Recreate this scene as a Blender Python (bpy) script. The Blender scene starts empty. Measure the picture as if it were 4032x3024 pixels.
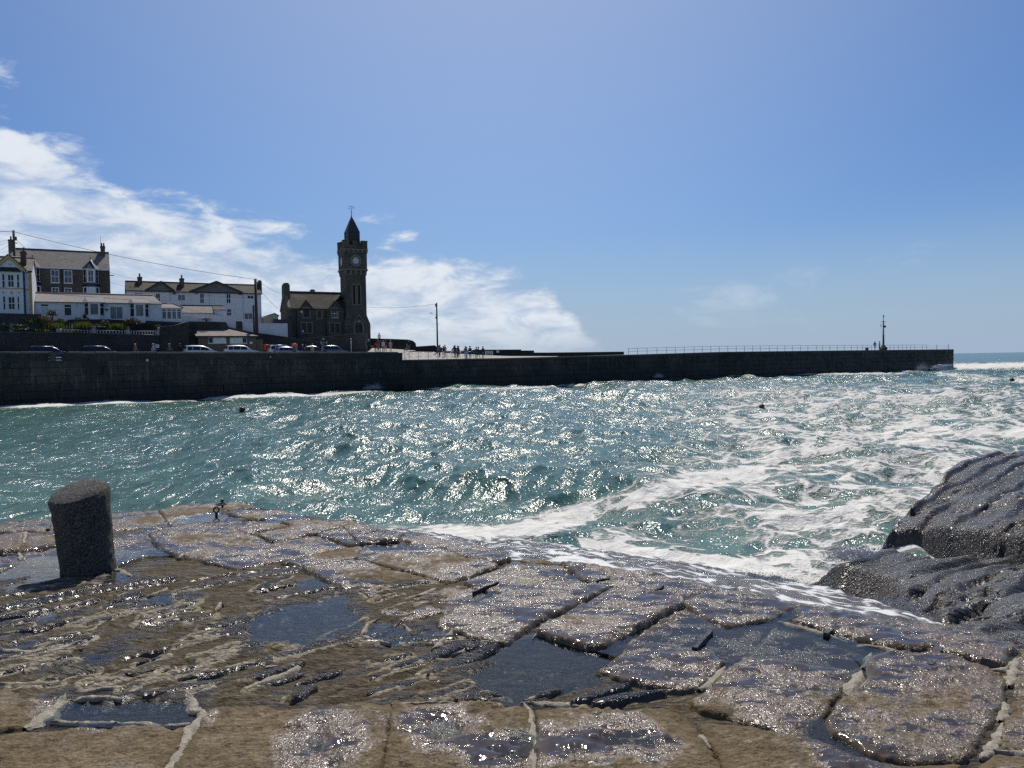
import bpy, bmesh, math, random
import numpy as np
from mathutils import Vector, Matrix

# ------------------------------------------------------------------ camera
W, H, FPX = 4032.0, 3024.0, 3028.0          # photograph size, focal length in its pixels
EYE = np.array([0.0, 0.0, 3.7])             # metres; sea level is z = 0
PITCH, ROLL = math.radians(1.72), math.radians(1.0)
_f = np.array([0, math.cos(PITCH), -math.sin(PITCH)])
_u0 = np.array([0, math.sin(PITCH), math.cos(PITCH)])
_r0 = np.array([1.0, 0, 0])
CR = _r0*math.cos(ROLL) - _u0*math.sin(ROLL)
CU = _u0*math.cos(ROLL) + _r0*math.sin(ROLL)
scene = bpy.context.scene
col = scene.collection
cam = bpy.data.cameras.new("camera")
cam.sensor_fit = 'HORIZONTAL'; cam.sensor_width = 36.0; cam.lens = FPX/W*36.0
cam.clip_start = 0.1; cam.clip_end = 30000
camo = bpy.data.objects.new("camera", cam); col.objects.link(camo)
camo.matrix_world = Matrix(((CR[0], CU[0], -_f[0], EYE[0]), (CR[1], CU[1], -_f[1], EYE[1]),
                            (CR[2], CU[2], -_f[2], EYE[2]), (0, 0, 0, 1)))
scene.camera = camo

# ------------------------------------------------------------------ light
SUN_AZ, SUN_EL = math.radians(-1.0), math.radians(52)     # azimuth from +Y towards +X
sun = bpy.data.lights.new("sun", 'SUN'); sun.energy = 4.2; sun.angle = math.radians(0.53)
sun.color = (1.0, 0.95, 0.87)
suno = bpy.data.objects.new("sun", sun); col.objects.link(suno)
sd_ = Vector((math.sin(SUN_AZ)*math.cos(SUN_EL), math.cos(SUN_AZ)*math.cos(SUN_EL), math.sin(SUN_EL)))
suno.rotation_euler = sd_.to_track_quat('Z', 'Y').to_euler()
scene.view_settings.view_transform = 'Standard'; scene.view_settings.look = 'None'
scene.view_settings.exposure = 0.0; scene.view_settings.gamma = 1.0
scene.view_settings.use_curve_mapping = False

world = bpy.data.worlds.new("World"); scene.world = world; world.use_nodes = True
def build_world():
    nt = world.node_tree; N = nt.nodes; L = nt.links; N.clear()
    def nd(t, **k):
        n = N.new(t)
        for a, b in k.items(): setattr(n, a, b)
        return n
    def math_(op, a, b=None, c=None, clamp=False):
        n = nd('ShaderNodeMath', operation=op, use_clamp=clamp)
        for i, v in enumerate((a, b, c)):
            if v is None: continue
            if isinstance(v, (int, float)): n.inputs[i].default_value = v
            else: L.new(v, n.inputs[i])
        return n.outputs[0]
    sky = nd('ShaderNodeTexSky', sky_type='NISHITA', sun_disc=False)
    sky.sun_elevation = SUN_EL; sky.sun_rotation = SUN_AZ
    sky.altitude = 0; sky.air_density = 1.15; sky.dust_density = 0.5; sky.ozone_density = 2.2
    tc = nd('ShaderNodeTexCoord')
    sep = nd('ShaderNodeSeparateXYZ'); L.new(tc.outputs['Generated'], sep.inputs[0])
    x, y, z = sep.outputs
    az = math_('ARCTAN2', x, y)                       # radians, 0 = +Y
    el = math_('ARCSINE', z)
    # cloud bank: its upper edge falls from left to right and ends past the middle
    azn = math_('MULTIPLY_ADD', az, 1/(2*math.pi), 0.5)
    cur = nd('ShaderNodeFloatCurve'); L.new(azn, cur.inputs['Value'])
    def A(deg): return deg/360+0.5
    pts = [(A(-180), .28), (A(-60), .30), (A(-33.7), .285), (A(-31), .262), (A(-28.5), .25), (A(-26), .225), (A(-24), .205),
           (A(-19), .185), (A(-13), .155), (A(-7), .145), (A(-1), .125), (A(2.5), .100), (A(4.5), .066), (A(10), .0), (A(180), 0.0)]
    c = cur.mapping.curves[0]
    while len(c.points) < len(pts): c.points.new(0.5, 0.5)
    for p, q in zip(c.points, pts): p.location = q; p.handle_type = 'VECTOR'
    cur.mapping.update()
    top = cur.outputs[0]
    mp = nd('ShaderNodeMapping'); mp.inputs['Scale'].default_value = (1.0, 1.0, 2.7)
    L.new(tc.outputs['Generated'], mp.inputs[0])
    def noise(scale, detail, rough, dist=0.0, off=0.0):
        m2 = nd('ShaderNodeMapping'); m2.inputs['Location'].default_value = (off, off*.7, off*.3)
        L.new(mp.outputs[0], m2.inputs[0])
        n = nd('ShaderNodeTexNoise'); n.inputs['Scale'].default_value = scale; n.inputs['Detail'].default_value = detail
        n.inputs['Roughness'].default_value = rough; n.inputs['Distortion'].default_value = dist
        L.new(m2.outputs[0], n.inputs['Vector']); return n.outputs[0]
    n1 = noise(5.5, 9, .60, .3, 3.1); n2 = noise(15, 8, .62, .4, 7.7); n3 = noise(2.4, 3, .5, 0, 1.3)
    def map_(v, a, b, lo=0.0, hi=1.0, sm=True):
        m = nd('ShaderNodeMapRange', interpolation_type='SMOOTHSTEP' if sm else 'LINEAR')
        L.new(v, m.inputs[0]); m.inputs[1].default_value = a; m.inputs[2].default_value = b
        m.inputs[3].default_value = lo; m.inputs[4].default_value = hi; return m.outputs[0]
    # signed height under the ragged top edge of the bank
    rag = math_('MULTIPLY_ADD', n1, .20, -.10)
    rag = math_('ADD', rag, math_('MULTIPLY_ADD', n2, .10, -.05))
    under = math_('SUBTRACT', math_('ADD', top, rag), el)
    bank = map_(under, -.006, .034)
    has = map_(top, .004, .075)
    body = map_(math_('ADD', math_('MULTIPLY', n1, .6), math_('MULTIPLY', n2, .45)), .36, .60)
    body = math_('MULTIPLY_ADD', body, .52, .48)
    # nearer the horizon the bank thins out into haze
    low = map_(el, .004, .06, .35, 1.0)
    cov = math_('MULTIPLY', math_('MULTIPLY', bank, has), math_('MULTIPLY', body, low), clamp=True)
    # a few faint wisps elsewhere near the horizon
    wn = math_('MULTIPLY', map_(n1, .54, .74), map_(el, .015, .05))
    wis = math_('MULTIPLY', wn, map_(el, .17, .06, 0, .38))
    cov = math_('MAXIMUM', cov, wis)
    # cloud colour: grey to bright billow shading painted in by noise
    shade = map_(math_('ADD', math_('MULTIPLY', n2, .55), math_('MULTIPLY', n3, .45)), .40, .57)
    mixc = nd('ShaderNodeMix', data_type='RGBA'); L.new(shade, mixc.inputs[0])
    mixc.inputs[6].default_value = (.48, .58, .74, 1); mixc.inputs[7].default_value = (.76, .81, .88, 1)
    # the day's sky: a deep maritime blue
    hsv = nd('ShaderNodeHueSaturation'); hsv.inputs['Saturation'].default_value = 1.06
    L.new(sky.outputs[0], hsv.inputs['Color'])
    tint = nd('ShaderNodeMix', data_type='RGBA', blend_type='MULTIPLY'); tint.inputs[0].default_value = 1.0
    L.new(hsv.outputs[0], tint.inputs[6])
    # paler towards the sun, deeper away from it
    dt = nd('ShaderNodeVectorMath', operation='DOT_PRODUCT'); L.new(tc.outputs['Generated'], dt.inputs[0]); dt.inputs[1].default_value = tuple(sd_)
    au = nd('ShaderNodeMix', data_type='RGBA'); L.new(map_(dt.outputs['Value'], .66, .96), au.inputs[0])
    au.inputs[6].default_value = (.55, .71, 1.01, 1); au.inputs[7].default_value = (1.20, 1.13, 1.15, 1)
    L.new(au.outputs[2], tint.inputs[7])
    mul = nd('ShaderNodeVectorMath', operation='SCALE'); L.new(tint.outputs[2], mul.inputs[0]); mul.inputs['Scale'].default_value = SKY
    haze = map_(el, .0, .16, .85, 0.0, sm=False)
    mh = nd('ShaderNodeMix', data_type='RGBA'); L.new(haze, mh.inputs[0]); L.new(mul.outputs[0], mh.inputs[6])
    mh.inputs[7].default_value = (.36, .475, .655, 1)
    mix = nd('ShaderNodeMix', data_type='RGBA'); L.new(cov, mix.inputs[0]); L.new(mh.outputs[2], mix.inputs[6]); L.new(mixc.outputs[2], mix.inputs[7])
    sc2 = nd('ShaderNodeVectorMath', operation='SCALE'); L.new(mix.outputs[2], sc2.inputs[0]); sc2.inputs['Scale'].default_value = 1/SKY
    bg = nd('ShaderNodeBackground'); L.new(sc2.outputs[0], bg.inputs['Color']); bg.inputs['Strength'].default_value = SKY
    out = nd('ShaderNodeOutputWorld'); L.new(bg.outputs[0], out.inputs[0])
SKY = 0.08
build_world()
scene.cycles.use_denoising = False
scene.cycles.max_bounces = 6; scene.cycles.transparent_max_bounces = 8
scene.cycles.caustics_reflective = False; scene.cycles.caustics_refractive = False
scene.cycles.sample_clamp_indirect = 4.0; scene.cycles.sample_clamp_direct = 0.0

# ------------------------------------------------------------------ pixels to places
def ray(px, py):
    d = _f + (px-W/2)/FPX*CR - (py-H/2)/FPX*CU
    return d
def at_z(px, py, z):
    d = ray(px, py); t = (z-EYE[2])/d[2]; return EYE + t*d
def at_y(px, py, Y):
    d = ray(px, py); t = (Y-EYE[1])/d[1]; return EYE + t*d
def to_px(P):
    P = np.asarray(P, float) - EYE
    zc = P @ _f; zc = np.where(np.abs(zc) < 1e-6, 1e-6, zc)
    return W/2 + FPX*(P @ CR)/zc, H/2 - FPX*(P @ CU)/zc, zc

# ------------------------------------------------------------------ noise in numpy
def _hash(ix, iy, seed):
    h = (ix.astype(np.int64)*374761393 + iy.astype(np.int64)*668265263 + seed*1442695041) & 0xffffffff
    h = ((h ^ (h >> 13))*1274126177) & 0xffffffff
    h = (h ^ (h >> 16)) & 0xffffffff
    return h/4294967295.0
def vnoise(x, y, seed=0):
    ix = np.floor(x); iy = np.floor(y); fx = x-ix; fy = y-iy
    fx = fx*fx*fx*(fx*(fx*6-15)+10); fy = fy*fy*fy*(fy*(fy*6-15)+10)
    a = _hash(ix, iy, seed); b = _hash(ix+1, iy, seed); c = _hash(ix, iy+1, seed); d = _hash(ix+1, iy+1, seed)
    return (a*(1-fx)+b*fx)*(1-fy)+(c*(1-fx)+d*fx)*fy
def fbm(x, y, oct=4, seed=0, gain=.5):
    s = 0; a = 1; t = 0
    for o in range(oct):
        c, n = math.cos(o*1.3), math.sin(o*1.3)
        s = s + a*vnoise((x*c-y*n)*2.03**o+17.1*o, (x*n+y*c)*2.03**o-9.3*o, seed+o); t += a; a *= gain
    return s/t-0.5
def sstep(v, a, b):
    t = np.clip((v-a)/(b-a), 0, 1); return t*t*(3-2*t)
def poly_sd(P, poly):
    """signed distance of points to a polygon, positive inside"""
    poly = np.asarray(poly, float); x, y = P[:, 0], P[:, 1]
    d2 = np.full(len(P), 1e18); ins = np.zeros(len(P), bool)
    n = len(poly)
    for i in range(n):
        ax, ay = poly[i]; bx, by = poly[(i+1) % n]
        ex, ey = bx-ax, by-ay; l2 = ex*ex+ey*ey+1e-12
        t = np.clip(((x-ax)*ex+(y-ay)*ey)/l2, 0, 1)
        d2 = np.minimum(d2, (x-ax-t*ex)**2+(y-ay-t*ey)**2)
        if ay != by:
            c = (ay > y) != (by > y)
            xi = ex*(y-ay)/(by-ay)+ax
            ins ^= c & (x < xi)
    return np.where(ins, 1, -1)*np.sqrt(d2)
def line_d(x, y, pts):
    """distance to a polyline and position along it (0..1)"""
    d = np.full(x.shape, 1e9); s = np.zeros(x.shape); n = len(pts)-1
    for i in range(n):
        ax, ay = pts[i][:2]; bx, by = pts[i+1][:2]; ex, ey = bx-ax, by-ay
        t = np.clip(((x-ax)*ex+(y-ay)*ey)/(ex*ex+ey*ey+1e-12), 0, 1)
        q = np.hypot(x-ax-t*ex, y-ay-t*ey); m = q < d
        d = np.where(m, q, d); s = np.where(m, (i+t)/n, s)
    return d, s

# ------------------------------------------------------------------ objects
def link(o, parent=None, label=None, cat=None, group=None, kind=None):
    col.objects.link(o)
    if parent is not None: o.parent = parent
    if label: o['label'] = label
    if cat: o['category'] = cat
    if group: o['group'] = group
    if kind: o['kind'] = kind
    return o
def empty(name, loc=(0, 0, 0), rz=0.0, **k):
    o = bpy.data.objects.new(name, None); o.location = loc; o.rotation_euler = (0, 0, rz); o.empty_display_size = .2
    return link(o, **k)
def np_mesh(name, V, Q, mat, smooth=True, attrs=None):
    """mesh from a vertex array and an array of quads"""
    V = np.ascontiguousarray(V, dtype=np.float32); Q = np.ascontiguousarray(Q, dtype=np.int32)
    me = bpy.data.meshes.new(name); k = Q.shape[1]
    me.vertices.add(len(V)); me.vertices.foreach_set('co', V.ravel())
    me.loops.add(Q.size); me.loops.foreach_set('vertex_index', Q.ravel())
    me.polygons.add(len(Q)); me.polygons.foreach_set('loop_start', np.arange(0, Q.size, k, dtype=np.int32))
    me.polygons.foreach_set('loop_total', np.full(len(Q), k, dtype=np.int32))
    me.polygons.foreach_set('use_smooth', np.full(len(Q), smooth, dtype=bool))
    for an, av in (attrs or {}).items():
        a = me.attributes.new(an, 'FLOAT', 'POINT'); a.data.foreach_set('value', np.ascontiguousarray(av, dtype=np.float32))
    me.update(calc_edges=True); me.validate()
    if mat: me.materials.append(mat)
    return me
class MB:
    """collects simple shapes into one mesh"""
    def __init__(s): s.v = []; s.f = []; s.sm = []
    def add(s, v, f, sm=False):
        b = len(s.v); s.v += [tuple(map(float, p)) for p in v]
        s.f += [tuple(b+i for i in q) for q in f]; s.sm += [sm]*len(f); return s
    def box(s, x0, x1, y0, y1, z0, z1):
        v = [(x0, y0, z0), (x1, y0, z0), (x1, y1, z0), (x0, y1, z0), (x0, y0, z1), (x1, y0, z1), (x1, y1, z1), (x0, y1, z1)]
        return s.add(v, [(0, 3, 2, 1), (4, 5, 6, 7), (0, 1, 5, 4), (1, 2, 6, 5), (2, 3, 7, 6), (3, 0, 4, 7)])
    def hexa(s, bot, top):
        return s.add(list(bot)+list(top), [(0, 3, 2, 1), (4, 5, 6, 7), (0, 1, 5, 4), (1, 2, 6, 5), (2, 3, 7, 6), (3, 0, 4, 7)])
    def prism(s, pts, ax, a, b):
        """polygon pts in a plane, extruded along axis ax from a to b (pts are (u,w) of the two other axes, in order)"""
        n = len(pts); out = []
        for c in (a, b):
            for (u, w) in pts:
                out.append((c, u, w) if ax == 0 else ((u, c, w) if ax == 1 else (u, w, c)))
        f = [tuple(range(n)), tuple(range(2*n-1, n-1, -1))]
        for i in range(n): f.append((i, n+i, n+(i+1) % n, (i+1) % n))
        return s.add(out, f)
    def tube(s, p0, p1, r0, r1=None, n=8, sm=True, caps=True):
        r1 = r0 if r1 is None else r1
        p0 = Vector(p0); p1 = Vector(p1); d = (p1-p0).normalized()
        a = d.orthogonal().normalized(); b = d.cross(a)
        v = []
        for p, r in ((p0, r0), (p1, r1)):
            for i in range(n):
                t = 2*math.pi*i/n; v.append(p+a*(r*math.cos(t))+b*(r*math.sin(t)))
        s.add(v, [(i, (i+1) % n, n+(i+1) % n, n+i) for i in range(n)], sm)
        if caps: s.f += [tuple(len(s.v)-2*n+i for i in range(n-1, -1, -1)), tuple(len(s.v)-n+i for i in range(n))]; s.sm += [False]*2
        return s
    def pipe(s, pts, r, n=6):
        for a, b in zip(pts[:-1], pts[1:]): s.tube(a, b, r, r, n)
        return s
    def lathe(s, prof, c=(0, 0, 0), n=16, sm=True):
        v = []
        for (r, z) in prof:
            for i in range(n):
                t = 2*math.pi*i/n; v.append((c[0]+r*math.cos(t), c[1]+r*math.sin(t), c[2]+z))
        f = []
        for k in range(len(prof)-1):
            for i in range(n): f.append((k*n+i, k*n+(i+1) % n, (k+1)*n+(i+1) % n, (k+1)*n+i))
        s.add(v, f, sm)
        b = len(s.v)-len(v)
        s.f += [tuple(b+i for i in range(n-1, -1, -1)), tuple(b+(len(prof)-1)*n+i for i in range(n))]; s.sm += [False]*2
        return s
    def torus(s, c, R, r, ax='y', n=20, m=8, arc=2*math.pi):
        v = []; f = []
        for i in range(n):
            t = arc*i/n
            for j in range(m):
                q = 2*math.pi*j/m; a = (R+r*math.cos(q))*math.cos(t); b = (R+r*math.cos(q))*math.sin(t); h = r*math.sin(q)
                v.append((c[0]+a, c[1]+h, c[2]+b) if ax == 'y' else ((c[0]+a, c[1]+b, c[2]+h) if ax == 'z' else (c[0]+h, c[1]+a, c[2]+b)))
        for i in range(n):
            for j in range(m): f.append((i*m+j, i*m+(j+1) % m, ((i+1) % n)*m+(j+1) % m, ((i+1) % n)*m+j))
        return s.add(v, f, True)
    def mesh(s, name, mat):
        me = bpy.data.meshes.new(name); me.from_pydata(s.v, [], s.f)
        me.polygons.foreach_set('use_smooth', s.sm); me.update()
        if mat: me.materials.append(mat)
        return me
    def build(s, name, mat, parent=None, **k):
        return link(bpy.data.objects.new(name, s.mesh(name, mat)), parent, **k)
def fix_normals(me):
    bm = bmesh.new(); bm.from_mesh(me); bmesh.ops.recalc_face_normals(bm, faces=bm.faces); bm.to_mesh(me); bm.free()
def copy_tree(o, parent=None):
    c = o.copy(); col.objects.link(c); c.parent = parent
    for ch in list(o.children): copy_tree(ch, c)
    return c

# ------------------------------------------------------------------ materials
MATS = {}
class NT:
    def __init__(s, name):
        s.m = bpy.data.materials.new(name); s.m.use_nodes = True; s.nt = s.m.node_tree; s.N = s.nt.nodes; s.L = s.nt.links
        s.N.clear(); s.out = s.N.new('ShaderNodeOutputMaterial'); s.b = s.N.new('ShaderNodeBsdfPrincipled')
        s.L.new(s.b.outputs[0], s.out.inputs[0]); MATS[name] = s.m
    def put(s, sock, v):
        if v is None: return
        if isinstance(v, (int, float)): sock.default_value = v
        elif isinstance(v, tuple): sock.default_value = v if len(v) == 4 or sock.type == 'VECTOR' else (*v, 1)
        else: s.L.new(v, sock)
    def coord(s, kind='Object', scale=(1, 1, 1), rot=(0, 0, 0), loc=(0, 0, 0)):
        t = s.N.new('ShaderNodeTexCoord'); m = s.N.new('ShaderNodeMapping')
        m.inputs['Scale'].default_value = scale; m.inputs['Rotation'].default_value = rot; m.inputs['Location'].default_value = loc
        if kind == 'World':
            g = s.N.new('ShaderNodeNewGeometry'); s.L.new(g.outputs['Position'], m.inputs[0])
        else: s.L.new(t.outputs[kind], m.inputs[0])
        return m.outputs[0]
    def noise(s, scale, detail=4, rough=.55, vec=None, dist=0):
        n = s.N.new('ShaderNodeTexNoise'); n.inputs['Scale'].default_value = scale; n.inputs['Detail'].default_value = detail
        n.inputs['Roughness'].default_value = rough; n.inputs['Distortion'].default_value = dist
        if vec is not None: s.L.new(vec, n.inputs['Vector'])
        return n.outputs[0]
    def voro(s, scale, vec=None, feat='F1', out=0):
        n = s.N.new('ShaderNodeTexVoronoi'); n.feature = feat; n.inputs['Scale'].default_value = scale
        if vec is not None: s.L.new(vec, n.inputs['Vector'])
        return n.outputs[out]
    def map(s, v, a, b, lo=0., hi=1., sm=False):
        m = s.N.new('ShaderNodeMapRange'); m.interpolation_type = 'SMOOTHSTEP' if sm else 'LINEAR'
        s.put(m.inputs[0], v)
        for i, q in enumerate((a, b, lo, hi)): s.put(m.inputs[i+1], q)
        return m.outputs[0]
    def math(s, op, a, b=None, c=None, clamp=False):
        m = s.N.new('ShaderNodeMath'); m.operation = op; m.use_clamp = clamp
        for i, q in enumerate((a, b, c)): s.put(m.inputs[i], q)
        return m.outputs[0]
    def mix(s, f, a, b, blend='MIX'):
        m = s.N.new('ShaderNodeMix'); m.data_type = 'RGBA'; m.blend_type = blend
        s.put(m.inputs[0], f); s.put(m.inputs[6], a); s.put(m.inputs[7], b); return m.outputs[2]
    def attr(s, name):
        a = s.N.new('ShaderNodeAttribute'); a.attribute_name = name; return a.outputs['Fac']
    def rand(s):
        o = s.N.new('ShaderNodeObjectInfo'); return o.outputs['Random']
    def bump(s, h, strength=.5, dist=.05, normal=None):
        b = s.N.new('ShaderNodeBump'); s.put(b.inputs['Strength'], strength); s.put(b.inputs['Distance'], dist); s.L.new(h, b.inputs['Height'])
        if normal is not None: s.L.new(normal, b.inputs['Normal'])
        return b.outputs[0]
    def set(s, **k):
        names = {'color': 'Base Color', 'rough': 'Roughness', 'metal': 'Metallic', 'normal': 'Normal', 'spec': 'Specular IOR Level',
                 'ior': 'IOR', 'alpha': 'Alpha', 'coat': 'Coat Weight', 'coat_rough': 'Coat Roughness', 'emit': 'Emission Color', 'emits': 'Emission Strength',
                 'sss': 'Subsurface Weight', 'trans': 'Transmission Weight'}
        for a, v in k.items(): s.put(s.b.inputs[names[a]], v)
        return s.m
def plain(name, color, rough=.6, metal=0., var=.12, bump=.0, scale=8, spec=.5):
    if name in MATS: return MATS[name]
    t = NT(name); v = t.coord('Object')
    n = t.noise(scale, 5, .6, v); f = t.map(n, .3, .7, 1-var, 1+var)
    c = t.mix(1.0, (*color, 1), f, 'MULTIPLY')
    k = dict(color=c, rough=t.map(n, .3, .7, max(rough-.08, .02), min(rough+.08, 1)), metal=metal, spec=spec)
    if bump: k['normal'] = t.bump(t.noise(scale*4, 5, .6, v), bump, .02)
    return t.set(**k)
# ================================================================== THE SEA
ZJ = 2.1                                   # top of the jetty
EDGE_PX = [(-700, 2110), (0, 2052), (617, 2005), (930, 1969), (1025, 1989), (1215, 2018), (1340, 2037), (1530, 2090), (1745, 2118),
           (1990, 2186), (2205, 2212), (2390, 2230), (2570, 2248), (2760, 2283), (2840, 2308), (2980, 2330), (3150, 2370), (3450, 2428), (3700, 2455), (3870, 2490), (4010, 2535), (4300, 2600), (5200, 2790)]
EDGE = [at_z(px, py, ZJ)[:2] for px, py in EDGE_PX]
ZW = 0.75                                  # height of the wash on the apron
SHELF_PX = [(1560, 2086), (1750, 2112), (1900, 2146), (2010, 2122), (2200, 2146), (2400, 2178), (2700, 2222), (2900, 2258), (3050, 2290), (3250, 2325), (3420, 2372), (3560, 2430)]
SHELF = [at_z(px, py, ZW)[:2] for px, py in SHELF_PX]

_rng = np.random.RandomState(4)
WAVES = []
for lam, amp, n in ((19, .16, 3), (11, .13, 5), (6.2, .10, 7), (3.5, .062, 9), (1.9, .032, 10), (1.05, .018, 12), (.6, .010, 12)):
    for _ in range(n):
        th = math.radians(205 + _rng.normal(0, 30 if lam > 5 else 48)); L_ = lam*_rng.uniform(.75, 1.3)
        WAVES.append((2*math.pi/L_*math.cos(th), 2*math.pi/L_*math.sin(th), amp*_rng.uniform(.5, 1.1)*1.25/math.sqrt(n)*1.4, _rng.uniform(0, 6.28), L_))
def sea(x, y):
    """height and horizontal shift of the sea surface, and a measure of how crested it is"""
    r = np.hypot(x, y)
    calm = .42 + .58*sstep(x/np.maximum(y, 1), -.62, -.12)       # the harbour's left end lies in the lee
    h = np.zeros_like(x); dx = np.zeros_like(x); dy = np.zeros_like(x); cr = np.zeros_like(x)
    gust = .75 + .5*(fbm(x*.03, y*.03, 3, 5)+.5)
    for kx, ky, a, ph, lam in WAVES:
        k = math.hypot(kx, ky)
        fade = np.clip(lam/np.maximum(r*.018, .05)-.35, 0, 1) if lam < 8 else 1.0
        a_ = a*calm*gust*fade
        t = kx*x+ky*y+ph; c = np.cos(t); s = np.sin(t)
        h += a_*c; dx -= .85*a_*kx/k*s; dy -= .85*a_*ky/k*s; cr += a_*k*c
    ds, _ = line_d(x, y, SHELF)
    h = h + .78*np.exp(-(ds/5.0)**2) * 1.0
    # breakers beyond the pier head
    return h, dx, dy, cr
def build_sea():
    nr, na = 900, 820
    rr = np.concatenate([np.geomspace(5.5, 320, nr-90), np.geomspace(330, 14000, 90)])
    aa = np.radians(np.linspace(-62, 62, na))
    R, A_ = np.meshgrid(rr, aa, indexing='ij')
    X = (R*np.sin(A_)).ravel(); Y = (R*np.cos(A_)).ravel()
    h, dx, dy, cr = sea(X, Y)
    far = 1-sstep(np.hypot(X, Y), 250, 900)
    P = np.stack([X+dx*far, Y+dy*far, h*(.15+.85*far)], 1)
    px, py, zc = to_px(P)
    # ---- where foam lies (a property of the water, stored per vertex)
    foam = np.full(len(X), .0)
    def band(pts, w, amt):
        nonlocal foam
        d, s = line_d(px, py, pts); ws = w[0]+(w[1]-w[0])*s
        foam = np.maximum(foam, amt*np.exp(-(d/ws)**2))
    foam += .10 + .42*sstep(px, 2050, 3100)*sstep(py, 1440, 1560) + .10*sstep(cr, .3, .9)
    foam *= np.where(px < 1300, .55+.45*sstep(px, 300, 1300), 1)
    band([(1500, 2105), (1700, 2110), (1950, 2100), (2150, 2060), (2350, 2000), (2600, 1925), (2850, 1875), (3000, 1850)], (52, 72), .84)
    band([(2550, 1930), (2800, 1890), (3050, 1880)], (34, 34), .62)
    band([(2850, 1850), (3150, 1780), (3400, 1735), (3700, 1700), (4032, 1690)], (58, 70), .70)
    band([(3100, 1640), (3500, 1660), (4032, 1610)], (26, 30), .52)
    band([(2900, 2000), (3300, 1990), (3600, 2010)], (45, 45), .46)
    band([(2350, 2110), (2700, 2130), (3100, 2120), (3420, 2100)], (50, 40), .55)
    band([(2300, 2140), (2700, 2195), (3000, 2240), (3250, 2290), (3450, 2350), (3600, 2430)], (26, 70), .92)
    band([(2700, 2210), (3000, 2260), (3300, 2260), (3500, 2250)], (30, 55), .80)
    band([(3150, 2060), (3420, 2080), (3600, 2000), (3700, 1900)], (34, 30), .66)
    band([(3560, 1455), (3700, 1444), (4100, 1438)], (12, 15), 1.0)
    band([(3700, 1475), (4100, 1500)], (16, 20), .62)
    band([(-50, 1604), (180, 1596), (420, 1584), (640, 1577), (900, 1566), (1050, 1556), (1330, 1552)], (8, 9), .9)
    band([(1330, 1549), (1600, 1528), (2000, 1530), (2300, 1515)], (6, 6), .70)
    band([(2500, 1498), (2680, 1484), (2850, 1480), (3200, 1472), (3560, 1470)], (5, 6), .66)
    q = np.arange(nr*na).reshape(nr, na)
    Q = np.stack([q[:-1, :-1], q[:-1, 1:], q[1:, 1:], q[1:, :-1]], -1).reshape(-1, 4)
    # leave out what lies under the jetty (never seen)
    keep = poly_sd(np.stack([X, Y], 1), EDGE+[(9, -1), (-12, -1)]) < 1.2
    Q = Q[keep[Q].all(1)]
    t = NT('sea_water')
    w = t.coord('World')
    ws = t.coord('World', (1, .55, 1), (0, 0, math.radians(25)))
    n1 = t.noise(.9, 2, .45, ws, .6); n2 = t.noise(4.5, 2, .45, ws, .4); n3 = t.noise(17, 1, .45, w)
    dist = t.N.new('ShaderNodeCameraData')
    fo = t.attr('foam')
    # foam: web-like where thin, solid where thick
    wv = t.coord('World', (1, 1.0, 1), (0, 0, math.radians(-20)))
    dn = t.noise(1.3, 4, .6, w); 
    wvv = t.N.new('ShaderNodeMix'); wvv.data_type = 'VECTOR'; wvv.inputs[0].default_value = .35
    nn = t.N.new('ShaderNodeTexNoise'); nn.inputs['Scale'].default_value = .8; nn.inputs['Detail'].default_value = 5; t.L.new(w, nn.inputs['Vector'])
    t.L.new(wv, wvv.inputs[4]); 
    addv = t.N.new('ShaderNodeVectorMath'); addv.operation = 'MULTIPLY_ADD'; t.L.new(nn.outputs[1], addv.inputs[0]); addv.inputs[1].default_value = (2.2, 2.2, 0); t.L.new(wv, addv.inputs[2])
    web = t.voro(1.1, addv.outputs[0], 'DISTANCE_TO_EDGE'); web2 = t.voro(3.1, addv.outputs[0], 'DISTANCE_TO_EDGE')
    webm = t.math('MAXIMUM', t.map(web, .0, .16, .26, 0), t.map(web2, 0, .12, .14, 0))
    fn = t.math('ADD', t.math('MULTIPLY', t.noise(.55, 8, .66, wv, .8), .75), t.math('MULTIPLY', t.noise(3.2, 6, .65, w, .3), .25))
    val = t.math('ADD', t.math('ADD', fo, webm), t.math('MULTIPLY_ADD', fn, 2.5, -1.25))
    fm = t.map(val, .50, .78, 0, 1, True)
    # water body: turbid green, darker where the ripple noise is low
    cw = t.mix(t.map(n1, .35, .65), (.034, .090, .070, 1), (.056, .132, .102, 1))
    cw = t.mix(t.map(fo, .25, .8, 0, .55), cw, (.18, .28, .235, 1))
    fc = t.mix(t.noise(2.2, 5, .6, w), (.58, .555, .48, 1), (.80, .79, .755, 1))
    c = t.mix(fm, cw, fc)
    hgt = t.math('ADD', t.math('MULTIPLY', n1, .30), t.math('ADD', t.math('MULTIPLY', n2, .080), t.math('MULTIPLY', n3, .024)))
    hgt = t.math('ADD', hgt, t.math('MULTIPLY', fm, .06))
    nb = t.bump(hgt, 1.0, 1.0)
    m = t.set(color=c, rough=t.map(fm, 0, 1, .20, .85), ior=1.333, spec=t.map(fm, 0, 1, .5, .12), normal=nb)
    me = np_mesh('sea', P, Q, m, True, {'foam': foam})
    return link(bpy.data.objects.new('sea', me), kind='structure')
build_sea()

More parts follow.
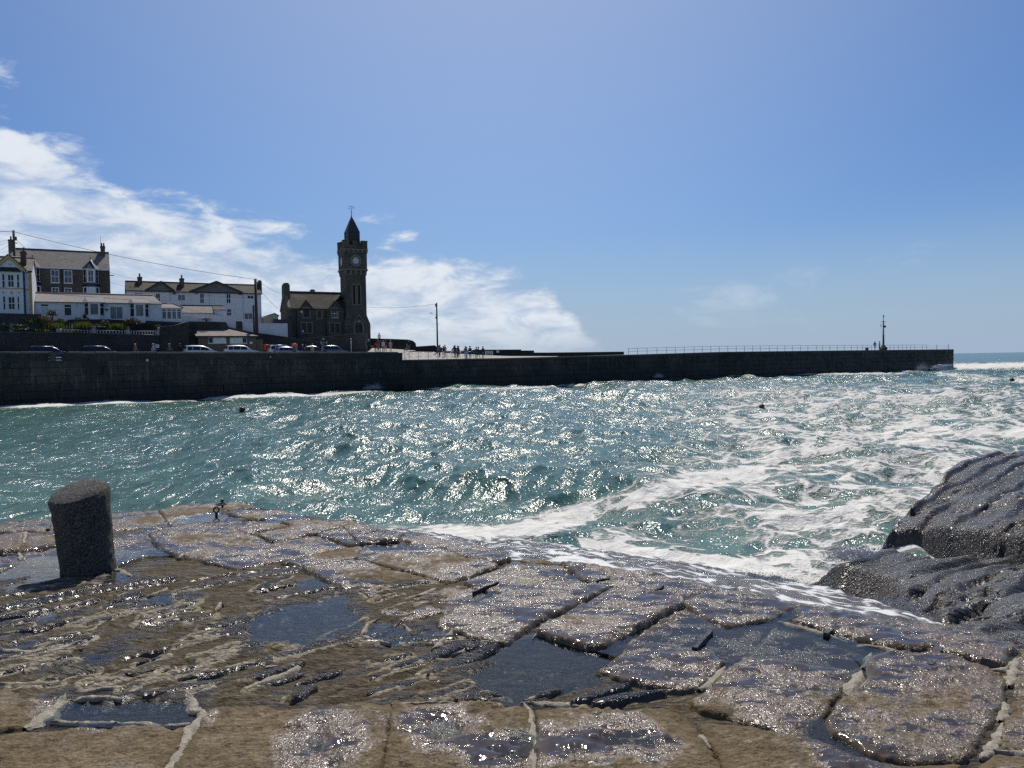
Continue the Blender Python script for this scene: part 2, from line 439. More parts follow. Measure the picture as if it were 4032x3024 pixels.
# ================================================================== THE JETTY
# every slab and stone is traced in the photograph and laid on the plane of the jetty's top
TH0, LR0 = .0024, .0052                       # lattice of the relief (angle, log of range)
def lattice(poly, margin, k=1.0):
    TH, LR = TH0*k, LR0*k
    poly = np.asarray(poly); a = np.arctan2(poly[:, 0], poly[:, 1]); r = np.log(np.hypot(poly[:, 0], poly[:, 1]))
    rm = math.exp(r.min()); ma = margin/rm
    i0, i1 = math.floor((a.min()-ma)/TH), math.ceil((a.max()+ma)/TH); j0, j1 = math.floor((r.min()-ma)/LR), math.ceil((r.max()+ma)/LR)
    A_, R = np.meshgrid(np.arange(i0, i1+1)*TH, np.arange(j0, j1+1)*LR, indexing='ij')
    R = np.exp(R); return R*np.sin(A_), R*np.cos(A_)
POOLS = [   # outline in the photograph, depth (m)
    ([(-300, 2320), (0, 2262), (70, 2236), (90, 2182), (225, 2157), (470, 2128), (560, 2098), (660, 2077), (690, 2037), (840, 2021), (885, 2030), (870, 2055), (720, 2066), (640, 2088), (585, 2112), (600, 2142), (690, 2170), (650, 2182), (560, 2182), (480, 2205), (430, 2250), (250, 2262), (100, 2305), (-300, 2385)], .014),
    ([(1045, 2046), (1080, 2036), (1165, 2024), (1178, 2030), (1130, 2048), (1070, 2054)], .02),
    ([(1436, 2136), (1500, 2134), (1560, 2140), (1577, 2158), (1530, 2168), (1470, 2162)], .03),
    ([(2540, 2480), (2700, 2392), (2760, 2415), (2860, 2468), (3050, 2440), (3092, 2405), (3130, 2402), (3145, 2418), (3080, 2448), (3230, 2492), (3510, 2560), (3450, 2590), (3385, 2640), (3290, 2625), (3100, 2600), (2950, 2590), (2900, 2622), (2870, 2600), (2800, 2560), (2700, 2560), (2560, 2540), (2470, 2570), (2400, 2556)], .026),
    ([(240, 2748), (400, 2752), (520, 2747), (715, 2744), (745, 2764), (735, 2798), (785, 2806), (740, 2832), (600, 2832), (400, 2824), (200, 2818)], .05),
    ([(985, 2425), (1100, 2385), (1260, 2355), (1340, 2334), (1374, 2342), (1350, 2380), (1405, 2425), (1440, 2455), (1330, 2490), (1260, 2525), (1150, 2545), (1000, 2520), (960, 2470)], .035),
    ([(1815, 2660), (1950, 2592), (2010, 2535), (2105, 2492), (2200, 2518), (2330, 2548), (2420, 2544), (2470, 2552), (2400, 2600), (2348, 2640), (2352, 2680), (2260, 2692), (2150, 2712), (2075, 2735), (1990, 2738), (1925, 2700)], .045),
    ([(1650, 2852), (1690, 2812), (1780, 2797), (1850, 2840), (1830, 2880), (1720, 2904)], .032),
    ([(2330, 2915), (2400, 2890), (2450, 2850), (2500, 2842), (2560, 2880), (2592, 2930), (2560, 2942), (2470, 2926), (2380, 2938)], .02),
    ([(1190, 2890), (1225, 2850), (1260, 2840), (1293, 2890), (1297, 2950), (1220, 2962)], .024),
    ([(2040, 2892), (2100, 2884), (2112, 2928), (2060, 2934)], .016),
    ([(1890, 2925), (1930, 2910), (1962, 2936), (1920, 2952)], .014),
    ([(1415, 2505), (1480, 2443), (1560, 2443), (1620, 2480), (1632, 2510), (1540, 2528)], .025),
    ([(500, 2375), (560, 2360), (700, 2330), (722, 2345), (640, 2386), (520, 2398)], .02),
    ([(150, 2432), (200, 2400), (245, 2394), (205, 2438)], .018),
    ([(200, 2622), (330, 2577), (440, 2552), (445, 2570), (370, 2600), (260, 2628)], .022),
    ([(1640, 2484), (1720, 2457), (1765, 2480), (1705, 2508), (1640, 2502)], .02),
    ([(375, 2300), (450, 2252), (520, 2262), (480, 2290), (420, 2300)], .02),
    ([(0, 2560), (100, 2520), (130, 2530), (60, 2556), (0, 2580)], .02),
    ([(1180, 2295), (1240, 2282), (1290, 2300), (1220, 2322)], .016),
    ([(2180, 2238), (2240, 2232), (2300, 2268), (2250, 2275)], .016),
    ([(1870, 2340), (1960, 2310), (1990, 2322), (1900, 2352)], .012),
    ([(3420, 2602), (3470, 2590), (3500, 2612), (3440, 2640)], .014),
    ([(3200, 2880), (3250, 2840), (3275, 2900), (3420, 2985), (3360, 2990), (3240, 2930)], .016),
]
POOLW = [([at_z(x, y, ZJ)[:2] for x, y in p], d) for p, d in POOLS]
def pool_drop(P):
    z = np.zeros(len(P)); near = np.zeros(len(P))
    for poly, d in POOLW:
        pp = np.asarray(poly); lo = pp.min(0)-.35; hi = pp.max(0)+.35
        m = ((P > lo) & (P < hi)).all(1)
        if not m.any(): continue
        s = poly_sd(P[m], poly)
        s = s + .03*fbm(P[m][:, 0]*9, P[m][:, 1]*9, 3, 77)*2
        z[m] = np.maximum(z[m], d*sstep(s, -.05, .07))
        near[m] = np.maximum(near[m], sstep(s, -.22, .02))
    return z, near
def stone_mat(name, dry, dry2, wetc, slate=False):
    t = NT(name); v = t.coord('World'); wet = t.attr('wet'); edge = t.attr('edge')
    big = t.noise(2.3, 5, .6, v); mid = t.noise(14, 6, .65, v); fine = t.noise(85, 5, .7, v); gr = t.noise(38, 4, .6, v)
    hm, hg, hf = t.noise(14, 2, .5, v), t.noise(42, 2, .5, v), t.noise(105, 1, .5, v)
    wt = t.math('ADD', wet, t.math('ADD', t.math('MULTIPLY_ADD', mid, .9, -.45), t.math('MULTIPLY_ADD', fine, .5, -.25)))
    wm = t.map(wt, .30, .62, 0, 1, True)
    # thin films of water in the low places of wet stone, drawn out across the slope; grit stands out of them
    fv = t.coord('World', (3.2, 8.5, 3.2), (0, 0, math.radians(8)))
    fl = t.math('ADD', t.math('MULTIPLY', t.noise(1.0, 6, .66, fv, .4), .75), t.math('MULTIPLY', gr, .25))
    film = t.math('MULTIPLY', t.map(t.math('ADD', fl, t.map(wet, .4, 1.0, -.03, .05)), .535, .562, 0, 1, True), t.map(wet, .34, .5, 0, 1)) if not slate else t.map(fl, .60, .66, 0, .7)
    hz = t.noise(1.0, 3, .6, t.coord('World', (26, 60, 26)))
    con = t.map(t.math('ADD', t.math('MULTIPLY', fine, .5), t.math('MULTIPLY', hz, .5)), .36, .64)
    dc = t.mix(t.map(mid, .32, .68), (*dry, 1), (*dry2, 1))
    dc = t.mix(t.map(big, .42, .66, 0, .75), dc, (.085, .064, .032, 1))
    dc = t.mix(t.map(t.noise(4.5, 5, .65, v), .55, .72, 0, .5), dc, (.24, .215, .17, 1))
    wc = t.mix(t.map(mid, .35, .65), tuple(q*.8 for q in wetc)+(1,), tuple(q*1.35 for q in wetc)+(1,))
    wc = t.mix(t.map(t.rand(), 0, 1, 0, .45), wc, (.13, .088, .060, 1))
    c = t.mix(wm, dc, wc)
    c = t.mix(con, t.mix(1.0, c, (.34, .32, .30, 1), 'MULTIPLY'), t.mix(1.0, c, (1.65, 1.60, 1.55, 1), 'MULTIPLY'))
    c = t.mix(t.math('MULTIPLY', film, .92), c, (.040, .030, .028, 1) if not slate else (.022, .022, .024, 1))
    c = t.mix(t.math('MULTIPLY', t.map(edge, .30, .95), t.map(mid, .32, .6, .35, .9)), c, (.105, .074, .034, 1))
    pit = t.map(gr, .60, .72)
    c = t.mix(t.math('MULTIPLY', pit, .5), c, (.028, .023, .018, 1))
    h = t.math('ADD', t.math('MULTIPLY', hm, .40), t.math('ADD', t.math('MULTIPLY', hf, .17), t.math('MULTIPLY', hg, .30)))
    if slate:
        vs = t.coord('World', (9, 60, 9), (0, 0, math.radians(-34)))
        h = t.math('ADD', h, t.math('MULTIPLY', t.noise(1.0, 4, .6, vs), 1.5))
    h = t.math('ADD', h, t.math('MULTIPLY', film, -.16))
    nb = t.bump(h, t.map(film, 0, 1, 1.0, .07), .032 if not slate else .04)
    # only some of the wet grains carry a mirror skin of water
    glint = t.map(t.noise(64, 1, .5, t.coord('World', loc=(3.3, 1.7, .4))), .44, .54)
    wr = t.map(glint, 0, 1, .44 if not slate else .30, .18)
    r = t.mix(film, t.mix(wm, (.88, .88, .88, 1), wr), (.07, .07, .07, 1))
    return t.set(color=c, rough=r, spec=t.map(wm, 0, 1, .22, .48), normal=nb)
M_SLAB = stone_mat('wet_granite', (.118, .089, .050), (.175, .136, .084), (.128, .098, .068))
M_SLATE = stone_mat('wet_slate', (.125, .112, .088), (.105, .098, .086), (.044, .045, .047), True)
def bed_mat():
    t = NT('mortar_bed'); v = t.coord('World'); wet = t.attr('wet')
    vs = t.coord('World', (2.6, 13, 4), (0, 0, math.radians(-34)))
    mid = t.noise(1.7, 7, .68, vs, .5); m2 = t.noise(13, 6, .68, v); fine = t.noise(80, 5, .7, v); vein = t.noise(.9, 5, .6, vs, 1.2)
    wm = t.map(t.math('ADD', wet, t.math('MULTIPLY_ADD', mid, 1.6, -.8)), .36, .60, 0, 1, True)
    c = t.mix(t.map(m2, .3, .7), (.082, .062, .034, 1), (.150, .118, .072, 1))
    c = t.mix(t.map(vein, .56, .66, 0, .8), c, (.25, .22, .165, 1))
    c = t.mix(t.map(t.math('ADD', t.attr('rim'), t.math('MULTIPLY_ADD', m2, .9, -.45)), .3, .75, 0, .9), c, (.40, .355, .27, 1))
    c = t.mix(t.math('MULTIPLY', wm, .9), c, (.060, .050, .042, 1))
    hz = t.noise(1.0, 3, .6, t.coord('World', (26, 60, 26)))
    c = t.mix(t.map(t.math('ADD', t.math('MULTIPLY', fine, .5), t.math('MULTIPLY', hz, .5)), .36, .64), t.mix(1.0, c, (.38, .36, .33, 1), 'MULTIPLY'), t.mix(1.0, c, (1.58, 1.55, 1.48, 1), 'MULTIPLY'))
    c = t.mix(t.map(t.noise(38, 4, .6, v), .60, .72, 0, .6), c, (.028, .023, .018, 1))
    h = t.math('ADD', t.math('MULTIPLY', mid, 1.6), t.math('ADD', t.math('MULTIPLY', m2, .9), t.math('MULTIPLY', t.noise(45, 1, .5, v), .40)))
    return t.set(color=c, rough=t.map(wm, 0, 1, .85, .30), spec=t.map(wm, 0, 1, .25, .55), normal=t.bump(h, 1.0, .045))
M_BED = bed_mat()
def ridge_mat():
    t = NT('pale_mortar'); v = t.coord('World'); n = t.noise(22, 6, .65, v); f = t.noise(95, 4, .6, v)
    c = t.mix(t.map(n, .3, .7), (.20, .17, .12, 1), (.40, .355, .27, 1))
    c = t.mix(t.map(f, .55, .8, 0, .5), c, (.12, .10, .07, 1))
    return t.set(color=c, rough=.7, normal=t.bump(t.math('ADD', n, t.math('MULTIPLY', f, .4)), .8, .025))
M_RIDGE = ridge_mat()
def wet_map(P, px, py, bias=0.0):
    """how wet the stone is: the sea side and the hollows stay wet, the landward stones dry"""
    b = .62 - .34*sstep(py, 2560, 2800)*(1-.75*sstep(px, 2650, 3000)) - .22*(1-sstep(px, 500, 1300))*sstep(py, 2200, 2330)
    return b + 1.05*fbm(P[:, 0]*2.6, P[:, 1]*2.6, 3, 31) + bias
SLABS = [ # (outline in the photograph, lift in m, wet bias)
    ([(-700, 2112), (-250, 2072), (0, 2054), (300, 2030), (330, 2075), (205, 2100), (115, 2086), (0, 2094), (-700, 2150)], .0, -.05),
    ([(306, 2029), (617, 2007), (660, 2060), (455, 2084), (336, 2075)], .0, -.1),
    ([(-700, 2160), (0, 2100), (95, 2092), (70, 2176), (0, 2180), (-700, 2235)], .0, -.12),
    ([(110, 2092), (205, 2104), (336, 2082), (440, 2090), (440, 2124), (222, 2152), (86, 2176)], .0, -.1),
    ([(-700, 2250), (0, 2188), (63, 2190), (65, 2226), (0, 2246), (-700, 2320)], .0, -.05),
    ([(-700, 2335), (0, 2252), (72, 2232), (92, 2182), (225, 2156), (470, 2126), (560, 2092), (662, 2066), (640, 2086), (585, 2110), (598, 2142), (690, 2172), (560, 2184), (470, 2206), (430, 2262), (240, 2285), (60, 2330), (-700, 2440)], -.012, .3),
    ([(625, 2006), (700, 1991), (820, 1979), (905, 1971), (932, 1972), (1020, 1989), (1025, 1998), (940, 1994), (872, 2002), (858, 2014), (700, 2033), (668, 2058)], .0, -.22),
    ([(670, 2062), (700, 2036), (860, 2018), (880, 2022), (972, 2042), (866, 2074), (780, 2060), (705, 2068)], -.01, .35),
    ([(882, 2019), (935, 2000), (1028, 2002), (1100, 2002), (1205, 2020), (1165, 2030), (1045, 2044), (976, 2040)], .0, -.12),
    ([(868, 2076), (1000, 2049), (1108, 2062), (1146, 2066), (1025, 2090), (980, 2101)], .0, -.05),
    ([(1018, 2106), (1152, 2071), (1112, 2054), (1176, 2037), (1278, 2054), (1342, 2072), (1228, 2102), (1145, 2122), (1080, 2130)], .006, -.02),
    ([(1184, 2034), (1222, 2020), (1340, 2038), (1440, 2060), (1525, 2090), (1590, 2104), (1560, 2130), (1480, 2136), (1420, 2140), (1352, 2072), (1280, 2052)], .0, .12),
    ([(588, 2112), (705, 2072), (790, 2066), (860, 2080), (1010, 2114), (1076, 2137), (1225, 2110), (1245, 2108), (1374, 2146), (1225, 2175), (1110, 2203), (930, 2234), (845, 2214), (780, 2196), (700, 2192), (615, 2146)], .004, .02),
    ([(1232, 2105), (1346, 2076), (1415, 2142), (1378, 2144), (1250, 2104)], .0, .1),
    ([(1112, 2212), (1225, 2179), (1378, 2150), (1418, 2148), (1432, 2152), (1404, 2194), (1290, 2216), (1190, 2228)], .0, -.1),
    ([(1436, 2154), (1470, 2170), (1560, 2170), (1648, 2150), (1765, 2175), (1845, 2197), (1948, 2218), (1955, 2230), (1863, 2252), (1785, 2279), (1768, 2284), (1704, 2265), (1526, 2229), (1408, 2196)], .012, .02),
    ([(1188, 2234), (1250, 2229), (1392, 2203), (1526, 2240), (1698, 2272), (1756, 2290), (1722, 2306), (1650, 2335), (1555, 2363), (1520, 2361), (1465, 2350), (1400, 2322), (1352, 2318), (1285, 2290), (1238, 2262)], .008, .02),
    ([(1548, 2096), (1640, 2106), (1745, 2120), (1830, 2137), (1900, 2150), (1988, 2187), (2012, 2196), (1960, 2213), (1845, 2191), (1765, 2169), (1652, 2145), (1590, 2124)], .0, .12),
    ([(2028, 2203), (2080, 2191), (2130, 2194), (2205, 2213), (2190, 2217), (2110, 2213)], .0, -.3),
    ([(1834, 2285), (1960, 2238), (2026, 2212), (2100, 2217), (2200, 2220), (2240, 2230), (2325, 2274), (2245, 2268), (2170, 2276), (2060, 2316), (1980, 2327), (1915, 2320), (1890, 2312), (1842, 2300)], .006, .1),
    ([(1768, 2294), (1826, 2291), (1886, 2320), (1915, 2326), (1876, 2361), (1786, 2397), (1602, 2437), (1500, 2415), (1497, 2402), (1560, 2371), (1662, 2338), (1736, 2308)], -.012, -.02),
    ([(1718, 2452), (1760, 2412), (1872, 2374), (1995, 2328), (2140, 2292), (2175, 2280), (2245, 2273), (2303, 2291), (2394, 2301), (2398, 2314), (2293, 2357), (2103, 2443), (2038, 2488), (1985, 2522), (1940, 2519), (1800, 2478), (1742, 2468)], .018, .12),
    ([(2118, 2485), (2138, 2461), (2276, 2391), (2399, 2326), (2460, 2316), (2560, 2331), (2640, 2336), (2680, 2355), (2684, 2382), (2570, 2443), (2444, 2504), (2382, 2540), (2317, 2540), (2208, 2509)], .032, .14),
    ([(2214, 2217), (2390, 2233), (2570, 2250), (2760, 2286), (2826, 2307), (2780, 2324), (2744, 2339), (2682, 2349), (2580, 2327), (2462, 2307), (2400, 2296), (2303, 2283), (2262, 2250)], .0, .16),
    ([(2694, 2370), (2825, 2314), (2890, 2312), (2980, 2332), (3116, 2376), (3124, 2386), (3045, 2436), (2860, 2466), (2738, 2410)], .004, .2),
    ([(2350, 2632), (2440, 2562), (2560, 2472), (2700, 2396), (2860, 2474), (3028, 2448), (2960, 2542), (2888, 2588), (2828, 2622), (2748, 2702), (2623, 2706), (2480, 2674)], .004, .15),
    ([(2730, 2766), (2806, 2712), (2880, 2632), (2920, 2592), (3056, 2456), (3396, 2560), (3408, 2600), (3385, 2640), (3312, 2700), (3242, 2810), (3165, 2902), (3060, 2877), (2900, 2812), (2764, 2788)], .0, .15),
    ([(3440, 2578), (3522, 2570), (3700, 2574), (3895, 2624), (3950, 2654), (3952, 2720), (3932, 2780), (3890, 2850), (3830, 2930), (3790, 2985), (3600, 3003), (3450, 2982), (3278, 2895), (3265, 2850), (3310, 2770), (3410, 2684)], .004, .18),
    ([(3136, 2392), (3154, 2373), (3250, 2387), (3450, 2431), (3700, 2457), (3870, 2492), (3978, 2530), (3992, 2542), (3968, 2572), (3950, 2612), (3895, 2604), (3700, 2558), (3520, 2548), (3255, 2478), (3128, 2436)], .004, .25),
    ([(4042, 2538), (4250, 2592), (4300, 2740), (4032, 2742), (3998, 2732), (4002, 2640), (4020, 2562)], .0, .1),
    ([(3998, 2752), (4300, 2758), (4350, 2960), (4032, 2948), (3946, 2944), (3962, 2880), (3988, 2804)], .0, -.02),
    ([(3930, 2968), (4350, 2975), (4400, 3200), (3790, 3200), (3858, 3036)], .0, -.25),
    ([(2750, 2846), (2800, 2842), (3000, 2874), (3245, 2926), (3430, 3004), (3600, 3032), (3758, 3024), (3735, 3200), (2960, 3200), (2862, 3002), (2772, 2884)], .0, -.22),
    ([(2118, 2790), (2290, 2774), (2600, 2774), (2694, 2814), (2748, 2892), (2832, 3022), (2900, 3200), (2112, 3200), (2118, 3000)], .0, -.06),
    ([(1560, 2768), (1840, 2762), (2050, 2762), (2078, 2788), (2090, 2870), (2092, 3000), (2088, 3200), (1494, 3200), (1518, 3024), (1540, 2880)], .0, -.10),
    ([(806, 2802), (834, 2780), (1100, 2774), (1400, 2769), (1530, 2764), (1524, 2830), (1504, 2920), (1488, 3024), (1470, 3200), (590, 3200), (690, 2990), (766, 2870)], .0, .02),
    ([(-500, 2940), (0, 2880), (95, 2862), (300, 2850), (500, 2850), (732, 2862), (688, 2945), (632, 3024), (520, 3200), (-500, 3200)], .0, -.05),
    ([(-500, 2770), (0, 2724), (150, 2730), (224, 2738), (160, 2800), (90, 2846), (0, 2860), (-500, 2915)], .0, -.25),
]
# long edge-set slates: two ends and a width in the photograph
SLATES = [(-40, 2352, 300, 2292, 20), (90, 2368, 460, 2288, 17), (-60, 2408, 270, 2347, 20), (260, 2349, 610, 2272, 18), (-60, 2440, 240, 2387, 18), (300, 2347, 400, 2332, 12),
    (250, 2392, 420, 2350, 13), (430, 2372, 560, 2325, 14), (520, 2400, 700, 2360, 11), (540, 2300, 700, 2262, 12),
    (-60, 2470, 140, 2432, 24), (60, 2492, 400, 2424, 15), (-60, 2548, 130, 2502, 22), (180, 2548, 370, 2512, 17), (-60, 2612, 100, 2572, 22), (120, 2578, 380, 2500, 14), (10, 2645, 250, 2592, 24), (230, 2470, 390, 2448, 12),
    (540, 2455, 760, 2396, 16), (600, 2480, 840, 2420, 14), (800, 2474, 990, 2432, 24), (815, 2505, 1000, 2452, 26), (860, 2565, 1050, 2512, 28), (880, 2592, 1150, 2532, 20), (1000, 2615, 1200, 2560, 22), (1150, 2562, 1390, 2512, 26), (1280, 2488, 1420, 2442, 24),
    (760, 2640, 900, 2588, 16), (960, 2682, 1140, 2628, 18), (1150, 2745, 1250, 2700, 36), (700, 2295, 930, 2252, 13), (760, 2312, 1180, 2238, 20), (1010, 2318, 1130, 2270, 17), (690, 2330, 900, 2290, 11), (930, 2262, 1190, 2228, 10),
    (1450, 2672, 1700, 2592, 28), (1540, 2628, 1850, 2532, 22), (1680, 2648, 1960, 2540, 34), (1445, 2724, 1690, 2662, 28), (1670, 2745, 1840, 2692, 34), (1785, 2748, 1975, 2722, 38), (2110, 2735, 2262, 2670, 26), (2240, 2760, 2480, 2692, 30), (1470, 2610, 1625, 2568, 22), (2330, 2762, 2620, 2720, 24),
    (1420, 2520, 1600, 2492, 20), (1640, 2510, 1800, 2500, 18), (1800, 2540, 1930, 2528, 20), (440, 2660, 640, 2640, 16), (560, 2730, 860, 2680, 26), (330, 2690, 480, 2672, 16), (50, 2712, 240, 2690, 16), (1060, 2360, 1330, 2318, 12), (480, 2320, 610, 2296, 10)]
# proud pale pointing: polyline in the photograph and width (m)
RIDGES = [([(190, 2822), (235, 2748), (258, 2730)], .07), ([(100, 2852), (165, 2808), (215, 2770), (250, 2735)], .07), ([(195, 2822), (400, 2820), (560, 2822), (640, 2834), (745, 2838)], .035),
    ([(250, 2742), (400, 2740), (480, 2744)], .03), ([(480, 2742), (540, 2712), (562, 2706)], .045), ([(740, 2740), (780, 2762), (745, 2790), (815, 2786), (760, 2846), (700, 2940), (640, 3030), (560, 3190)], .055),
    ([(745, 2740), (830, 2712), (960, 2652), (1010, 2630)], .028), ([(880, 2742), (960, 2712), (1080, 2668), (1160, 2636), (1185, 2618), (1150, 2608)], .032),
    ([(700, 2672), (850, 2640), (960, 2614), (1030, 2612)], .03), ([(1000, 2606), (1020, 2632), (1100, 2622)], .028), ([(1020, 2600), (1130, 2562), (1180, 2552)], .025),
    ([(1538, 2760), (1532, 2830), (1518, 2900), (1500, 2980), (1492, 3040), (1480, 3190)], .036), ([(2062, 2752), (2090, 2800), (2106, 2880), (2112, 2950), (2104, 3080)], .036),
    ([(1540, 2760), (1700, 2756), (1860, 2752)], .016), ([(1900, 2752), (1975, 2738), (1985, 2726)], .02), ([(2060, 2740), (2150, 2706), (2200, 2694)], .03), ([(2050, 2752), (2300, 2762), (2560, 2758), (2680, 2792), (2740, 2850), (2800, 2940)], .032),
    ([(2620, 2716), (2700, 2740), (2740, 2720)], .06), ([(2640, 2730), (2700, 2770), (2850, 2800)], .05), ([(2755, 2710), (2800, 2668), (2860, 2625)], .05),
    ([(3065, 2440), (3090, 2448), (3240, 2490), (3400, 2532), (3520, 2560), (3640, 2572)], .028), ([(3060, 2450), (2980, 2560), (2930, 2600)], .022), ([(3436, 2566), (3405, 2600), (3390, 2622)], .055), ([(3392, 2636), (3345, 2700), (3300, 2760), (3270, 2800), (3256, 2836)], .055),
    ([(4024, 2530), (4004, 2580), (3985, 2640), (3975, 2690)], .06), ([(3900, 2624), (3950, 2632), (3985, 2612)], .03), ([(4100, 2730), (4010, 2730), (3970, 2750), (3955, 2800), (3945, 2830)], .045), ([(3945, 2840), (3920, 2890), (3905, 2940), (3860, 2990)], .05), ([(3910, 2950), (3990, 2952), (4200, 2962)], .025),
    ([(2100, 2500), (2130, 2465), (2280, 2388), (2390, 2326), (2440, 2310)], .024), ([(1560, 2368), (1660, 2338), (1720, 2310)], .028), ([(1400, 2330), (1470, 2356), (1530, 2370), (1570, 2366)], .022), ([(1700, 2270), (1762, 2292)], .03),
    ([(1640, 2515), (1620, 2480), (1590, 2455)], .028), ([(1415, 2500), (1455, 2445), (1500, 2432)], .024), ([(1370, 2470), (1480, 2512), (1540, 2530)], .024), ([(1700, 2550), (1770, 2490), (1780, 2475)], .024), ([(1780, 2570), (1900, 2515), (1990, 2520)], .02), ([(2400, 2520), (2470, 2482), (2560, 2440)], .05),
    ([(620, 2008), (640, 2035), (664, 2062)], .03), ([(104, 2090), (92, 2130), (75, 2178), (80, 2205)], .035), ([(-40, 2180), (70, 2182)], .02), ([(0, 2098), (100, 2090)], .015), ([(790, 2062), (860, 2078), (980, 2104)], .018),
    ([(340, 2290), (440, 2232), (470, 2235), (520, 2262)], .035), ([(350, 2288), (400, 2300)], .028), ([(0, 2382), (300, 2318), (420, 2300)], .022), ([(0, 2418), (300, 2352), (480, 2320), (620, 2290), (665, 2310), (580, 2345)], .022), ([(380, 2370), (500, 2330), (600, 2300)], .022), ([(0, 2455), (150, 2425), (240, 2385)], .025), ([(10, 2380), (60, 2345), (90, 2330)], .035),
    ([(0, 2600), (200, 2570), (380, 2500), (390, 2510), (300, 2560)], .032), ([(0, 2560), (110, 2570), (200, 2560), (330, 2555)], .032), ([(100, 2470), (250, 2450), (390, 2440)], .024), ([(250, 2500), (370, 2478), (400, 2452)], .022), ([(0, 2500), (130, 2480), (140, 2450), (60, 2462)], .025),
    ([(0, 2690), (250, 2690), (440, 2668), (450, 2660)], .04), ([(150, 2720), (280, 2680), (420, 2665)], .035), ([(280, 2725), (400, 2700), (540, 2690)], .03), ([(540, 2440), (700, 2410), (850, 2405)], .016), ([(850, 2405), (870, 2370), (880, 2380)], .02)]
def build_jetty():
    root = empty('jetty', (0, 4, ZJ), kind='structure')
    pinv = Matrix.Translation((0, -4, -ZJ))
    def child(name, me, **k):
        o = bpy.data.objects.new(name, me); link(o, root, **k); o.matrix_parent_inverse = pinv; return o
    def field(P):  # gentle unevenness of the whole surface
        return .02*fbm(P[:, 0]*.7, P[:, 1]*.7, 2, 3)*2
    def patch(poly_px, name, mat, fn, margin=.05, step=1, k=1.0):
        poly = [at_z(x, y, ZJ)[:2] for x, y in poly_px]
        X, Y = lattice(poly, margin, k)
        if step > 1: X = X[::step, ::step]; Y = Y[::step, ::step]
        P = np.stack([X.ravel(), Y.ravel()], 1)
        s = poly_sd(P, poly)
        z, attrs, s2 = fn(P, s, poly)
        n, m = X.shape; q = np.arange(n*m).reshape(n, m)
        Q = np.stack([q[:-1, :-1], q[1:, :-1], q[1:, 1:], q[:-1, 1:]], -1).reshape(-1, 4)
        ok = (s2 > -.045)
        Q = Q[ok[Q].any(1)]
        used = np.unique(Q); re = np.zeros(n*m, int); re[used] = np.arange(len(used))
        V = np.column_stack([P, z])[used]
        me = np_mesh(name, V, re[Q], mat, True, {k: a[used] for k, a in attrs.items()})
        return child(name, me)
    def slab_fn(lift, bias, i, R=.016):
        rs = random.Random(i*7+1); gx, gy = rs.uniform(-.004, .004), rs.uniform(-.004, .004)
        def fn(P, s, poly):
            c = np.mean(poly, 0)
            s2 = s + .012 + .016*fbm(P[:, 0]*6+i, P[:, 1]*6, 3, 11)*2 + .014*fbm(P[:, 0]*24+i, P[:, 1]*24, 2, 12)*2
            t = np.clip(s2/R, 0, 1); drop = .013*(1-np.sqrt(np.clip(1-(1-t)**2, 0, 1)))
            drop = drop + .016*sstep(fbm(P[:, 0]*5+i*3, P[:, 1]*5, 2, 14), .12, .3)*(1-sstep(s2, .0, .09))
            drop = drop + np.where(s2 < 0, -s2*2.6, 0)
            pd, near = pool_drop(P)
            rel = .010*fbm(P[:, 0]*3.1, P[:, 1]*3.1, 3, i)*2 + .007*fbm(P[:, 0]*13, P[:, 1]*19, 3, 50+i)*2 + .004*fbm(P[:, 0]*38, P[:, 1]*48, 2, 90+i)*2 - .010*sstep(fbm(P[:, 0]*8, P[:, 1]*17, 3, 40+i), .16, .26)
            rel = rel*(1-.75*sstep(pd, 0, .012))
            z = ZJ + lift*.7 + field(P) + rel + gx*(P[:, 0]-c[0])*8 + gy*(P[:, 1]-c[1])*8 - drop - pd
            px, py, _ = to_px(np.column_stack([P, np.full(len(P), ZJ)]))
            wet = np.clip(wet_map(P, px, py, bias) + .7*near, 0, 1.2)
            return z, {'wet': wet, 'edge': 1-sstep(s2, .0, .10+.06*fbm(P[:, 0]*4, P[:, 1]*4, 2, 9))}, s2
        return fn
    for i, (poly, lift, bias) in enumerate(SLABS):
        patch(poly, 'slab', M_SLAB, slab_fn(lift, bias, i))
    rr_ = random.Random(12); extra = []
    for _ in range(75):
        x = rr_.uniform(-60, 1650); y = rr_.uniform(2300, 2735)
        if x > 1000 and 2330 < y < 2560 and x < 1400: continue
        l = rr_.uniform(60, 230); extra.append((x, y, x+l, y-l*rr_.uniform(.18, .30), rr_.uniform(7, 15)))
    SEG = []
    for i, (x0, y0, x1, y1, w) in enumerate(SLATES+extra):
        _a, _b = at_z(x0, y0, ZJ)[:2], at_z(x1, y1, ZJ)[:2]; _w = np.linalg.norm(at_z((x0+x1)/2, (y0+y1)/2+w/2, ZJ)[:2]-at_z((x0+x1)/2, (y0+y1)/2-w/2, ZJ)[:2]); SEG.append((_a, _b, _w*.62))
        rs = random.Random(i+300); n = 6; up = []; dn = []
        for k in range(n+1):
            t = k/n; b = w*.5*(math.sin(math.pi*min(max(t, .06), .94))**.5)*rs.uniform(.7, 1.25)
            x = x0+(x1-x0)*t; y = y0+(y1-y0)*t+rs.uniform(-.1, .1)*w
            up.append((x, y-b)); dn.append((x, y+b))
        a = at_z(x0, y0, ZJ)[:2]; b_ = at_z(x1, y1, ZJ)[:2]; e = (b_-a)/np.linalg.norm(b_-a)
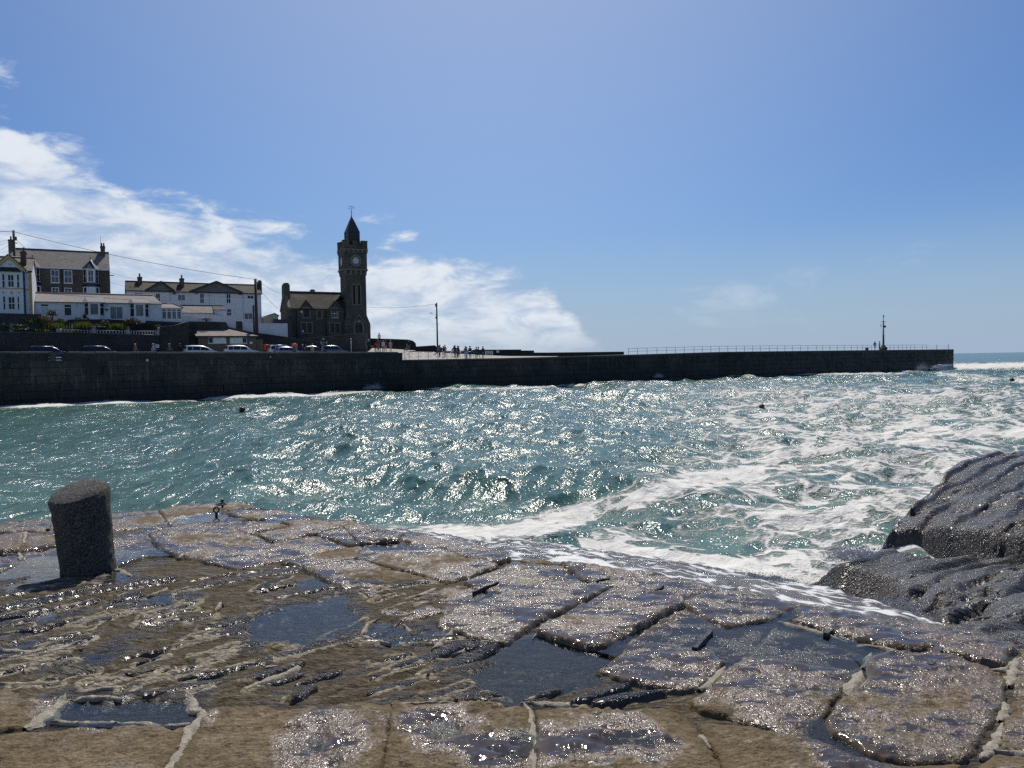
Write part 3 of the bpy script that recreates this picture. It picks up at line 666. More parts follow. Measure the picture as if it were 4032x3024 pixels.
        def fn(P, s, poly, e=e, i=i):
            u = P @ e; v = P @ np.array([-e[1], e[0]])
            s2 = s + .010*fbm(u*3.5, v*9, 3, i)*2
            t = np.clip(s2/.014, 0, 1); drop = .018*(1-np.sqrt(np.clip(1-(1-t)**2, 0, 1))) + np.where(s2 < 0, -s2*1.6, 0)
            lam = .013*(vnoise(u*1.3, v*30, 60+i)-.5)*2 + .004*fbm(u*6, v*55, 2, 20+i)*2
            pd, near = pool_drop(P)
            z = ZJ + .008 + field(P) + lam*.8 - drop - pd*.8
            return z, {'wet': np.clip(.75+.9*fbm(P[:, 0]*3, P[:, 1]*3, 2, 8), 0, 1.2), 'edge': np.zeros(len(P))}, s2
        patch(up+dn[::-1], 'slate_stone', M_SLATE, fn, .03, 1, .6)
    # the bed of mortar and rubble that everything is set in
    bed_px = [(-700, 2111)]+EDGE_PX[1:]+[(5200, 3300), (-1500, 3300), (-1500, 2500)]
    def bed_fn(P, s, poly):
        px, py, _ = to_px(np.column_stack([P, np.full(len(P), ZJ)]))
        fieldm = (1-sstep(px, 1500, 2050))*sstep(py, 2225, 2290)*(1-sstep(py, 2730, 2790))
        fieldm = np.maximum(fieldm, sstep(py, 2560, 2600)*(1-sstep(py, 2740, 2775))*(1-sstep(px, 2300, 2650)))
        a = math.radians(34); u = P[:, 0]*math.cos(a)+P[:, 1]*math.sin(a); v = -P[:, 0]*math.sin(a)+P[:, 1]*math.cos(a)
        pd, near = pool_drop(P)
        z = ZJ - .026 + .020*fieldm + field(P) + fieldm*(.026*fbm(u*2.4, v*11, 4, 21, .6)*2+.014*fbm(u*9, v*34, 3, 22)*2) + .010*fbm(P[:, 0]*11, P[:, 1]*13, 3, 23)*2
        z = z - pd*(.55+.45*fieldm) - np.where(s < 0, -s*2.5, 0)
        wet = np.clip(.45 - .20*fieldm + .9*fbm(u*1.4, v*4.5, 3, 24) + .5*near, 0, 1.2)
        rim = np.zeros(len(P))
        for a_, b_, w_ in SEG:
            lo = np.minimum(a_, b_)-.25; hi = np.maximum(a_, b_)+.25; m_ = ((P > lo) & (P < hi)).all(1)
            if m_.any():
                d_, t_ = line_d(P[m_][:, 0], P[m_][:, 1], [a_, b_]); k_ = w_*.45+.012
                rim[m_] = np.maximum(rim[m_], 1-sstep(np.abs(d_-k_), .006, .022))
        rim = rim*sstep(fbm(P[:, 0]*3.3, P[:, 1]*3.3, 3, 71), -.14, .06)
        z = z+.010*rim*fieldm
        return z, {'wet': np.clip(wet-.35*rim, 0, 1.2), 'rim': rim}, s
    patch(bed_px, 'mortar_bed', M_BED, bed_fn, .3, 1)
    # pointing that stands proud of the joints
    for i, (pts, w) in enumerate(RIDGES):
        wp = [at_z(x, y, ZJ)[:2] for x, y in pts]; rs = np.random.RandomState(i+9)
        dense = []
        for a, b in zip(wp[:-1], wp[1:]):
            n = max(2, int(np.linalg.norm(b-a)/.022))
            dense += [a+(b-a)*k/n for k in range(n)]
        dense.append(wp[-1]); D = np.array(dense)
        for _ in range(2): D[1:-1] = .25*D[:-2]+.5*D[1:-1]+.25*D[2:]
        T = np.gradient(D, axis=0); T /= np.linalg.norm(T, axis=1)[:, None]+1e-9; Nn = np.stack([-T[:, 1], T[:, 0]], 1)
        s = np.arange(len(D))*.022
        D = D + Nn*(.012*fbm(s*6, s*0+i, 3, 5)*2)[:, None]
        wid = w*(.75+.9*(fbm(s*7, s*0+i*3.3, 3, 6)+.25)); wid = np.clip(wid, w*.35, w*1.5)
        end = np.minimum(np.arange(len(D)), np.arange(len(D))[::-1]); wid *= (sstep(end, -1.0, 4)*.8+.2)*.85; sink = .03*sstep(fbm(s*2.3, s*0+i*1.7, 3, 33), .10, .22)
        k = 7; V = []
        for j in range(k):
            q = -1+2*j/(k-1)
            px_, py_, _z = to_px(np.column_stack([D, np.full(len(D), ZJ)])); fm_ = (1-sstep(px_, 1600, 2050))*sstep(py_, 2225, 2290)*(1-sstep(py_, 2730, 2790))
            pz = ZJ - .011 + .010*fm_ - sink + field(D) - .014*q**4 + .004*(1-q*q) + .007*fbm(s*16+j*1.1, s*0+j*.7+i, 3, 8)*2 + .006*fbm(s*55+j*3, s*0+j*2.7+i, 2, 18)*2
            xy = D+Nn*(wid*.5*q*1.5*(1+.9*fbm(s*30+(7 if q < 0 else 0), s*0+i, 3, 15)*2))[:, None]
            pd, _n = pool_drop(xy)
            V.append(np.column_stack([xy, pz-pd*.45]))
        V = np.stack(V, 1).reshape(-1, 3); q = np.arange(len(D)*k).reshape(-1, k)
        Q = np.stack([q[:-1, :-1], q[:-1, 1:], q[1:, 1:], q[1:, :-1]], -1).reshape(-1, 4)
        child('mortar_joint', np_mesh('mortar_joint', V, Q, M_RIDGE))
    # rain and spray lying in the hollows
    t = NT('pool_water'); t.N.remove(t.b)
    g = t.N.new('ShaderNodeBsdfGlossy'); g.inputs['Roughness'].default_value = .03; tr = t.N.new('ShaderNodeBsdfTransparent'); tr.inputs[0].default_value = (.76, .80, .78, 1)
    fr = t.N.new('ShaderNodeFresnel'); fr.inputs[0].default_value = 1.46; mx = t.N.new('ShaderNodeMixShader')
    v = t.coord('World'); nb = t.bump(t.noise(16, 3, .5, v), .22, .01)
    t.L.new(nb, g.inputs['Normal']); t.L.new(nb, fr.inputs['Normal']); t.L.new(fr.outputs[0], mx.inputs[0]); t.L.new(tr.outputs[0], mx.inputs[1]); t.L.new(g.outputs[0], mx.inputs[2]); t.L.new(mx.outputs[0], t.out.inputs[0])
    M_POOL = t.m
    for poly, d in POOLW:
        c = np.mean(poly, 0); V = []
        for p in poly:
            dd = p-c; V.append(np.append(c+dd*(1+.07/np.linalg.norm(dd)), 0))
        V = np.array(V)
        V[:, 2] = ZJ + float(np.mean(field(V[:, :2]))) - d*.30 - .006
        area = sum(V[i][0]*V[(i+1) % len(V)][1]-V[(i+1) % len(V)][0]*V[i][1] for i in range(len(V))); order = tuple(range(len(V)))[::(1 if area > 0 else -1)]
        me = bpy.data.meshes.new('puddle'); me.from_pydata([tuple(v) for v in V], [], [order]); me.materials.append(M_POOL)
        child('puddle', me)
    # iron cramps let into the slabs
    iron = plain('wet_iron', (.035, .036, .042), .35, .3, .4, .6, 30)
    for (x0, y0, x1, y1, w) in ((2530, 2347, 2610, 2309, .045), (2312, 2296, 2400, 2278, .035), (2735, 2556, 2797, 2488, .04), (3252, 2500, 3298, 2443, .055), (3662, 2622, 3706, 2536, .06), (1862, 2334, 1962, 2294, .016), (188, 2086, 196, 2062, .05)):
        a = at_z(x0, y0, ZJ); b = at_z(x1, y1, ZJ); d = (b-a)/np.linalg.norm(b-a); nn = np.array([-d[1], d[0], 0]); mb = MB(); k = 7; vs = []; fs = []
        for j in range(k):
            p = a+(b-a)*j/(k-1); ww = w*(.36+.10*math.sin(j*2.1+x0)); hh = .009+.004*math.cos(j*1.7+x1)
            vs += [p-nn*ww-np.array([0, 0, .03]), p-nn*ww*.8+np.array([0, 0, hh]), p+nn*ww*.8+np.array([0, 0, hh]), p+nn*ww-np.array([0, 0, .03])]
        for j in range(k-1):
            for c_ in range(3): fs.append((4*j+c_, 4*j+c_+1, 4*j+c_+5, 4*j+c_+4))
        fs += [(0, 3, 2, 1), tuple(4*(k-1)+c_ for c_ in range(4))]
        mb.add(vs, fs, False); me = mb.mesh('iron_cramp', iron); fix_normals(me); child('iron_cramp', me)
    # the masonry below the edge, and the rock apron that runs down into the wash
    E = np.array(EDGE); S = np.array([p for p in SHELF])
    n = 220
    def resample(Pn, n):
        d = np.r_[0, np.cumsum(np.linalg.norm(np.diff(Pn, axis=0), axis=1))]; t_ = np.linspace(0, d[-1], n)
        return np.column_stack([np.interp(t_, d, Pn[:, k]) for k in range(2)])
    Es = resample(np.array([at_z(x, y, ZJ)[:2] for x, y in EDGE_PX[7:21]]), n); Ss = resample(S, n)
    rows = []
    dirn = Ss-Es; dl = np.linalg.norm(dirn, axis=1)[:, None]; dirn = dirn/np.maximum(dl, .05)
    for t_, kind in [(-.06, 0)]+[(k/26, 0) for k in range(27)]+[(k, 1) for k in (.25, .7, 1.5, 3.0)]:
        if kind == 0: xy = Es+(Ss-Es)*t_; z = (ZJ-.05)+(ZW+.03-ZJ+.05)*np.clip(t_, 0, 1)
        else: xy = Ss+dirn*t_; z = ZW+.03-t_*.75
        z = z + np.where(t_ > 0, 1, 0)*(.05*fbm(xy[:, 0]*2.2, xy[:, 1]*2.2, 4, 61)*2+.02*fbm(xy[:, 0]*11, xy[:, 1]*9, 3, 62)*2)
        rows.append(np.column_stack([xy, np.broadcast_to(z, (n,))]))
    V = np.stack(rows, 0); q = np.arange(V.shape[0]*n).reshape(-1, n)
    Q = np.stack([q[:-1, :-1], q[:-1, 1:], q[1:, 1:], q[1:, :-1]], -1).reshape(-1, 4)
    t = NT('washed_rock'); v = t.coord('World'); a = t.noise(1.6, 6, .65, v, .5); b = t.noise(18, 5, .65, v)
    web = t.voro(2.0, t.coord('World', (1, 1, 1)), 'DISTANCE_TO_EDGE')
    c = t.mix(t.map(b, .3, .7), (.055, .040, .036, 1), (.085, .062, .055, 1))
    fmk = t.map(t.math('ADD', t.map(web, 0, .2, .22, 0), t.math('MULTIPLY', a, .9)), .54, .68, 0, .9, True)
    c = t.mix(fmk, c, (.72, .72, .70, 1))
    t.set(color=c, rough=t.map(fmk, 0, 1, .16, .7), normal=t.bump(t.math('ADD', t.math('MULTIPLY', b, .5), t.noise(5, 4, .6, v)), .8, .05))
    child('rock_apron', np_mesh('rock_apron', V.reshape(-1, 3), Q, t.m))
    rows = []
    Ef = resample(E, 260)
    for z, o in ((ZJ-.03, 0), (ZJ-.5, .03), (ZJ-1.2, .08), (-1.5, .3)):
        c = np.array([0, 3.0]); dd = Ef-c; dd /= np.linalg.norm(dd, axis=1)[:, None]
        rows.append(np.column_stack([Ef+dd*(o-.05), np.full(260, z)]))
    V = np.stack(rows, 0); q = np.arange(V.shape[0]*260).reshape(-1, 260)
    Q = np.stack([q[:-1, :-1], q[:-1, 1:], q[1:, 1:], q[1:, :-1]], -1).reshape(-1, 4)
    child('side_wall', np_mesh('side_wall', V.reshape(-1, 3), Q, M_BED, True, {'wet': np.full(len(V.reshape(-1, 3)), .8)}))
build_jetty()

# ------------------------------------------------------------------ granite mooring post
def build_bollard():
    base = at_z(352, 2240, ZJ); top = at_y(301, 1922, base[1]+.01)
    hgt = top[2]-ZJ; ax = Vector((top[0]-base[0], .03, hgt)); n = 56
    prof = [(0.0, .206), (.04, .200), (.2, .200), (.5, .206), (.80, .214), (.90, .217), (.95, .209), (.975, .19), (.992, .16), (1.002, .09), (1.004, .0)]
    zs = []
    for (a, ra), (b, rb) in zip(prof[:-1], prof[1:]):
        k = max(1, int((b-a)*46)+1)
        zs += [(a+(b-a)*j/k, ra+(rb-ra)*j/k) for j in range(k)]
    zs.append(prof[-1]); V = []
    for t_, r in zs:
        for i in range(n):
            q = 2*math.pi*i/n
            d = .010*float(fbm(np.array([math.cos(q)*2.2+t_]), np.array([math.sin(q)*2.2+t_*3]), 3, 4)[0])*2+.007*float(fbm(np.array([q*8]), np.array([t_*16]), 2, 6)[0])*2
            rr = r+d*min(1, r/.1)
            z = t_*hgt*1.0
            V.append((rr*math.cos(q), rr*math.sin(q), z+(.008*float(fbm(np.array([rr*math.cos(q)*14]), np.array([rr*math.sin(q)*14]), 3, 12)[0])*2 if t_ > .98 else 0)))
    V = np.array(V); sh = np.clip(V[:, 2]/hgt, 0, 1.02); V[:, 2] += sh**5*(.34*V[:, 1]+.12*V[:, 0])
    V[:, 0] += sh*ax.x; V[:, 1] += sh*ax.y
    V[:, 2] -= .06*(1-sh)
    q = np.arange(len(zs)*n).reshape(-1, n); q2 = np.roll(q, -1, 1)
    Q = np.stack([q[:-1], q2[:-1], q2[1:], q[1:]], -1).reshape(-1, 4)
    t = NT('dark_granite'); v = t.coord('Object'); a = t.noise(9, 6, .65, v); b = t.noise(70, 5, .7, v); pit = t.voro(34, v)
    c = t.mix(t.map(b, .42, .66), (.012, .011, .009, 1), (.17, .158, .14, 1)); c = t.mix(t.map(a, .45, .7, 0, .45), c, (.040, .033, .024, 1))
    h = t.math('ADD', t.math('ADD', t.math('MULTIPLY', b, .5), a), t.map(pit, .0, .25, -.5, 0))
    t.set(color=c, rough=.85, normal=t.bump(h, 1.0, .025))
    me = np_mesh('mooring_bollard', V, Q, t.m)
    o = bpy.data.objects.new('mooring_bollard', me); o.location = (base[0], base[1], ZJ)
    o.name = 'mooring_bollard'; link(o, label='squat round granite mooring post leaning on the wet jetty', cat='bollard')
build_bollard()
def build_rings():
    iron = MATS['wet_iron']
    p = at_z(852, 2022, ZJ+.015); r = empty('mooring_ring', tuple(p), .3, label='upright iron mooring ring standing on its staple on the jetty', cat='mooring ring')
    MB().torus((0, 0, .040), .028, .009, 'y', 20, 8).build('ring', iron, r)
    MB().tube((-.0, 0, -.05), (0, 0, .018), .016, .014, 8).build('staple', iron, r)
    p = at_z(873, 1988, ZJ+.02); r = empty('mooring_ring', tuple(p), .1, label='iron mooring ring lying flat at the jetty corner below its eyebolt', cat='mooring ring')
    MB().torus((0, -.02, .012), .055, .009, 'z', 24, 8).build('ring', iron, r)
    mb = MB(); mb.tube((0, .03, -.05), (0, .03, .045), .013, .011, 8); mb.tube((-.018, .03, .042), (.018, .03, .046), .013, .012, 8); mb.build('eyebolt', iron, r)
build_rings()

# ------------------------------------------------------------------ rocks on the right
def build_rocks():
    ctl = [(3490, 2104, .76), (3560, 2078, .86), (3600, 2096, .92), (3700, 2090, .98), (3800, 2100, 1.02), (3920, 2110, 1.10), (4032, 2110, 1.20), (3590, 2030, .92), (3660, 1975, 1.04), (3700, 1902, 1.18), (3760, 1852, 1.31), (3860, 1812, 1.41), (4032, 1790, 1.45), (4250, 1770, 1.5), (3800, 2040, 1.08), (3900, 1960, 1.22), (4032, 1950, 1.28), (4032, 2040, 1.24), (4300, 2000, 1.4), (3720, 2010, 1.08)]
    low = [(3235, 2216, .60), (3330, 2190, .66), (3480, 2136, .64), (3700, 2178, .66), (3480, 2250, .72), (3530, 2330, .74), (3560, 2400, .80), (3600, 2444, .94), (3700, 2300, .96), (3800, 2260, .92), (4032, 2235, 1.05), (3800, 2400, 1.30), (4032, 2350, 1.45), (3800, 2490, 1.55), (4032, 2520, 1.78), (4250, 2300, 1.6), (4300, 2560, 1.9), (3620, 2230, .78), (3900, 2205, .80), (3700, 2400, 1.15), (3650, 2340, .95)]
    def wp(c): return np.array([at_z(x, y, z) for x, y, z in c])
    def make(cp, bounds, seed, falloff, name, label, strike):
        x0, x1, y0, y1 = bounds; st = .04
        X, Y = np.meshgrid(np.arange(x0, x1, st), np.arange(y0, y1, st), indexing='ij'); x = X.ravel(); y = Y.ravel()
        d = (x[:, None]-cp[None, :, 0])**2+(y[:, None]-cp[None, :, 1])**2
        w = 1/(d+.05)**1.6; z = (w*cp[None, :, 2]).sum(1)/w.sum(1)
        hull = falloff(x, y); z = z-hull
        # strata: slabs dipping across the view, weathered into ledges and clefts
        a = math.radians(strike); u = x*math.cos(a)+y*math.sin(a); v = -x*math.sin(a)+y*math.cos(a)
        wv = v+.28*fbm(u*.5, v*.7, 3, seed)*2
        led = vnoise(u*.55, wv*3.2, seed+1); cl = np.abs(fbm(u*.6, wv*5.0, 3, seed+2))
        row_ = wv*2.1+.9*vnoise(u*.35, wv*.4, seed+9); saw = row_ % 1.0; saw = np.where(saw < .16, 1-saw/.16, (saw-.16)/.84); am = .015+.13*np.clip(vnoise(u*.8, np.floor(row_)*1.7, seed+11)-.3, 0, 1)
        z = z+am*(.45-saw)*1.2+.06*(led-.5)+.022*fbm(u*1.2, wv*6.5, 4, seed+3)*2-.15*(1-sstep(cl, .0, .028))*sstep(fbm(u*.7, v*.9, 2, seed+7), -.02, .12)
        z = z+.014*fbm(u*3.0, wv*16, 3, seed+4)*2+.007*fbm(u*14, wv*40, 2, seed+5)*2
        n, m = X.shape; q = np.arange(n*m).reshape(n, m); Q = np.stack([q[:-1, :-1], q[1:, :-1], q[1:, 1:], q[:-1, 1:]], -1).reshape(-1, 4)
        ok = z > -.9; Q = Q[ok[Q].any(1)]
        used = np.unique(Q); re = np.zeros(n*m, int); re[used] = np.arange(len(used))
        me = np_mesh(name, np.column_stack([x, y, np.maximum(z, -1.0)])[used], re[Q], M_ROCK)
        o = bpy.data.objects.new(name, me); link(o, label=label, cat='rock')
    t = NT('wet_rock'); v = t.coord('World'); vs = t.coord('World', (2.2, 22, 6), (0, 0, math.radians(-40)))
    a = t.noise(1.0, 4, .58, vs, .5); b = t.noise(30, 3, .6, v); cc = t.noise(1.3, 4, .6, v); f = t.noise(90, 2, .6, v)
    c = t.mix(t.map(b, .3, .7), (.020, .018, .016, 1), (.072, .065, .058, 1)); c = t.mix(t.map(cc, .5, .75, 0, .6), c, (.075, .058, .038, 1))
    c = t.mix(t.map(a, .30, .42, .8, 0), c, (.010, .009, .009, 1))
    g = t.map(t.noise(52, 1, .5, t.coord('World', loc=(1.3, 4.7, .4))), .50, .58)
    h = t.math('ADD', t.math('MULTIPLY', a, 1.1), t.math('ADD', t.math('MULTIPLY', b, .36), t.math('MULTIPLY', t.noise(75, 1, .5, v), .14)))
    M_ROCK = t.set(color=c, rough=t.map(g, 0, 1, .42, .20), spec=.45, normal=t.bump(h, 1.0, .05))
    up, lo = wp(ctl), wp(low)
    upoly = [at_z(x, y, z)[:2] for x, y, z in ((3478, 2116, .68), (3600, 2126, .70), (3820, 2168, .74), (4032, 2180, .90), (4400, 2150, 1.2))]+[(18.0, 17.5), (12.5, 18.0), (10.4, 17.3), (9.2, 16.3), (8.3, 15.1), (7.4, 14.1), (6.7, 13.3)]
    lpoly = [at_z(x, y, z)[:2] for x, y, z in ((3228, 2218, .66), (3330, 2180, .76), (3480, 2128, .76), (3720, 2150, .9))]+[(13, 12), (14, 4.5)]+[at_z(x, y, z)[:2] for x, y, z in ((4300, 2600, 1.9), (4000, 2520, 1.8), (3800, 2490, 1.6), (3610, 2448, 1.0), (3555, 2402, .86), (3522, 2332, .82), (3470, 2252, .78))]
    def fall(poly, k):
        def f(x, y):
            s = poly_sd(np.column_stack([x, y]), poly); return np.where(s < .12, (.12-s)*k, 0)
        return f
    make(up, (4.6, 17.5, 8.5, 18.6), 5, fall(upoly, 2.2), 'sea_rock', 'high dark wet rock ledge rising from the foam beyond the lower rock', 42)
    make(lo, (3.2, 15, 4.0, 13.5), 25, fall(lpoly, 1.3), 'sea_rock', 'low glistening dark rock sloping into the wash beside the jetty edge', 36)
build_rocks()
# ================================================================== MATERIALS OF THE TOWN
def masonry(name, c1, c2, mortar, bw=.5, bh=.22, var=.5, axis='xz', msize=.018, streak=0.0, rough=.85, spec=.3):
    """coursed stone: too small in the picture to build stone by stone"""
    t = NT(name); tc = t.N.new('ShaderNodeTexCoord'); sp = t.N.new('ShaderNodeSeparateXYZ'); t.L.new(tc.outputs['Object'], sp.inputs[0])
    cb = t.N.new('ShaderNodeCombineXYZ')
    t.put(cb.inputs[0], t.math('ADD', sp.outputs[0], sp.outputs[1])); t.L.new(sp.outputs[2], cb.inputs[1])
    w = t.N.new('ShaderNodeVectorMath'); w.operation = 'MULTIPLY_ADD'
    nz = t.N.new('ShaderNodeTexNoise'); nz.inputs['Scale'].default_value = 1.6; t.L.new(tc.outputs['Object'], nz.inputs['Vector'])
    t.L.new(nz.outputs[1], w.inputs[0]); w.inputs[1].default_value = (bw*.35, bh*.35, 0); t.L.new(cb.outputs[0], w.inputs[2])
    b = t.N.new('ShaderNodeTexBrick'); t.L.new(w.outputs[0], b.inputs['Vector'])
    for k, v in (('Scale', 1.0), ('Mortar Size', msize), ('Mortar Smooth', .3), ('Brick Width', bw), ('Row Height', bh), ('Bias', 0.0)): b.inputs[k].default_value = v
    b.offset_frequency = 2; b.squash = 1.35; b.squash_frequency = 3
    b.inputs['Color1'].default_value = (*c1, 1); b.inputs['Color2'].default_value = (*c2, 1); b.inputs['Mortar'].default_value = (*mortar, 1)
    n = t.noise(7, 6, .65, tc.outputs['Object']); c = t.mix(1.0, b.outputs[0], t.map(n, .3, .7, 1-var, 1+var*.6), 'MULTIPLY')
    big = t.noise(.45, 4, .6, tc.outputs['Object']); c = t.mix(1.0, c, t.map(big, .3, .7, .65, 1.25), 'MULTIPLY')
    if streak:
        vs = t.coord('Object', (3.0, 3.0, .22)); s = t.noise(1.2, 5, .6, vs); c = t.mix(t.map(s, .58, .72, 0, streak), c, (.16, .16, .13, 1))
    h = t.math('ADD', t.math('MULTIPLY', n, .6), t.map(b.outputs[1], 0, 1, 1, 0))
    return t.set(color=c, rough=rough, spec=spec, normal=t.bump(h, .8, .06))
def slate_roof(name, c1, c2, lichen=None, sw=.30, sh=.19):
    t = NT(name); tc = t.N.new('ShaderNodeTexCoord')
    mp = t.N.new('ShaderNodeMapping'); t.L.new(tc.outputs['Object'], mp.inputs[0])
    sp = t.N.new('ShaderNodeSeparateXYZ'); t.L.new(mp.outputs[0], sp.inputs[0]); cb = t.N.new('ShaderNodeCombineXYZ')
    t.L.new(sp.outputs[0], cb.inputs[0]); t.put(cb.inputs[1], t.math('MULTIPLY', sp.outputs[2], 1.35))
    b = t.N.new('ShaderNodeTexBrick'); t.L.new(cb.outputs[0], b.inputs['Vector'])
    for k, v in (('Scale', 1.0), ('Mortar Size', .012), ('Mortar Smooth', .1), ('Brick Width', sw), ('Row Height', sh), ('Bias', 0.0)): b.inputs[k].default_value = v
    b.inputs['Color1'].default_value = (*c1, 1); b.inputs['Color2'].default_value = (*c2, 1); b.inputs['Mortar'].default_value = tuple(q*.4 for q in c1)+(1,)
    n = t.noise(5, 6, .65, tc.outputs['Object']); c = t.mix(1.0, b.outputs[0], t.map(n, .3, .7, .7, 1.3), 'MULTIPLY')
    if lichen: c = t.mix(t.map(t.noise(.8, 6, .7, tc.outputs['Object'], .5), .52, .66, 0, .8), c, (*lichen, 1))
    return t.set(color=c, rough=.8, spec=.18, normal=t.bump(t.math('ADD', t.map(b.outputs[1], 0, 1, 1, 0), t.math('MULTIPLY', n, .3)), .7, .03))
def render_mat(name, c, dirt=.25):
    t = NT(name); v = t.coord('Object'); n = t.noise(1.1, 6, .65, v); vs = t.coord('Object', (2.2, 2.2, .3)); s = t.noise(1.4, 5, .6, vs); f = t.noise(30, 4, .6, v)
    k = t.mix(t.map(n, .42, .75, 0, dirt), (*c, 1), tuple(q*.62 for q in c)+(1,)); k = t.mix(t.map(s, .55, .8, 0, dirt), k, (.36, .36, .33, 1))
    return t.set(color=k, rough=.8, normal=t.bump(f, .25, .01))
M_GRAN = masonry('granite_rubble', (.150, .132, .100), (.095, .086, .070), (.20, .18, .15), .42, .20)
M_TOWER = masonry('tower_stone', (.125, .112, .086), (.086, .078, .062), (.14, .128, .105), .55, .26)
M_DRESS = plain('dressed_granite', (.165, .150, .122), .8, 0, .25, .4, 3)
M_DRYW = masonry('slate_rubble', (.075, .074, .068), (.044, .045, .045), (.095, .09, .08), .38, .13, .6)
M_QUAYP = masonry('quay_parapet', (.050, .052, .050), (.034, .038, .040), (.07, .068, .062), .8, .3, .5)
M_WHITE = render_mat('white_render', (.66, .68, .70)); M_WHITE2 = render_mat('white_render_old', (.60, .61, .62), .4)
M_TRIM = plain('white_paint', (.74, .75, .76), .45, 0, .06); M_YELL = plain('ochre_paint', (.50, .34, .10), .55, 0, .12)
M_ROOF1 = slate_roof('weathered_slate', (.20, .185, .165), (.26, .24, .21), (.16, .10, .065)); M_ROOF2 = slate_roof('diamond_tile', (.33, .26, .21), (.27, .28, .30), None, .36, .22)
M_ROOF3 = slate_roof('dark_slate', (.060, .052, .042), (.085, .075, .06), (.11, .09, .06)); M_ROOF4 = slate_roof('scantle_slate', (.060, .050, .034), (.095, .080, .060), (.16, .145, .115), .34, .26)
M_ROOF5 = slate_roof('felt_roof', (.21, .175, .15), (.24, .205, .18), (.18, .15, .13), 1.4, .9)
M_DARK = plain('dark_trim', (.022, .022, .026), .5, 0, .2); M_BROWN = plain('brown_brick', (.10, .052, .036), .8, 0, .3, .3); M_POT = plain('terracotta', (.17, .085, .055), .75, 0, .2)
M_WOOD = plain('creosoted_wood', (.050, .036, .030), .8, 0, .3, .4, 5); M_STEEL = plain('galvanised_steel', (.32, .33, .35), .4, .6, .15); M_DSTEEL = plain('dark_steel', (.05, .055, .075), .45, .4, .15)
M_CONC = plain('concrete', (.29, .27, .235), .85, 0, .2, .3, 2.5); M_TARM = plain('tarmac', (.062, .062, .064), .85, 0, .25, .3, 3); M_SOIL = plain('garden_soil', (.055, .045, .03), .95, 0, .3, .4, 3)
M_BLUEP = plain('pale_blue_paint', (.42, .55, .60), .5, 0, .08); M_BROWNR = plain('brown_render', (.135, .112, .088), .85, 0, .2, .2, 4); M_LEAD = plain('lead_sheet', (.06, .065, .075), .5, .2, .2)
def glass_mat(name, c, spec=.5):
    t = NT(name); v = t.coord('Object'); n = t.noise(.7, 3, .5, v)
    return t.set(color=t.mix(t.map(n, .35, .65), (*c, 1), tuple(q*2.2 for q in c)+(1,)), rough=.06, spec=spec, normal=t.bump(n, .15, .02))
M_GLASS = glass_mat('window_glass', (.012, .014, .018), .22); M_CURT = glass_mat('curtained_glass', (.075, .08, .085), .3); M_CGLASS = glass_mat('car_glass', (.010, .012, .014), .6)

class Fac:
    """a facade line: left end at pixel column pxL and depth YL, turned by yaw; local x runs along it, y into the building"""
    def __init__(s, pxL, pyref, YL, yaw, zb):
        s.yaw = math.radians(yaw); P = at_y(pxL, pyref, YL); s.o = np.array([P[0], YL]); s.zb = zb
        s.e = np.array([math.cos(s.yaw), math.sin(s.yaw)]); s.n = np.array([-s.e[1], s.e[0]])
    def p(s, px, py, y=0.0):
        d = ray(px, py); t = (y-(EYE[:2]-s.o) @ s.n)/(d[:2] @ s.n); P = EYE+t*d
        return float((P[:2]-s.o) @ s.e), float(P[2]-s.zb)
    def root(s, name, label, cat, **k): return empty(name, (s.o[0], s.o[1], s.zb), s.yaw, label=label, cat=cat, **k)
    def world(s, x, y, z): q = s.o+s.e*x+s.n*y; return (q[0], q[1], s.zb+z)
def wall_holes(mb, x0, x1, z0, z1, holes, y=0.0, rev=.14, top=None):
    """a wall face with real openings and their reveals"""
    xs = sorted({x0, x1, *[v for h in holes for v in (h[0], h[2]) if x0 < v < x1]}); zs = sorted({z0, z1, *[v for h in holes for v in (h[1], h[3]) if z0 < v < z1]})
    inh = lambda x, z: any(h[0]-1e-6 < x < h[2]+1e-6 and h[1]-1e-6 < z < h[3]+1e-6 for h in holes)
    for a, b in zip(xs[:-1], xs[1:]):
        for c, d in zip(zs[:-1], zs[1:]):
            if not inh((a+b)/2, (c+d)/2): mb.add([(a, y, c), (b, y, c), (b, y, d), (a, y, d)], [(0, 1, 2, 3)])
    for (a, c, b, d) in holes:
        r = y+rev
        mb.add([(a, y, c), (a, y, d), (a, r, d), (a, r, c)], [(0, 1, 2, 3)]); mb.add([(b, y, d), (b, y, c), (b, r, c), (b, r, d)], [(0, 1, 2, 3)])
        mb.add([(a, y, d), (b, y, d), (b, r, d), (a, r, d)], [(0, 1, 2, 3)]); mb.add([(b, y, c), (a, y, c), (a, r, c), (b, r, c)], [(0, 1, 2, 3)])
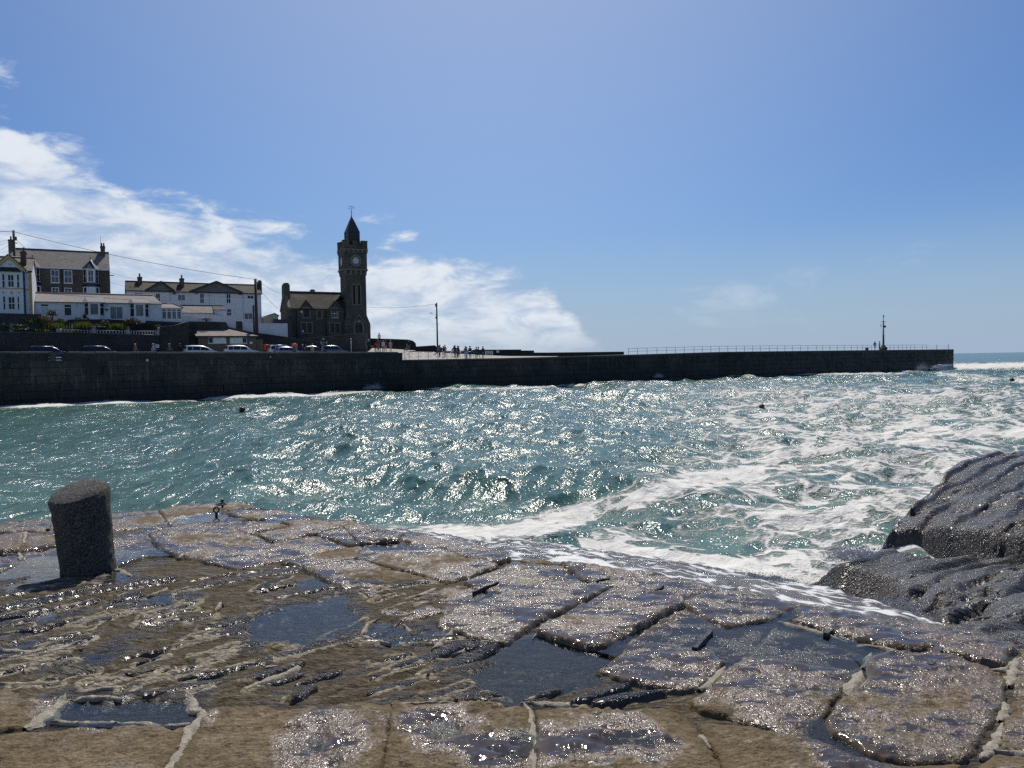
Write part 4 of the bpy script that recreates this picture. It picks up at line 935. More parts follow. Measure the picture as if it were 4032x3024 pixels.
def window(root, h, y=0.0, rev=.14, fw=.07, sash=True, bars=1, mat=None, glass=None, sill=True, rows=None, name='window', label=None):
    """frame with its bars; the pane is its sub-part; set into opening h = (x0, z0, x1, z1)"""
    x0, z0, x1, z1 = h; mat = mat or M_TRIM; m = MB(); a, b = y+rev*.45, y+rev*.95
    m.box(x0, x0+fw, a, b, z0, z1).box(x1-fw, x1, a, b, z0, z1).box(x0+fw, x1-fw, a, b, z0, z0+fw).box(x0+fw, x1-fw, a, b, z1-fw, z1)
    g = .035
    if sash: zm = (z0+z1)/2; m.box(x0+fw, x1-fw, a+.01, b-.004, zm-g, zm+g)
    for q in (rows or []): zq = z0+(z1-z0)*q; m.box(x0+fw, x1-fw, a+.012, b-.006, zq-g, zq+g)
    for i in range(bars): xc = x0+(x1-x0)*(i+1)/(bars+1); m.box(xc-g*.7, xc+g*.7, a+.016, b-.008, z0+fw, z1-fw)
    if sill: m.box(x0-.06, x1+.06, y-.07, y+rev*.44, z0-.07, z0-.003)
    w = m.build(name, mat, root)
    if label: w['label'] = label
    MB().add([(x0+fw*.5, b-.012, z0+fw*.5), (x1-fw*.5, b-.012, z0+fw*.5), (x1-fw*.5, b-.012, z1-fw*.5), (x0+fw*.5, b-.012, z1-fw*.5)], [(0, 1, 2, 3)]).build('pane', glass or M_GLASS, w)
    return w
def slab_quad(mb, p, th=.12):
    """a roof plane p (4 points, outward face up) with thickness"""
    a, b, c, d = [Vector(q) for q in p]; n = (b-a).cross(d-a).normalized()*th
    mb.hexa([a-n, b-n, c-n, d-n], [a, b, c, d])
def gable_roof(root, x0, x1, y0, y1, ze, zr, mat, over=.2, verge=.12, name='roof', ridge_mat=None, hipl=0, hipr=0):
    ym = (y0+y1)/2; k = (zr-ze)/(ym-y0); m = MB()
    slab_quad(m, [(x0-verge, y0-over, ze-k*over), (x1+verge, y0-over, ze-k*over), (x1+verge-hipr, ym, zr), (x0-verge+hipl, ym, zr)])
    slab_quad(m, [(x1+verge, y1+over, ze-k*over), (x0-verge, y1+over, ze-k*over), (x0-verge+hipl, ym+.004, zr), (x1+verge-hipr, ym+.004, zr)])
    if hipr: slab_quad(m, [(x1+verge, y0-over, ze-k*over), (x1+verge, y1+over, ze-k*over), (x1+verge-hipr, ym+.005, zr), (x1+verge-hipr, ym-.005, zr)], .05)
    if hipl: slab_quad(m, [(x0-verge, y1+over, ze-k*over), (x0-verge, y0-over, ze-k*over), (x0-verge+hipl, ym-.005, zr), (x0-verge+hipl, ym+.005, zr)], .05)
    o = m.build(name, mat, root)
    MB().tube((x0-verge+hipl, ym, zr+.03), (x1+verge-hipr, ym, zr+.03), .11, .11, 8).build('ridge_tiles', ridge_mat or M_DARK, o)
    return o
def shell(mb, x0, x1, y0, y1, z0, ze, zr=None, holes=(), rev=.14):
    wall_holes(mb, x0, x1, z0, ze, list(holes), y0, rev); ym = (y0+y1)/2
    for x in (x0, x1):
        pts = [(x, y0, z0), (x, y1, z0), (x, y1, ze)]+([(x, ym, zr)] if zr else [])+[(x, y0, ze)]
        mb.add(pts, [tuple(range(len(pts)))[::(1 if x == x1 else -1)]])
    mb.add([(x1, y1, z0), (x0, y1, z0), (x0, y1, ze), (x1, y1, ze)], [(0, 1, 2, 3)])
def chimney(root, x0, x1, y0, y1, z0, z1, mat, pots=1, potmat=None, cap=True):
    m = MB(); m.box(x0, x1, y0, y1, z0, z1)
    if cap: m.box(x0-.05, x1+.05, y0-.05, y1+.05, z1-.20, z1-.06)
    o = m.build('chimney', mat, root)
    for i in range(pots):
        c = ((x0+x1)/2 if pots == 1 else x0+(x1-x0)*(i+.5)/pots, (y0+y1)/2, z1)
        MB().lathe([(.12, -.02), (.105, .40), (.125, .44), (.125, .54), (.09, .56)], c, 10).build('chimney_pot', potmat or M_POT, o)
    return o
def rect(F, px0, py0, px1, py1, y=0.0):
    a = F.p(px0, py1, y); b = F.p(px1, py1, y); c = F.p((px0+px1)/2, py0, y); d = F.p((px0+px1)/2, py1, y)
    return (a[0], d[1], b[0], c[1])

# ================================================================== QUAY, PIER, ROAD
QLINE = [(-700, 61.5), (0, 78.0), (400, 84.2), (800, 91.2), (1200, 99.8), (1585, 110.0)]       # quay edge: pixel column, depth
PLINE = [(1585, 110.0), (2000, 112.5), (2460, 121.5), (2850, 132.0), (3200, 144.0), (3450, 154.5), (3755, 171.0)]
def wpt(px, py, Y): return at_y(px, py, Y)
def qz(px): return float(np.interp(px, [-700, 0, 1585], [5.62, 5.5, 5.24]))
PZ = lambda px: float(np.interp(px, [1585, 2000, 2460, 2850, 3200, 3755], [4.12, 4.14, 4.35, 4.62, 4.62, 4.58]))
def along(line, n_px=1421):
    P = np.array([wpt(p, 1425, Y)[:2] for p, Y in line]); return P
QP, PP = along(QLINE), along(PLINE)
def pt_on(P, s):
    d = np.r_[0, np.cumsum(np.linalg.norm(np.diff(P, axis=0), axis=1))]; s = float(np.clip(s, 0, d[-1]))
    i = int(np.clip(np.searchsorted(d, s)-1, 0, len(P)-2)); t = (s-d[i])/(d[i+1]-d[i]); q = P[i]+(P[i+1]-P[i])*t; e = (P[i+1]-P[i])/(d[i+1]-d[i])
    return q, e, d[-1]
def s_of_px(P, line, px):
    d = np.r_[0, np.cumsum(np.linalg.norm(np.diff(P, axis=0), axis=1))]; xs = [l[0] for l in line]
    # position along the wall that projects to column px
    best = None
    for s in np.linspace(0, d[-1], 1200):
        q, e, _ = pt_on(P, s); x = to_px(np.array([[q[0], q[1], 4.5]]))[0][0]
        if best is None or abs(x-px) < best[0]: best = (abs(x-px), s)
    return best[1]
def block_wall(root, P, s0, s1, zt, course, blen, mat, seed, inset=0.0, zmin=-.9, limit=300):
    """courses of big granite blocks, each its own piece; joints recessed"""
    rs = random.Random(seed); var = []
    for k in range(6):
        bm = bmesh.new(); bmesh.ops.create_cube(bm, size=1.0)
        for v in bm.verts:
            if v.co.y < 0: v.co.y += rs.uniform(-.05, .05); v.co.x *= .993; v.co.z *= .985
        bmesh.ops.bevel(bm, geom=[e for e in bm.edges if all(v.co.y < 0 for v in e.verts)], offset=.018, segments=1, affect='EDGES')
        me = bpy.data.meshes.new('granite_block'); bm.to_mesh(me); bm.free(); me.materials.append(mat); var.append(me)
    cnt = 0; zq = zmin; row = 0; inv = root.matrix_world.inverted()
    zrows = []
    top = max(zt(s0), zt(s1), zt((s0+s1)/2))
    while zq < top-.05: h = course*rs.uniform(.88, 1.12); zrows.append((zq, h)); zq += h
    for zq, h in reversed(zrows):
        s = s0-rs.uniform(0, blen)
        while s < s1:
            l = blen*rs.uniform(.65, 1.35); a, b = max(s, s0), min(s+l, s1); s += l
            if b-a < .15: continue
            q, e, _ = pt_on(P, (a+b)/2); zt_ = zt((a+b)/2); hh = min(h, zt_-zq)
            if hh < .08: continue
            o = bpy.data.objects.new('granite_block', rs.choice(var)); link(o, root)
            dep = .9; off = rs.uniform(-.035, .035)+inset
            n = np.array([-e[1], e[0]])
            c = q+n*(dep/2+off)
            o.location = (c[0]-root.location.x, c[1]-root.location.y, zq+hh/2-root.location.z); o.rotation_euler = (0, 0, math.atan2(e[1], e[0])); o.scale = (b-a-.008, dep, hh-.008); cnt += 1
    return cnt
def strip(mb, A_, B_, za, zb):
    """sheet between two polylines of equal length"""
    n = len(A_); v = [(p[0], p[1], z) for p, z in zip(A_, za)]+[(p[0], p[1], z) for p, z in zip(B_, zb)]
    mb.add(v, [(i, i+1, n+i+1, n+i) for i in range(n-1)])
def block_mat(name, c1, c2, weed):
    t = NT(name); v = t.coord('World'); n = t.noise(3, 6, .65, v); r = t.rand(); b = t.noise(.35, 4, .6, v)
    c = t.mix(r, (*c1, 1), (*c2, 1)); c = t.mix(1.0, c, t.map(n, .3, .7, .6, 1.4), 'MULTIPLY'); c = t.mix(1.0, c, t.map(b, .35, .65, .6, 1.3), 'MULTIPLY')
    sp = t.N.new('ShaderNodeSeparateXYZ'); g = t.N.new('ShaderNodeNewGeometry'); t.L.new(g.outputs['Position'], sp.inputs[0])
    tide = t.map(t.math('ADD', sp.outputs[2], t.math('MULTIPLY_ADD', b, 2.4, -1.2)), 1.4, 2.6, 1, 0, True)     # weed below the tide mark
    c = t.mix(t.math('MULTIPLY', tide, .85), c, (*weed, 1))
    s = t.noise(1.3, 5, .62, t.coord('World', (2.5, 2.5, .22))); c = t.mix(t.math('MULTIPLY', t.map(s, .56, .66, 0, .55), t.map(tide, 0, 1, 1, .3)), c, (.135, .135, .105, 1))
    return t.set(color=c, rough=t.map(tide, 0, 1, .85, .5), spec=.3, normal=t.bump(n, .7, .06))
M_BLOCK = block_mat('quay_granite', (.036, .038, .038), (.050, .049, .044), (.010, .013, .014)); M_CORE = plain('wall_core', (.028, .028, .027), .9)
def build_quay():
    d = np.linalg.norm(np.diff(QP, axis=0), axis=1).sum()
    gap0, gap1 = s_of_px(QP, QLINE, 190), s_of_px(QP, QLINE, 245)
    zof = lambda s: float(np.interp(s, [0, d], [5.62, 5.24]))
    root = empty('quay_wall', (QP[1][0], QP[1][1], 0), label='long dark granite harbour quay wall below the parked cars', cat='quay wall')
    bpy.context.view_layer.update()
    block_wall(root, QP, s_of_px(QP, QLINE, -90), d, lambda s: zof(s)-.95, .78, 1.75, M_BLOCK, 3)
    # core behind, road side face
    def line(off, s0=0.0, s1=d, n=40):
        out = []
        for s in np.linspace(s0, s1, n):
            q, e, _ = pt_on(QP, s); out.append(q+np.array([-e[1], e[0]])*off)
        return out
    mb = MB(); loc = np.array([root.location.x, root.location.y])
    A0 = [p-loc for p in line(.12)]; A1 = [p-loc for p in line(1.6)]; n = len(A0)
    zs = [zof(s)-1.0 for s in np.linspace(0, d, n)]
    strip(mb, A0, A0, [-1.5]*n, zs); strip(mb, A0, A1, zs, zs); mb.build('wall_core', M_CORE, root)
    # parapet with its opening, coping stones one by one
    for (a, b) in ((0, gap0), (gap1, d)):
        m = MB(); k = max(4, int((b-a)/2)); L0 = [p-loc for p in line(.02, a, b, k)]; L1 = [p-loc for p in line(.62, a, b, k)]
        zz = [zof(s)-.16 for s in np.linspace(a, b, k)]; zb = [zof(s)-1.0 for s in np.linspace(a, b, k)]
        strip(m, L0, L0, zb, zz); strip(m, L1, L1, zb, zz); strip(m, L0, L1, zz, zz)
        for q0, q1, i in ((L0[0], L1[0], 0), (L0[-1], L1[-1], -1)): m.add([(*q0, zb[i]), (*q1, zb[i]), (*q1, zz[i]), (*q0, zz[i])], [(0, 1, 2, 3)])
        m.build('parapet', M_QUAYP, root)
    rs = random.Random(2); cm = []
    for k in range(4):
        bm = bmesh.new(); bmesh.ops.create_cube(bm, size=1.0)
        for v in bm.verts: v.co.z += rs.uniform(-.08, .08) if v.co.z > 0 else 0; v.co.y += rs.uniform(-.03, .03)
        bmesh.ops.bevel(bm, geom=bm.edges[:], offset=.05, segments=1, affect='EDGES'); me = bpy.data.meshes.new('coping_stone'); bm.to_mesh(me); bm.free(); me.materials.append(M_COPE); cm.append(me)
    s = s_of_px(QP, QLINE, -80)
    while s < d:
        l = rs.uniform(1.0, 1.6); m_ = s+l/2
        if not (gap0-.2 < m_ < gap1+.2) and m_ < d:
            q, e, _ = pt_on(QP, m_); n_ = np.array([-e[1], e[0]]); o = bpy.data.objects.new('coping_stone', rs.choice(cm)); link(o, root)
            c = q+n_*.32; o.location = (c[0]-loc[0], c[1]-loc[1], zof(m_)-.08+rs.uniform(-.02, .035)); o.rotation_euler = (0, rs.uniform(-.012, .012), math.atan2(e[1], e[0])); o.scale = (l-.015, .70, .19)
        s += l
    # end of the parapet, white-painted
    q, e, _ = pt_on(QP, d-.01)
    return zof
M_COPE = plain('coping_granite', (.15, .14, .12), .85, 0, .25, .4, 4)
build_quay()
ROAD_Z = lambda px: float(np.interp(px, [-400, 0, 1100, 1585], [4.55, 4.6, 4.72, 4.75]))
def build_road():
    mb = MB(); A_, B_, C_ = [], [], []; za, zb = [], []
    for px, Y in QLINE:
        q = wpt(px, 1425, Y); A_.append(q[:2]); za.append(ROAD_Z(px))
    for (q, px, w) in zip(A_, [l[0] for l in QLINE], (13, 12, 13, 15, 18, 22)):
        B_.append(q+np.array([-.50, .866])*w); zb.append(ROAD_Z(px)+.15)
    A2 = [a+np.array([-.55, .83])*.5 for a in A_]
    strip(mb, A2, B_, za, zb); mb.build('road', M_TARM, kind='structure')
build_road()
def build_pier():
    d = np.linalg.norm(np.diff(PP, axis=0), axis=1).sum()
    dd = np.r_[0, np.cumsum(np.linalg.norm(np.diff(PP, axis=0), axis=1))]
    zof = lambda s: float(np.interp(s, dd, [PZ(l[0]) for l in PLINE]))
    root = empty('pier', (PP[0][0], PP[0][1], 0), label='long low granite pier running out to sea beyond the harbour', cat='pier')
    bpy.context.view_layer.update(); loc = PP[0]
    block_wall(root, PP, 0, d, lambda s: zof(s)-.22, .80, 2.6, M_BLOCK, 8)
    def line(off, n=60):
        out = []
        for s in np.linspace(0, d, n):
            q, e, _ = pt_on(PP, s); out.append(q+np.array([-e[1], e[0]])*off-loc)
        return out
    n = 60; zs = [zof(s) for s in np.linspace(0, d, n)]
    m = MB(); A0, A1 = line(.12), line(9.0); strip(m, A0, A0, [-1.5]*n, [z-.25 for z in zs]); strip(m, A1, A1, [-1.5]*n, zs)
    for i in (0, -1): m.add([(*A0[i], -1.5), (*A1[i], -1.5), (*A1[i], zs[i]), (*A0[i], zs[i]-.02)], [(0, 1, 2, 3)])
    m.build('wall_core', M_CORE, root)
    # pier head block end face
    q, e, _ = pt_on(PP, d); en = np.array([-e[1], e[0]])
    m = MB(); L0 = line(-.04); L1 = line(.75)
    strip(m, L0, L1, [z for z in zs], [z+.01 for z in zs]); strip(m, L0, L0, [z-.22 for z in zs], zs); m.build('coping', plain('pier_coping', (.085, .082, .076), .85, 0, .25, .3, 2), root)
    # deck: nearly level along the pier, ramping up towards the town at its root
    root_px = [(1585, 1386, 125), (1640, 1385, 126.5), (1700, 1386, 126.5), (1760, 1390, 126), (1830, 1394, 125.5), (1900, 1398, 124.5), (2000, 1402, 123.5), (2200, 1402.5, 126)]
    m = MB(); ss = [s_of_px(PP, PLINE, p[0]) for p in root_px]; ss[0] = 0
    A_ = []; za = []
    for s in ss: q, e, _ = pt_on(PP, s); A_.append(q+np.array([-e[1], e[0]])*.72-loc); za.append(zof(s)+.014)
    B_ = []; zb = []
    for px, py, Y in root_px: P = wpt(px, py, Y); B_.append(P[:2]-loc); zb.append(P[2])
    strip(m, A_, B_, za, zb); m.build('ramp', M_CONC, root)
    m = MB(); A_ = []; B_ = []; za = []
    for s in np.linspace(ss[-1]-6, d, 30): q, e, _ = pt_on(PP, s); n_ = np.array([-e[1], e[0]]); A_.append(q+n_*.72-loc); B_.append(q+n_*9-loc); za.append(zof(s)+.004)
    strip(m, A_, B_, za, za); m.build('deck', M_CONC, root)
    # seaward parapet along the far side of the deck, stepped down towards the sea
    rs = random.Random(5)
    segs = [(1740, 1868, 1383, 1379, 127.5), (1868, 2052, 1377, 1376, 127.5), (2052, 2103, 1380, 1380, 128.5), (2103, 2158, 1388, 1388, 129.5), (2163, 2457, 1388, 1384.5, 131)]
    for i, (p0, p1, y0, y1, Y) in enumerate(segs):
        a = wpt(p0, y0, Y); b = wpt(p1, y1, Y+(p1-p0)*.016); e = (b-a)[:2]; e /= np.linalg.norm(e); n_ = np.array([-e[1], e[0]]); m = MB()
        m.hexa([(*(a[:2]-loc), 3.2), (*(b[:2]-loc), 3.2), (*(b[:2]-loc+n_*1.1), 3.2), (*(a[:2]-loc+n_*1.1), 3.2)], [(*(a[:2]-loc), a[2]), (*(b[:2]-loc), b[2]), (*(b[:2]-loc+n_*1.1), b[2]), (*(a[:2]-loc+n_*1.1), a[2])])
        m.build('sea_parapet', M_PARA, root)
    return zof, dd
M_PARA = masonry('pier_parapet', (.060, .058, .054), (.045, .045, .044), (.08, .075, .065), .9, .35, .4)
PIER_Z, PIER_D = build_pier()
def pier_xy(px, off=.5):
    s = s_of_px(PP, PLINE, px); q, e, _ = pt_on(PP, s); n = np.array([-e[1], e[0]]); p = q+n*off; return (p[0], p[1], PIER_Z(s)), math.atan2(e[1], e[0])
def railing(name, label, posts, h, mat, bars=(1.0, .5), off=.5, r=.028, posth=None, group=None):
    P = [pier_xy(px, off)[0] for px in posts]; b = P[0]; root = empty(name, b, label=label, cat='railing')
    rel = [Vector(p)-Vector(b) for p in P]
    for p in rel: MB().tube(p-Vector((0, 0, .05)), p+Vector((0, 0, h)), r*1.15, r*1.15, 6).build('post', mat, root)
    for f in bars:
        m = MB()
        for a, c in zip(rel[:-1], rel[1:]): m.tube(a+Vector((0, 0, h*f-.03)), c+Vector((0, 0, h*f-.03)), r, r, 6)
        m.build('rail', mat, root)
    return root
M_RAILB = plain('blue_grey_rail', (.16, .19, .27), .5, .2, .1)
posts = [2482+k*0 for k in range(0)]
pz2 = [1195, 1298, 1403, 1508, 1615, 1710, 1808, 1912, 2002, 2098, 2190]; pz3 = [28, 133, 240, 345, 447, 549, 644, 755, 852, 948, 1043, 1144, 1233, 1348, 1417, 1509, 1600, 1689, 1778, 1850, 1914, 1973, 2030]
PIERPOSTS = [2050+v*.3617 for v in pz2]+[2800+v*.3165 for v in pz3[2:]]+[3455, 3473, 3515]+[3350+v*.3083 for v in (585, 638, 692, 745, 796, 847, 946, 1002)]
railing('pier_railing', 'long two-rail metal railing along the outer pier top', PIERPOSTS, 1.02, M_RAILB, (1.0, .54), .55)
QPOSTS = [1400+v*.3165 for v in (614, 672, 787, 905, 1026, 1142, 1256, 1371, 1480)]
railing('ramp_railing', 'low railing along the pale concrete ramp where people stand', QPOSTS, 1.02, M_STEEL, (1.0, .45), .35, .025)
def pier_head():
    for px, h, lab in ((3698, 1.05, 'chain post nearer the railing end on the pier head'), (3744, 1.15, 'thick chain post at the outer corner of the pier head')):
        p, a = pier_xy(px, .5); MB().tube((0, 0, -.05), (0, 0, h), .05, .05, 8).build('post_on_pier_head', M_RAILB, None, label=lab, cat='post').location = p
    pts = [pier_xy(px, .5)[0] for px in (3659, 3698, 3744)]; b = Vector(pts[0])
    root = empty('chain', pts[0], label='pair of slack chains strung between the pier head posts', cat='chain')
    for z in (.9, .5):
        for a, c in zip(pts[:-1], pts[1:]):
            a = Vector(a)-b; c = Vector(c)-b; L_ = [a.lerp(c, t/8)+Vector((0, 0, z-.9*(t/8)*(1-t/8))) for t in range(9)]
            MB().pipe(L_, .014, 5).build('chain_run', M_RAILB, root)
    # signal mast
    p, a = pier_xy(3501, 1.2); r = empty('signal_mast', p, a, label='tall dark signal mast on a rocky base near the pier head', cat='mast')
    MB().tube((0, 0, .3), (0, 0, 2.9), .20, .16, 12).tube((0, 0, 2.9), (0, 0, 5.9), .13, .11, 12).build('pole', M_DSTEEL, r)
    MB().tube((0, 0, 2.85), (0, 0, 3.0), .2, .2, 12).tube((0, 0, 5.75), (0, 0, 5.9), .17, .17, 12).build('collar', M_DSTEEL, r)
    MB().tube((0, 0, 5.9), (.02, 0, 6.75), .075, .06, 8).build('topmast', M_STEEL, r)
    MB().lathe([(.06, 0), (.12, .05), (.13, .3), (.08, .42), (.02, .5)], (.06, 0, 6.7), 10).build('lantern', M_DSTEEL, r)
    MB().tube((-.9, 0, 5.82), (1.0, 0, 5.88), .035, .035, 6).build('yard', M_STEEL, r)
    MB().pipe([(-.88, 0, 5.8), (-.9, 0, 5.2)], .012, 4).pipe([(-.92, 0, 4.85), (-.35, 0, 1.2)], .010, 4).pipe([(-.6, 0, 5.8), (-.2, 0, 1.6)], .008, 4).build('halyard', M_STEEL, r)
    MB().pipe([(.45, 0, 5.84), (.45, 0, 5.0)], .012, 4).pipe([(.45, 0, 4.6), (.4, 0, 1.2)], .010, 4).build('halyard', M_STEEL, r)
    m = MB()
    m.add([(-.92, 0, 5.2), (-1.1, 0, 5.0), (-.92, -.12, 5.0), (-.72, 0, 5.0), (-.92, .12, 5.0), (-.92, 0, 4.72)], [(0, 1, 2), (0, 2, 3), (0, 3, 4), (0, 4, 1), (5, 2, 1), (5, 3, 2), (5, 4, 3), (5, 1, 4)]); m.build('red_signal_shape', plain('signal_red', (.45, .03, .03), .5), r)
    MB().box(.26, .64, -.19, .19, 4.62, 5.02).build('black_signal_cube', M_DARK, r)
    bm = bmesh.new(); bmesh.ops.create_icosphere(bm, subdivisions=3, radius=.78); rs = random.Random(4)
    for v in bm.verts:
        v.co.z = v.co.z*.55 if v.co.z < .1 else v.co.z*1.25; f = 1+.25*float(fbm(np.array([v.co.x*2.3]), np.array([v.co.y*2.3+v.co.z]), 3, 7)[0])*2; v.co *= f; v.co.z += .25
        if v.co.z > .5: v.co.x *= .6; v.co.y *= .6
    me = bpy.data.meshes.new('rock_base'); bm.to_mesh(me); bm.free(); me.materials.append(M_ROCKB); link(bpy.data.objects.new('rock_base', me), r)
    p, a = pier_xy(3429, .9); m = MB(); m.box(-.24, .24, -.22, .22, 0, .42); m.box(-.28, .28, -.26, .26, .42, .48); m.build('locker_box', plain('red_brown_paint', (.10, .035, .03), .6), None, label='small red-brown box standing by the pier railing', cat='box').location = p
M_ROCKB = plain('rough_rock', (.07, .062, .045), .9, 0, .4, .6, 6)
pier_head()
# ================================================================== BUILDINGS
YAW = 28.0
# crop helpers: positions read in enlarged crops of the photograph, back in full-size pixels
def c1(x, y): return (x*.25316, 880+y*.25316)
def c2(x, y): return (450+x*.31646, 1050+y*.31646)
def c3(x, y): return (1050+x*.20492, 1060+y*.20492)
def c4(x, y): return (1280+x*.19293, 780+y*.19293)
def R(F, c, x0, y0, x1, y1, y=0.0):
    a = c(x0, y0); b = c(x1, y1); return rect(F, a[0], a[1], b[0], b[1], y)

def granite_house():
    F = Fac(33, 1100, 112.0, YAW, 12.3)
    r = F.root('granite_house', 'grey granite house with slate roof and two white bay windows', 'house')
    L = F.p(430, 1100)[0]; ze = F.p(*c1(1690, 715))[1]; dep = 8.4; zr = F.p(*c1(1500, 447), dep/2)[1]
    H = [R(F, c1, 790, 718, 925, 925), R(F, c1, 995, 727, 1130, 930), R(F, c1, 805, 992, 925, 1180), R(F, c1, 1003, 1000, 1125, 1190)]
    m = MB(); shell(m, 0, L, 0, dep, 0, ze, zr-.1, H); m.build('wall', M_GRAN, r)
    for i, h in enumerate(H): window(r, h, fw=.12, sash=True, bars=1, rows=[] if i < 2 else [.75], glass=M_CURT if i < 2 else M_GLASS)
    gable_roof(r, 0, L, 0, dep, ze, zr, M_ROOF1, .25)
    MB().box(-.1, L+.1, -.30, -.02, ze-.20, ze-.04).build('fascia', M_TRIM, r)
    for k, (a, b) in enumerate(((1285, 1545), (395, 635))):
        x0 = F.p(*c1(a, 900))[0]; x1 = F.p(*c1(b, 900))[0]; d = .75; zb = .2; zt = F.p(*c1(1400, 715))[1]+.05; w = x1-x0
        m = MB(); bp = [(x0, 0), (x0+.62, -d), (x1-.62, -d), (x1, 0)]; za = F.p(*c1(1400, 925))[1]; zc = F.p(*c1(1400, 990))[1]
        m.prism(bp, 2, zb, zc-.0); m.prism(bp, 2, zc+.003, za); m.prism([(x0-.05, 0), (x0+.6, -d-.06), (x1-.6, -d-.06), (x1+.05, 0)], 2, zt-.16, zt)
        for (u0, v0), (u1, v1) in zip(bp[:-1], bp[1:]):
            for q in (u0, u1): pass
        b_ = m.build('bay', M_TRIM, r)
        m = MB(); m.prism([(x0-.04, 0), (x0+.6, -d-.05), (x1-.6, -d-.05), (x1+.04, 0)], 2, zc+.01, za-.06); m.build('bay_slating', M_DARK, b_)
        # three lights per storey
        for (z0, z1) in ((za+.06, zt-.2), (max(zb+.9, zc-2.0), zc-.12)):
            window(r, (x0+.70, z0, x1-.70, z1), y=-d-.10, rev=.14, fw=.1, sill=False, glass=M_CURT)
            for sx in (0, 1):
                (u0, v0), (u1, v1) = (bp[0], bp[1]) if sx == 0 else (bp[2], bp[3]); e = Vector((u1-u0, v1-v0, 0)); ln = e.length; e.normalize(); n = Vector((e.y, -e.x, 0))
                mm = MB(); P0 = Vector((u0, v0, 0))+n*.012
                def q(s, z): return P0+e*s+Vector((0, 0, z))
                mm.add([q(.22, z0), q(ln-.22, z0), q(ln-.22, z1), q(.22, z1)], [(0, 1, 2, 3)]); g = mm.build('side_light', M_GLASS, r)
                mm = MB(); mm.tube(q(.22, (z0+z1)/2), q(ln-.22, (z0+z1)/2), .035, .035, 4).tube(q(.22, z0), q(.22, z1), .04, .04, 4).tube(q(ln-.22, z0), q(ln-.22, z1), .04, .04, 4); mm.build('frame', M_TRIM, g)
            mm = MB(); mm.box(x0+.56, x0+.70, -d-.1, -d-.003, z0-.1, z1+.1).box(x1-.70, x1-.56, -d-.1, -d-.003, z0-.1, z1+.1); mm.build('mullion', M_TRIM, b_)
        # pointed roof over the bay
        xm = (x0+x1)/2; zp = zt+1.45; m = MB()
        m.add([(x0-.15, .1, zt+.0), (x0+.55, -d-.15, zt), (x1-.55, -d-.15, zt), (x1+.15, .1, zt), (xm, .35, zp), (x0-.15, 1.6, zt+.02), (x1+.15, 1.6, zt+.02)], [(0, 1, 4), (1, 2, 4), (2, 3, 4), (3, 6, 4), (5, 0, 4), (0, 3, 2, 1)])
        o = m.build('bay_roof', M_DARK, r); MB().tube((x1-.5, -d-.1, zt+.05), (xm+.05, .3, zp), .05, .05, 5).build('hip_lead', M_TRIM, o)
        MB().lathe([(.08, 0), (.05, .1), (.08, .2), (.02, .45)], (xm, .33, zp-.03), 8).build('finial', M_DARK, o)
    # chimneys on the gable ends
    xr0 = F.p(*c1(1565, 480), dep/2)[0]; xr1 = F.p(*c1(1635, 480), dep/2)[0]; zc = F.p(*c1(1600, 362), dep/2)[1]
    chimney(r, xr0, xr1, dep/2-1.0, dep/2+.8, zr-1.2, zc, M_GRAN, 2)
    xl0 = F.p(*c1(138, 420), dep/2)[0]; xl1 = F.p(*c1(212, 420), dep/2)[0]; zc = F.p(*c1(175, 258), dep/2)[1]
    chimney(r, xl0, xl1, dep/2-.7, dep/2+.7, zr-1.4, zc, M_GRAN, 1)
    x, z = F.p(*c1(1560, 200), dep/2); MB().tube((x, dep/2-1.1, zr), (x, dep/2-1.1, z), .03, .02, 6).build('aerial', M_DSTEEL, r)
    x, z = F.p(*c1(1705, 700)); MB().tube((L+.06, -.06, z), (L+.06, -.06, 0), .06, .06, 6).build('downpipe', M_DARK, r)
    x = F.p(*c1(958, 690))[0]; MB().tube((x, -.06, ze-.2), (x, -.06, 0), .045, .045, 6).build('downpipe', M_DARK, r)
    x, z = F.p(*c1(1730, 808)); MB().box(L+.02, x+.1, -.2, -.1, z-.04, z+.04).box(x-.05, x+.35, -.32, -.05, z-.08, z+.02).build('wall_lamp', M_DARK, r)
granite_house()

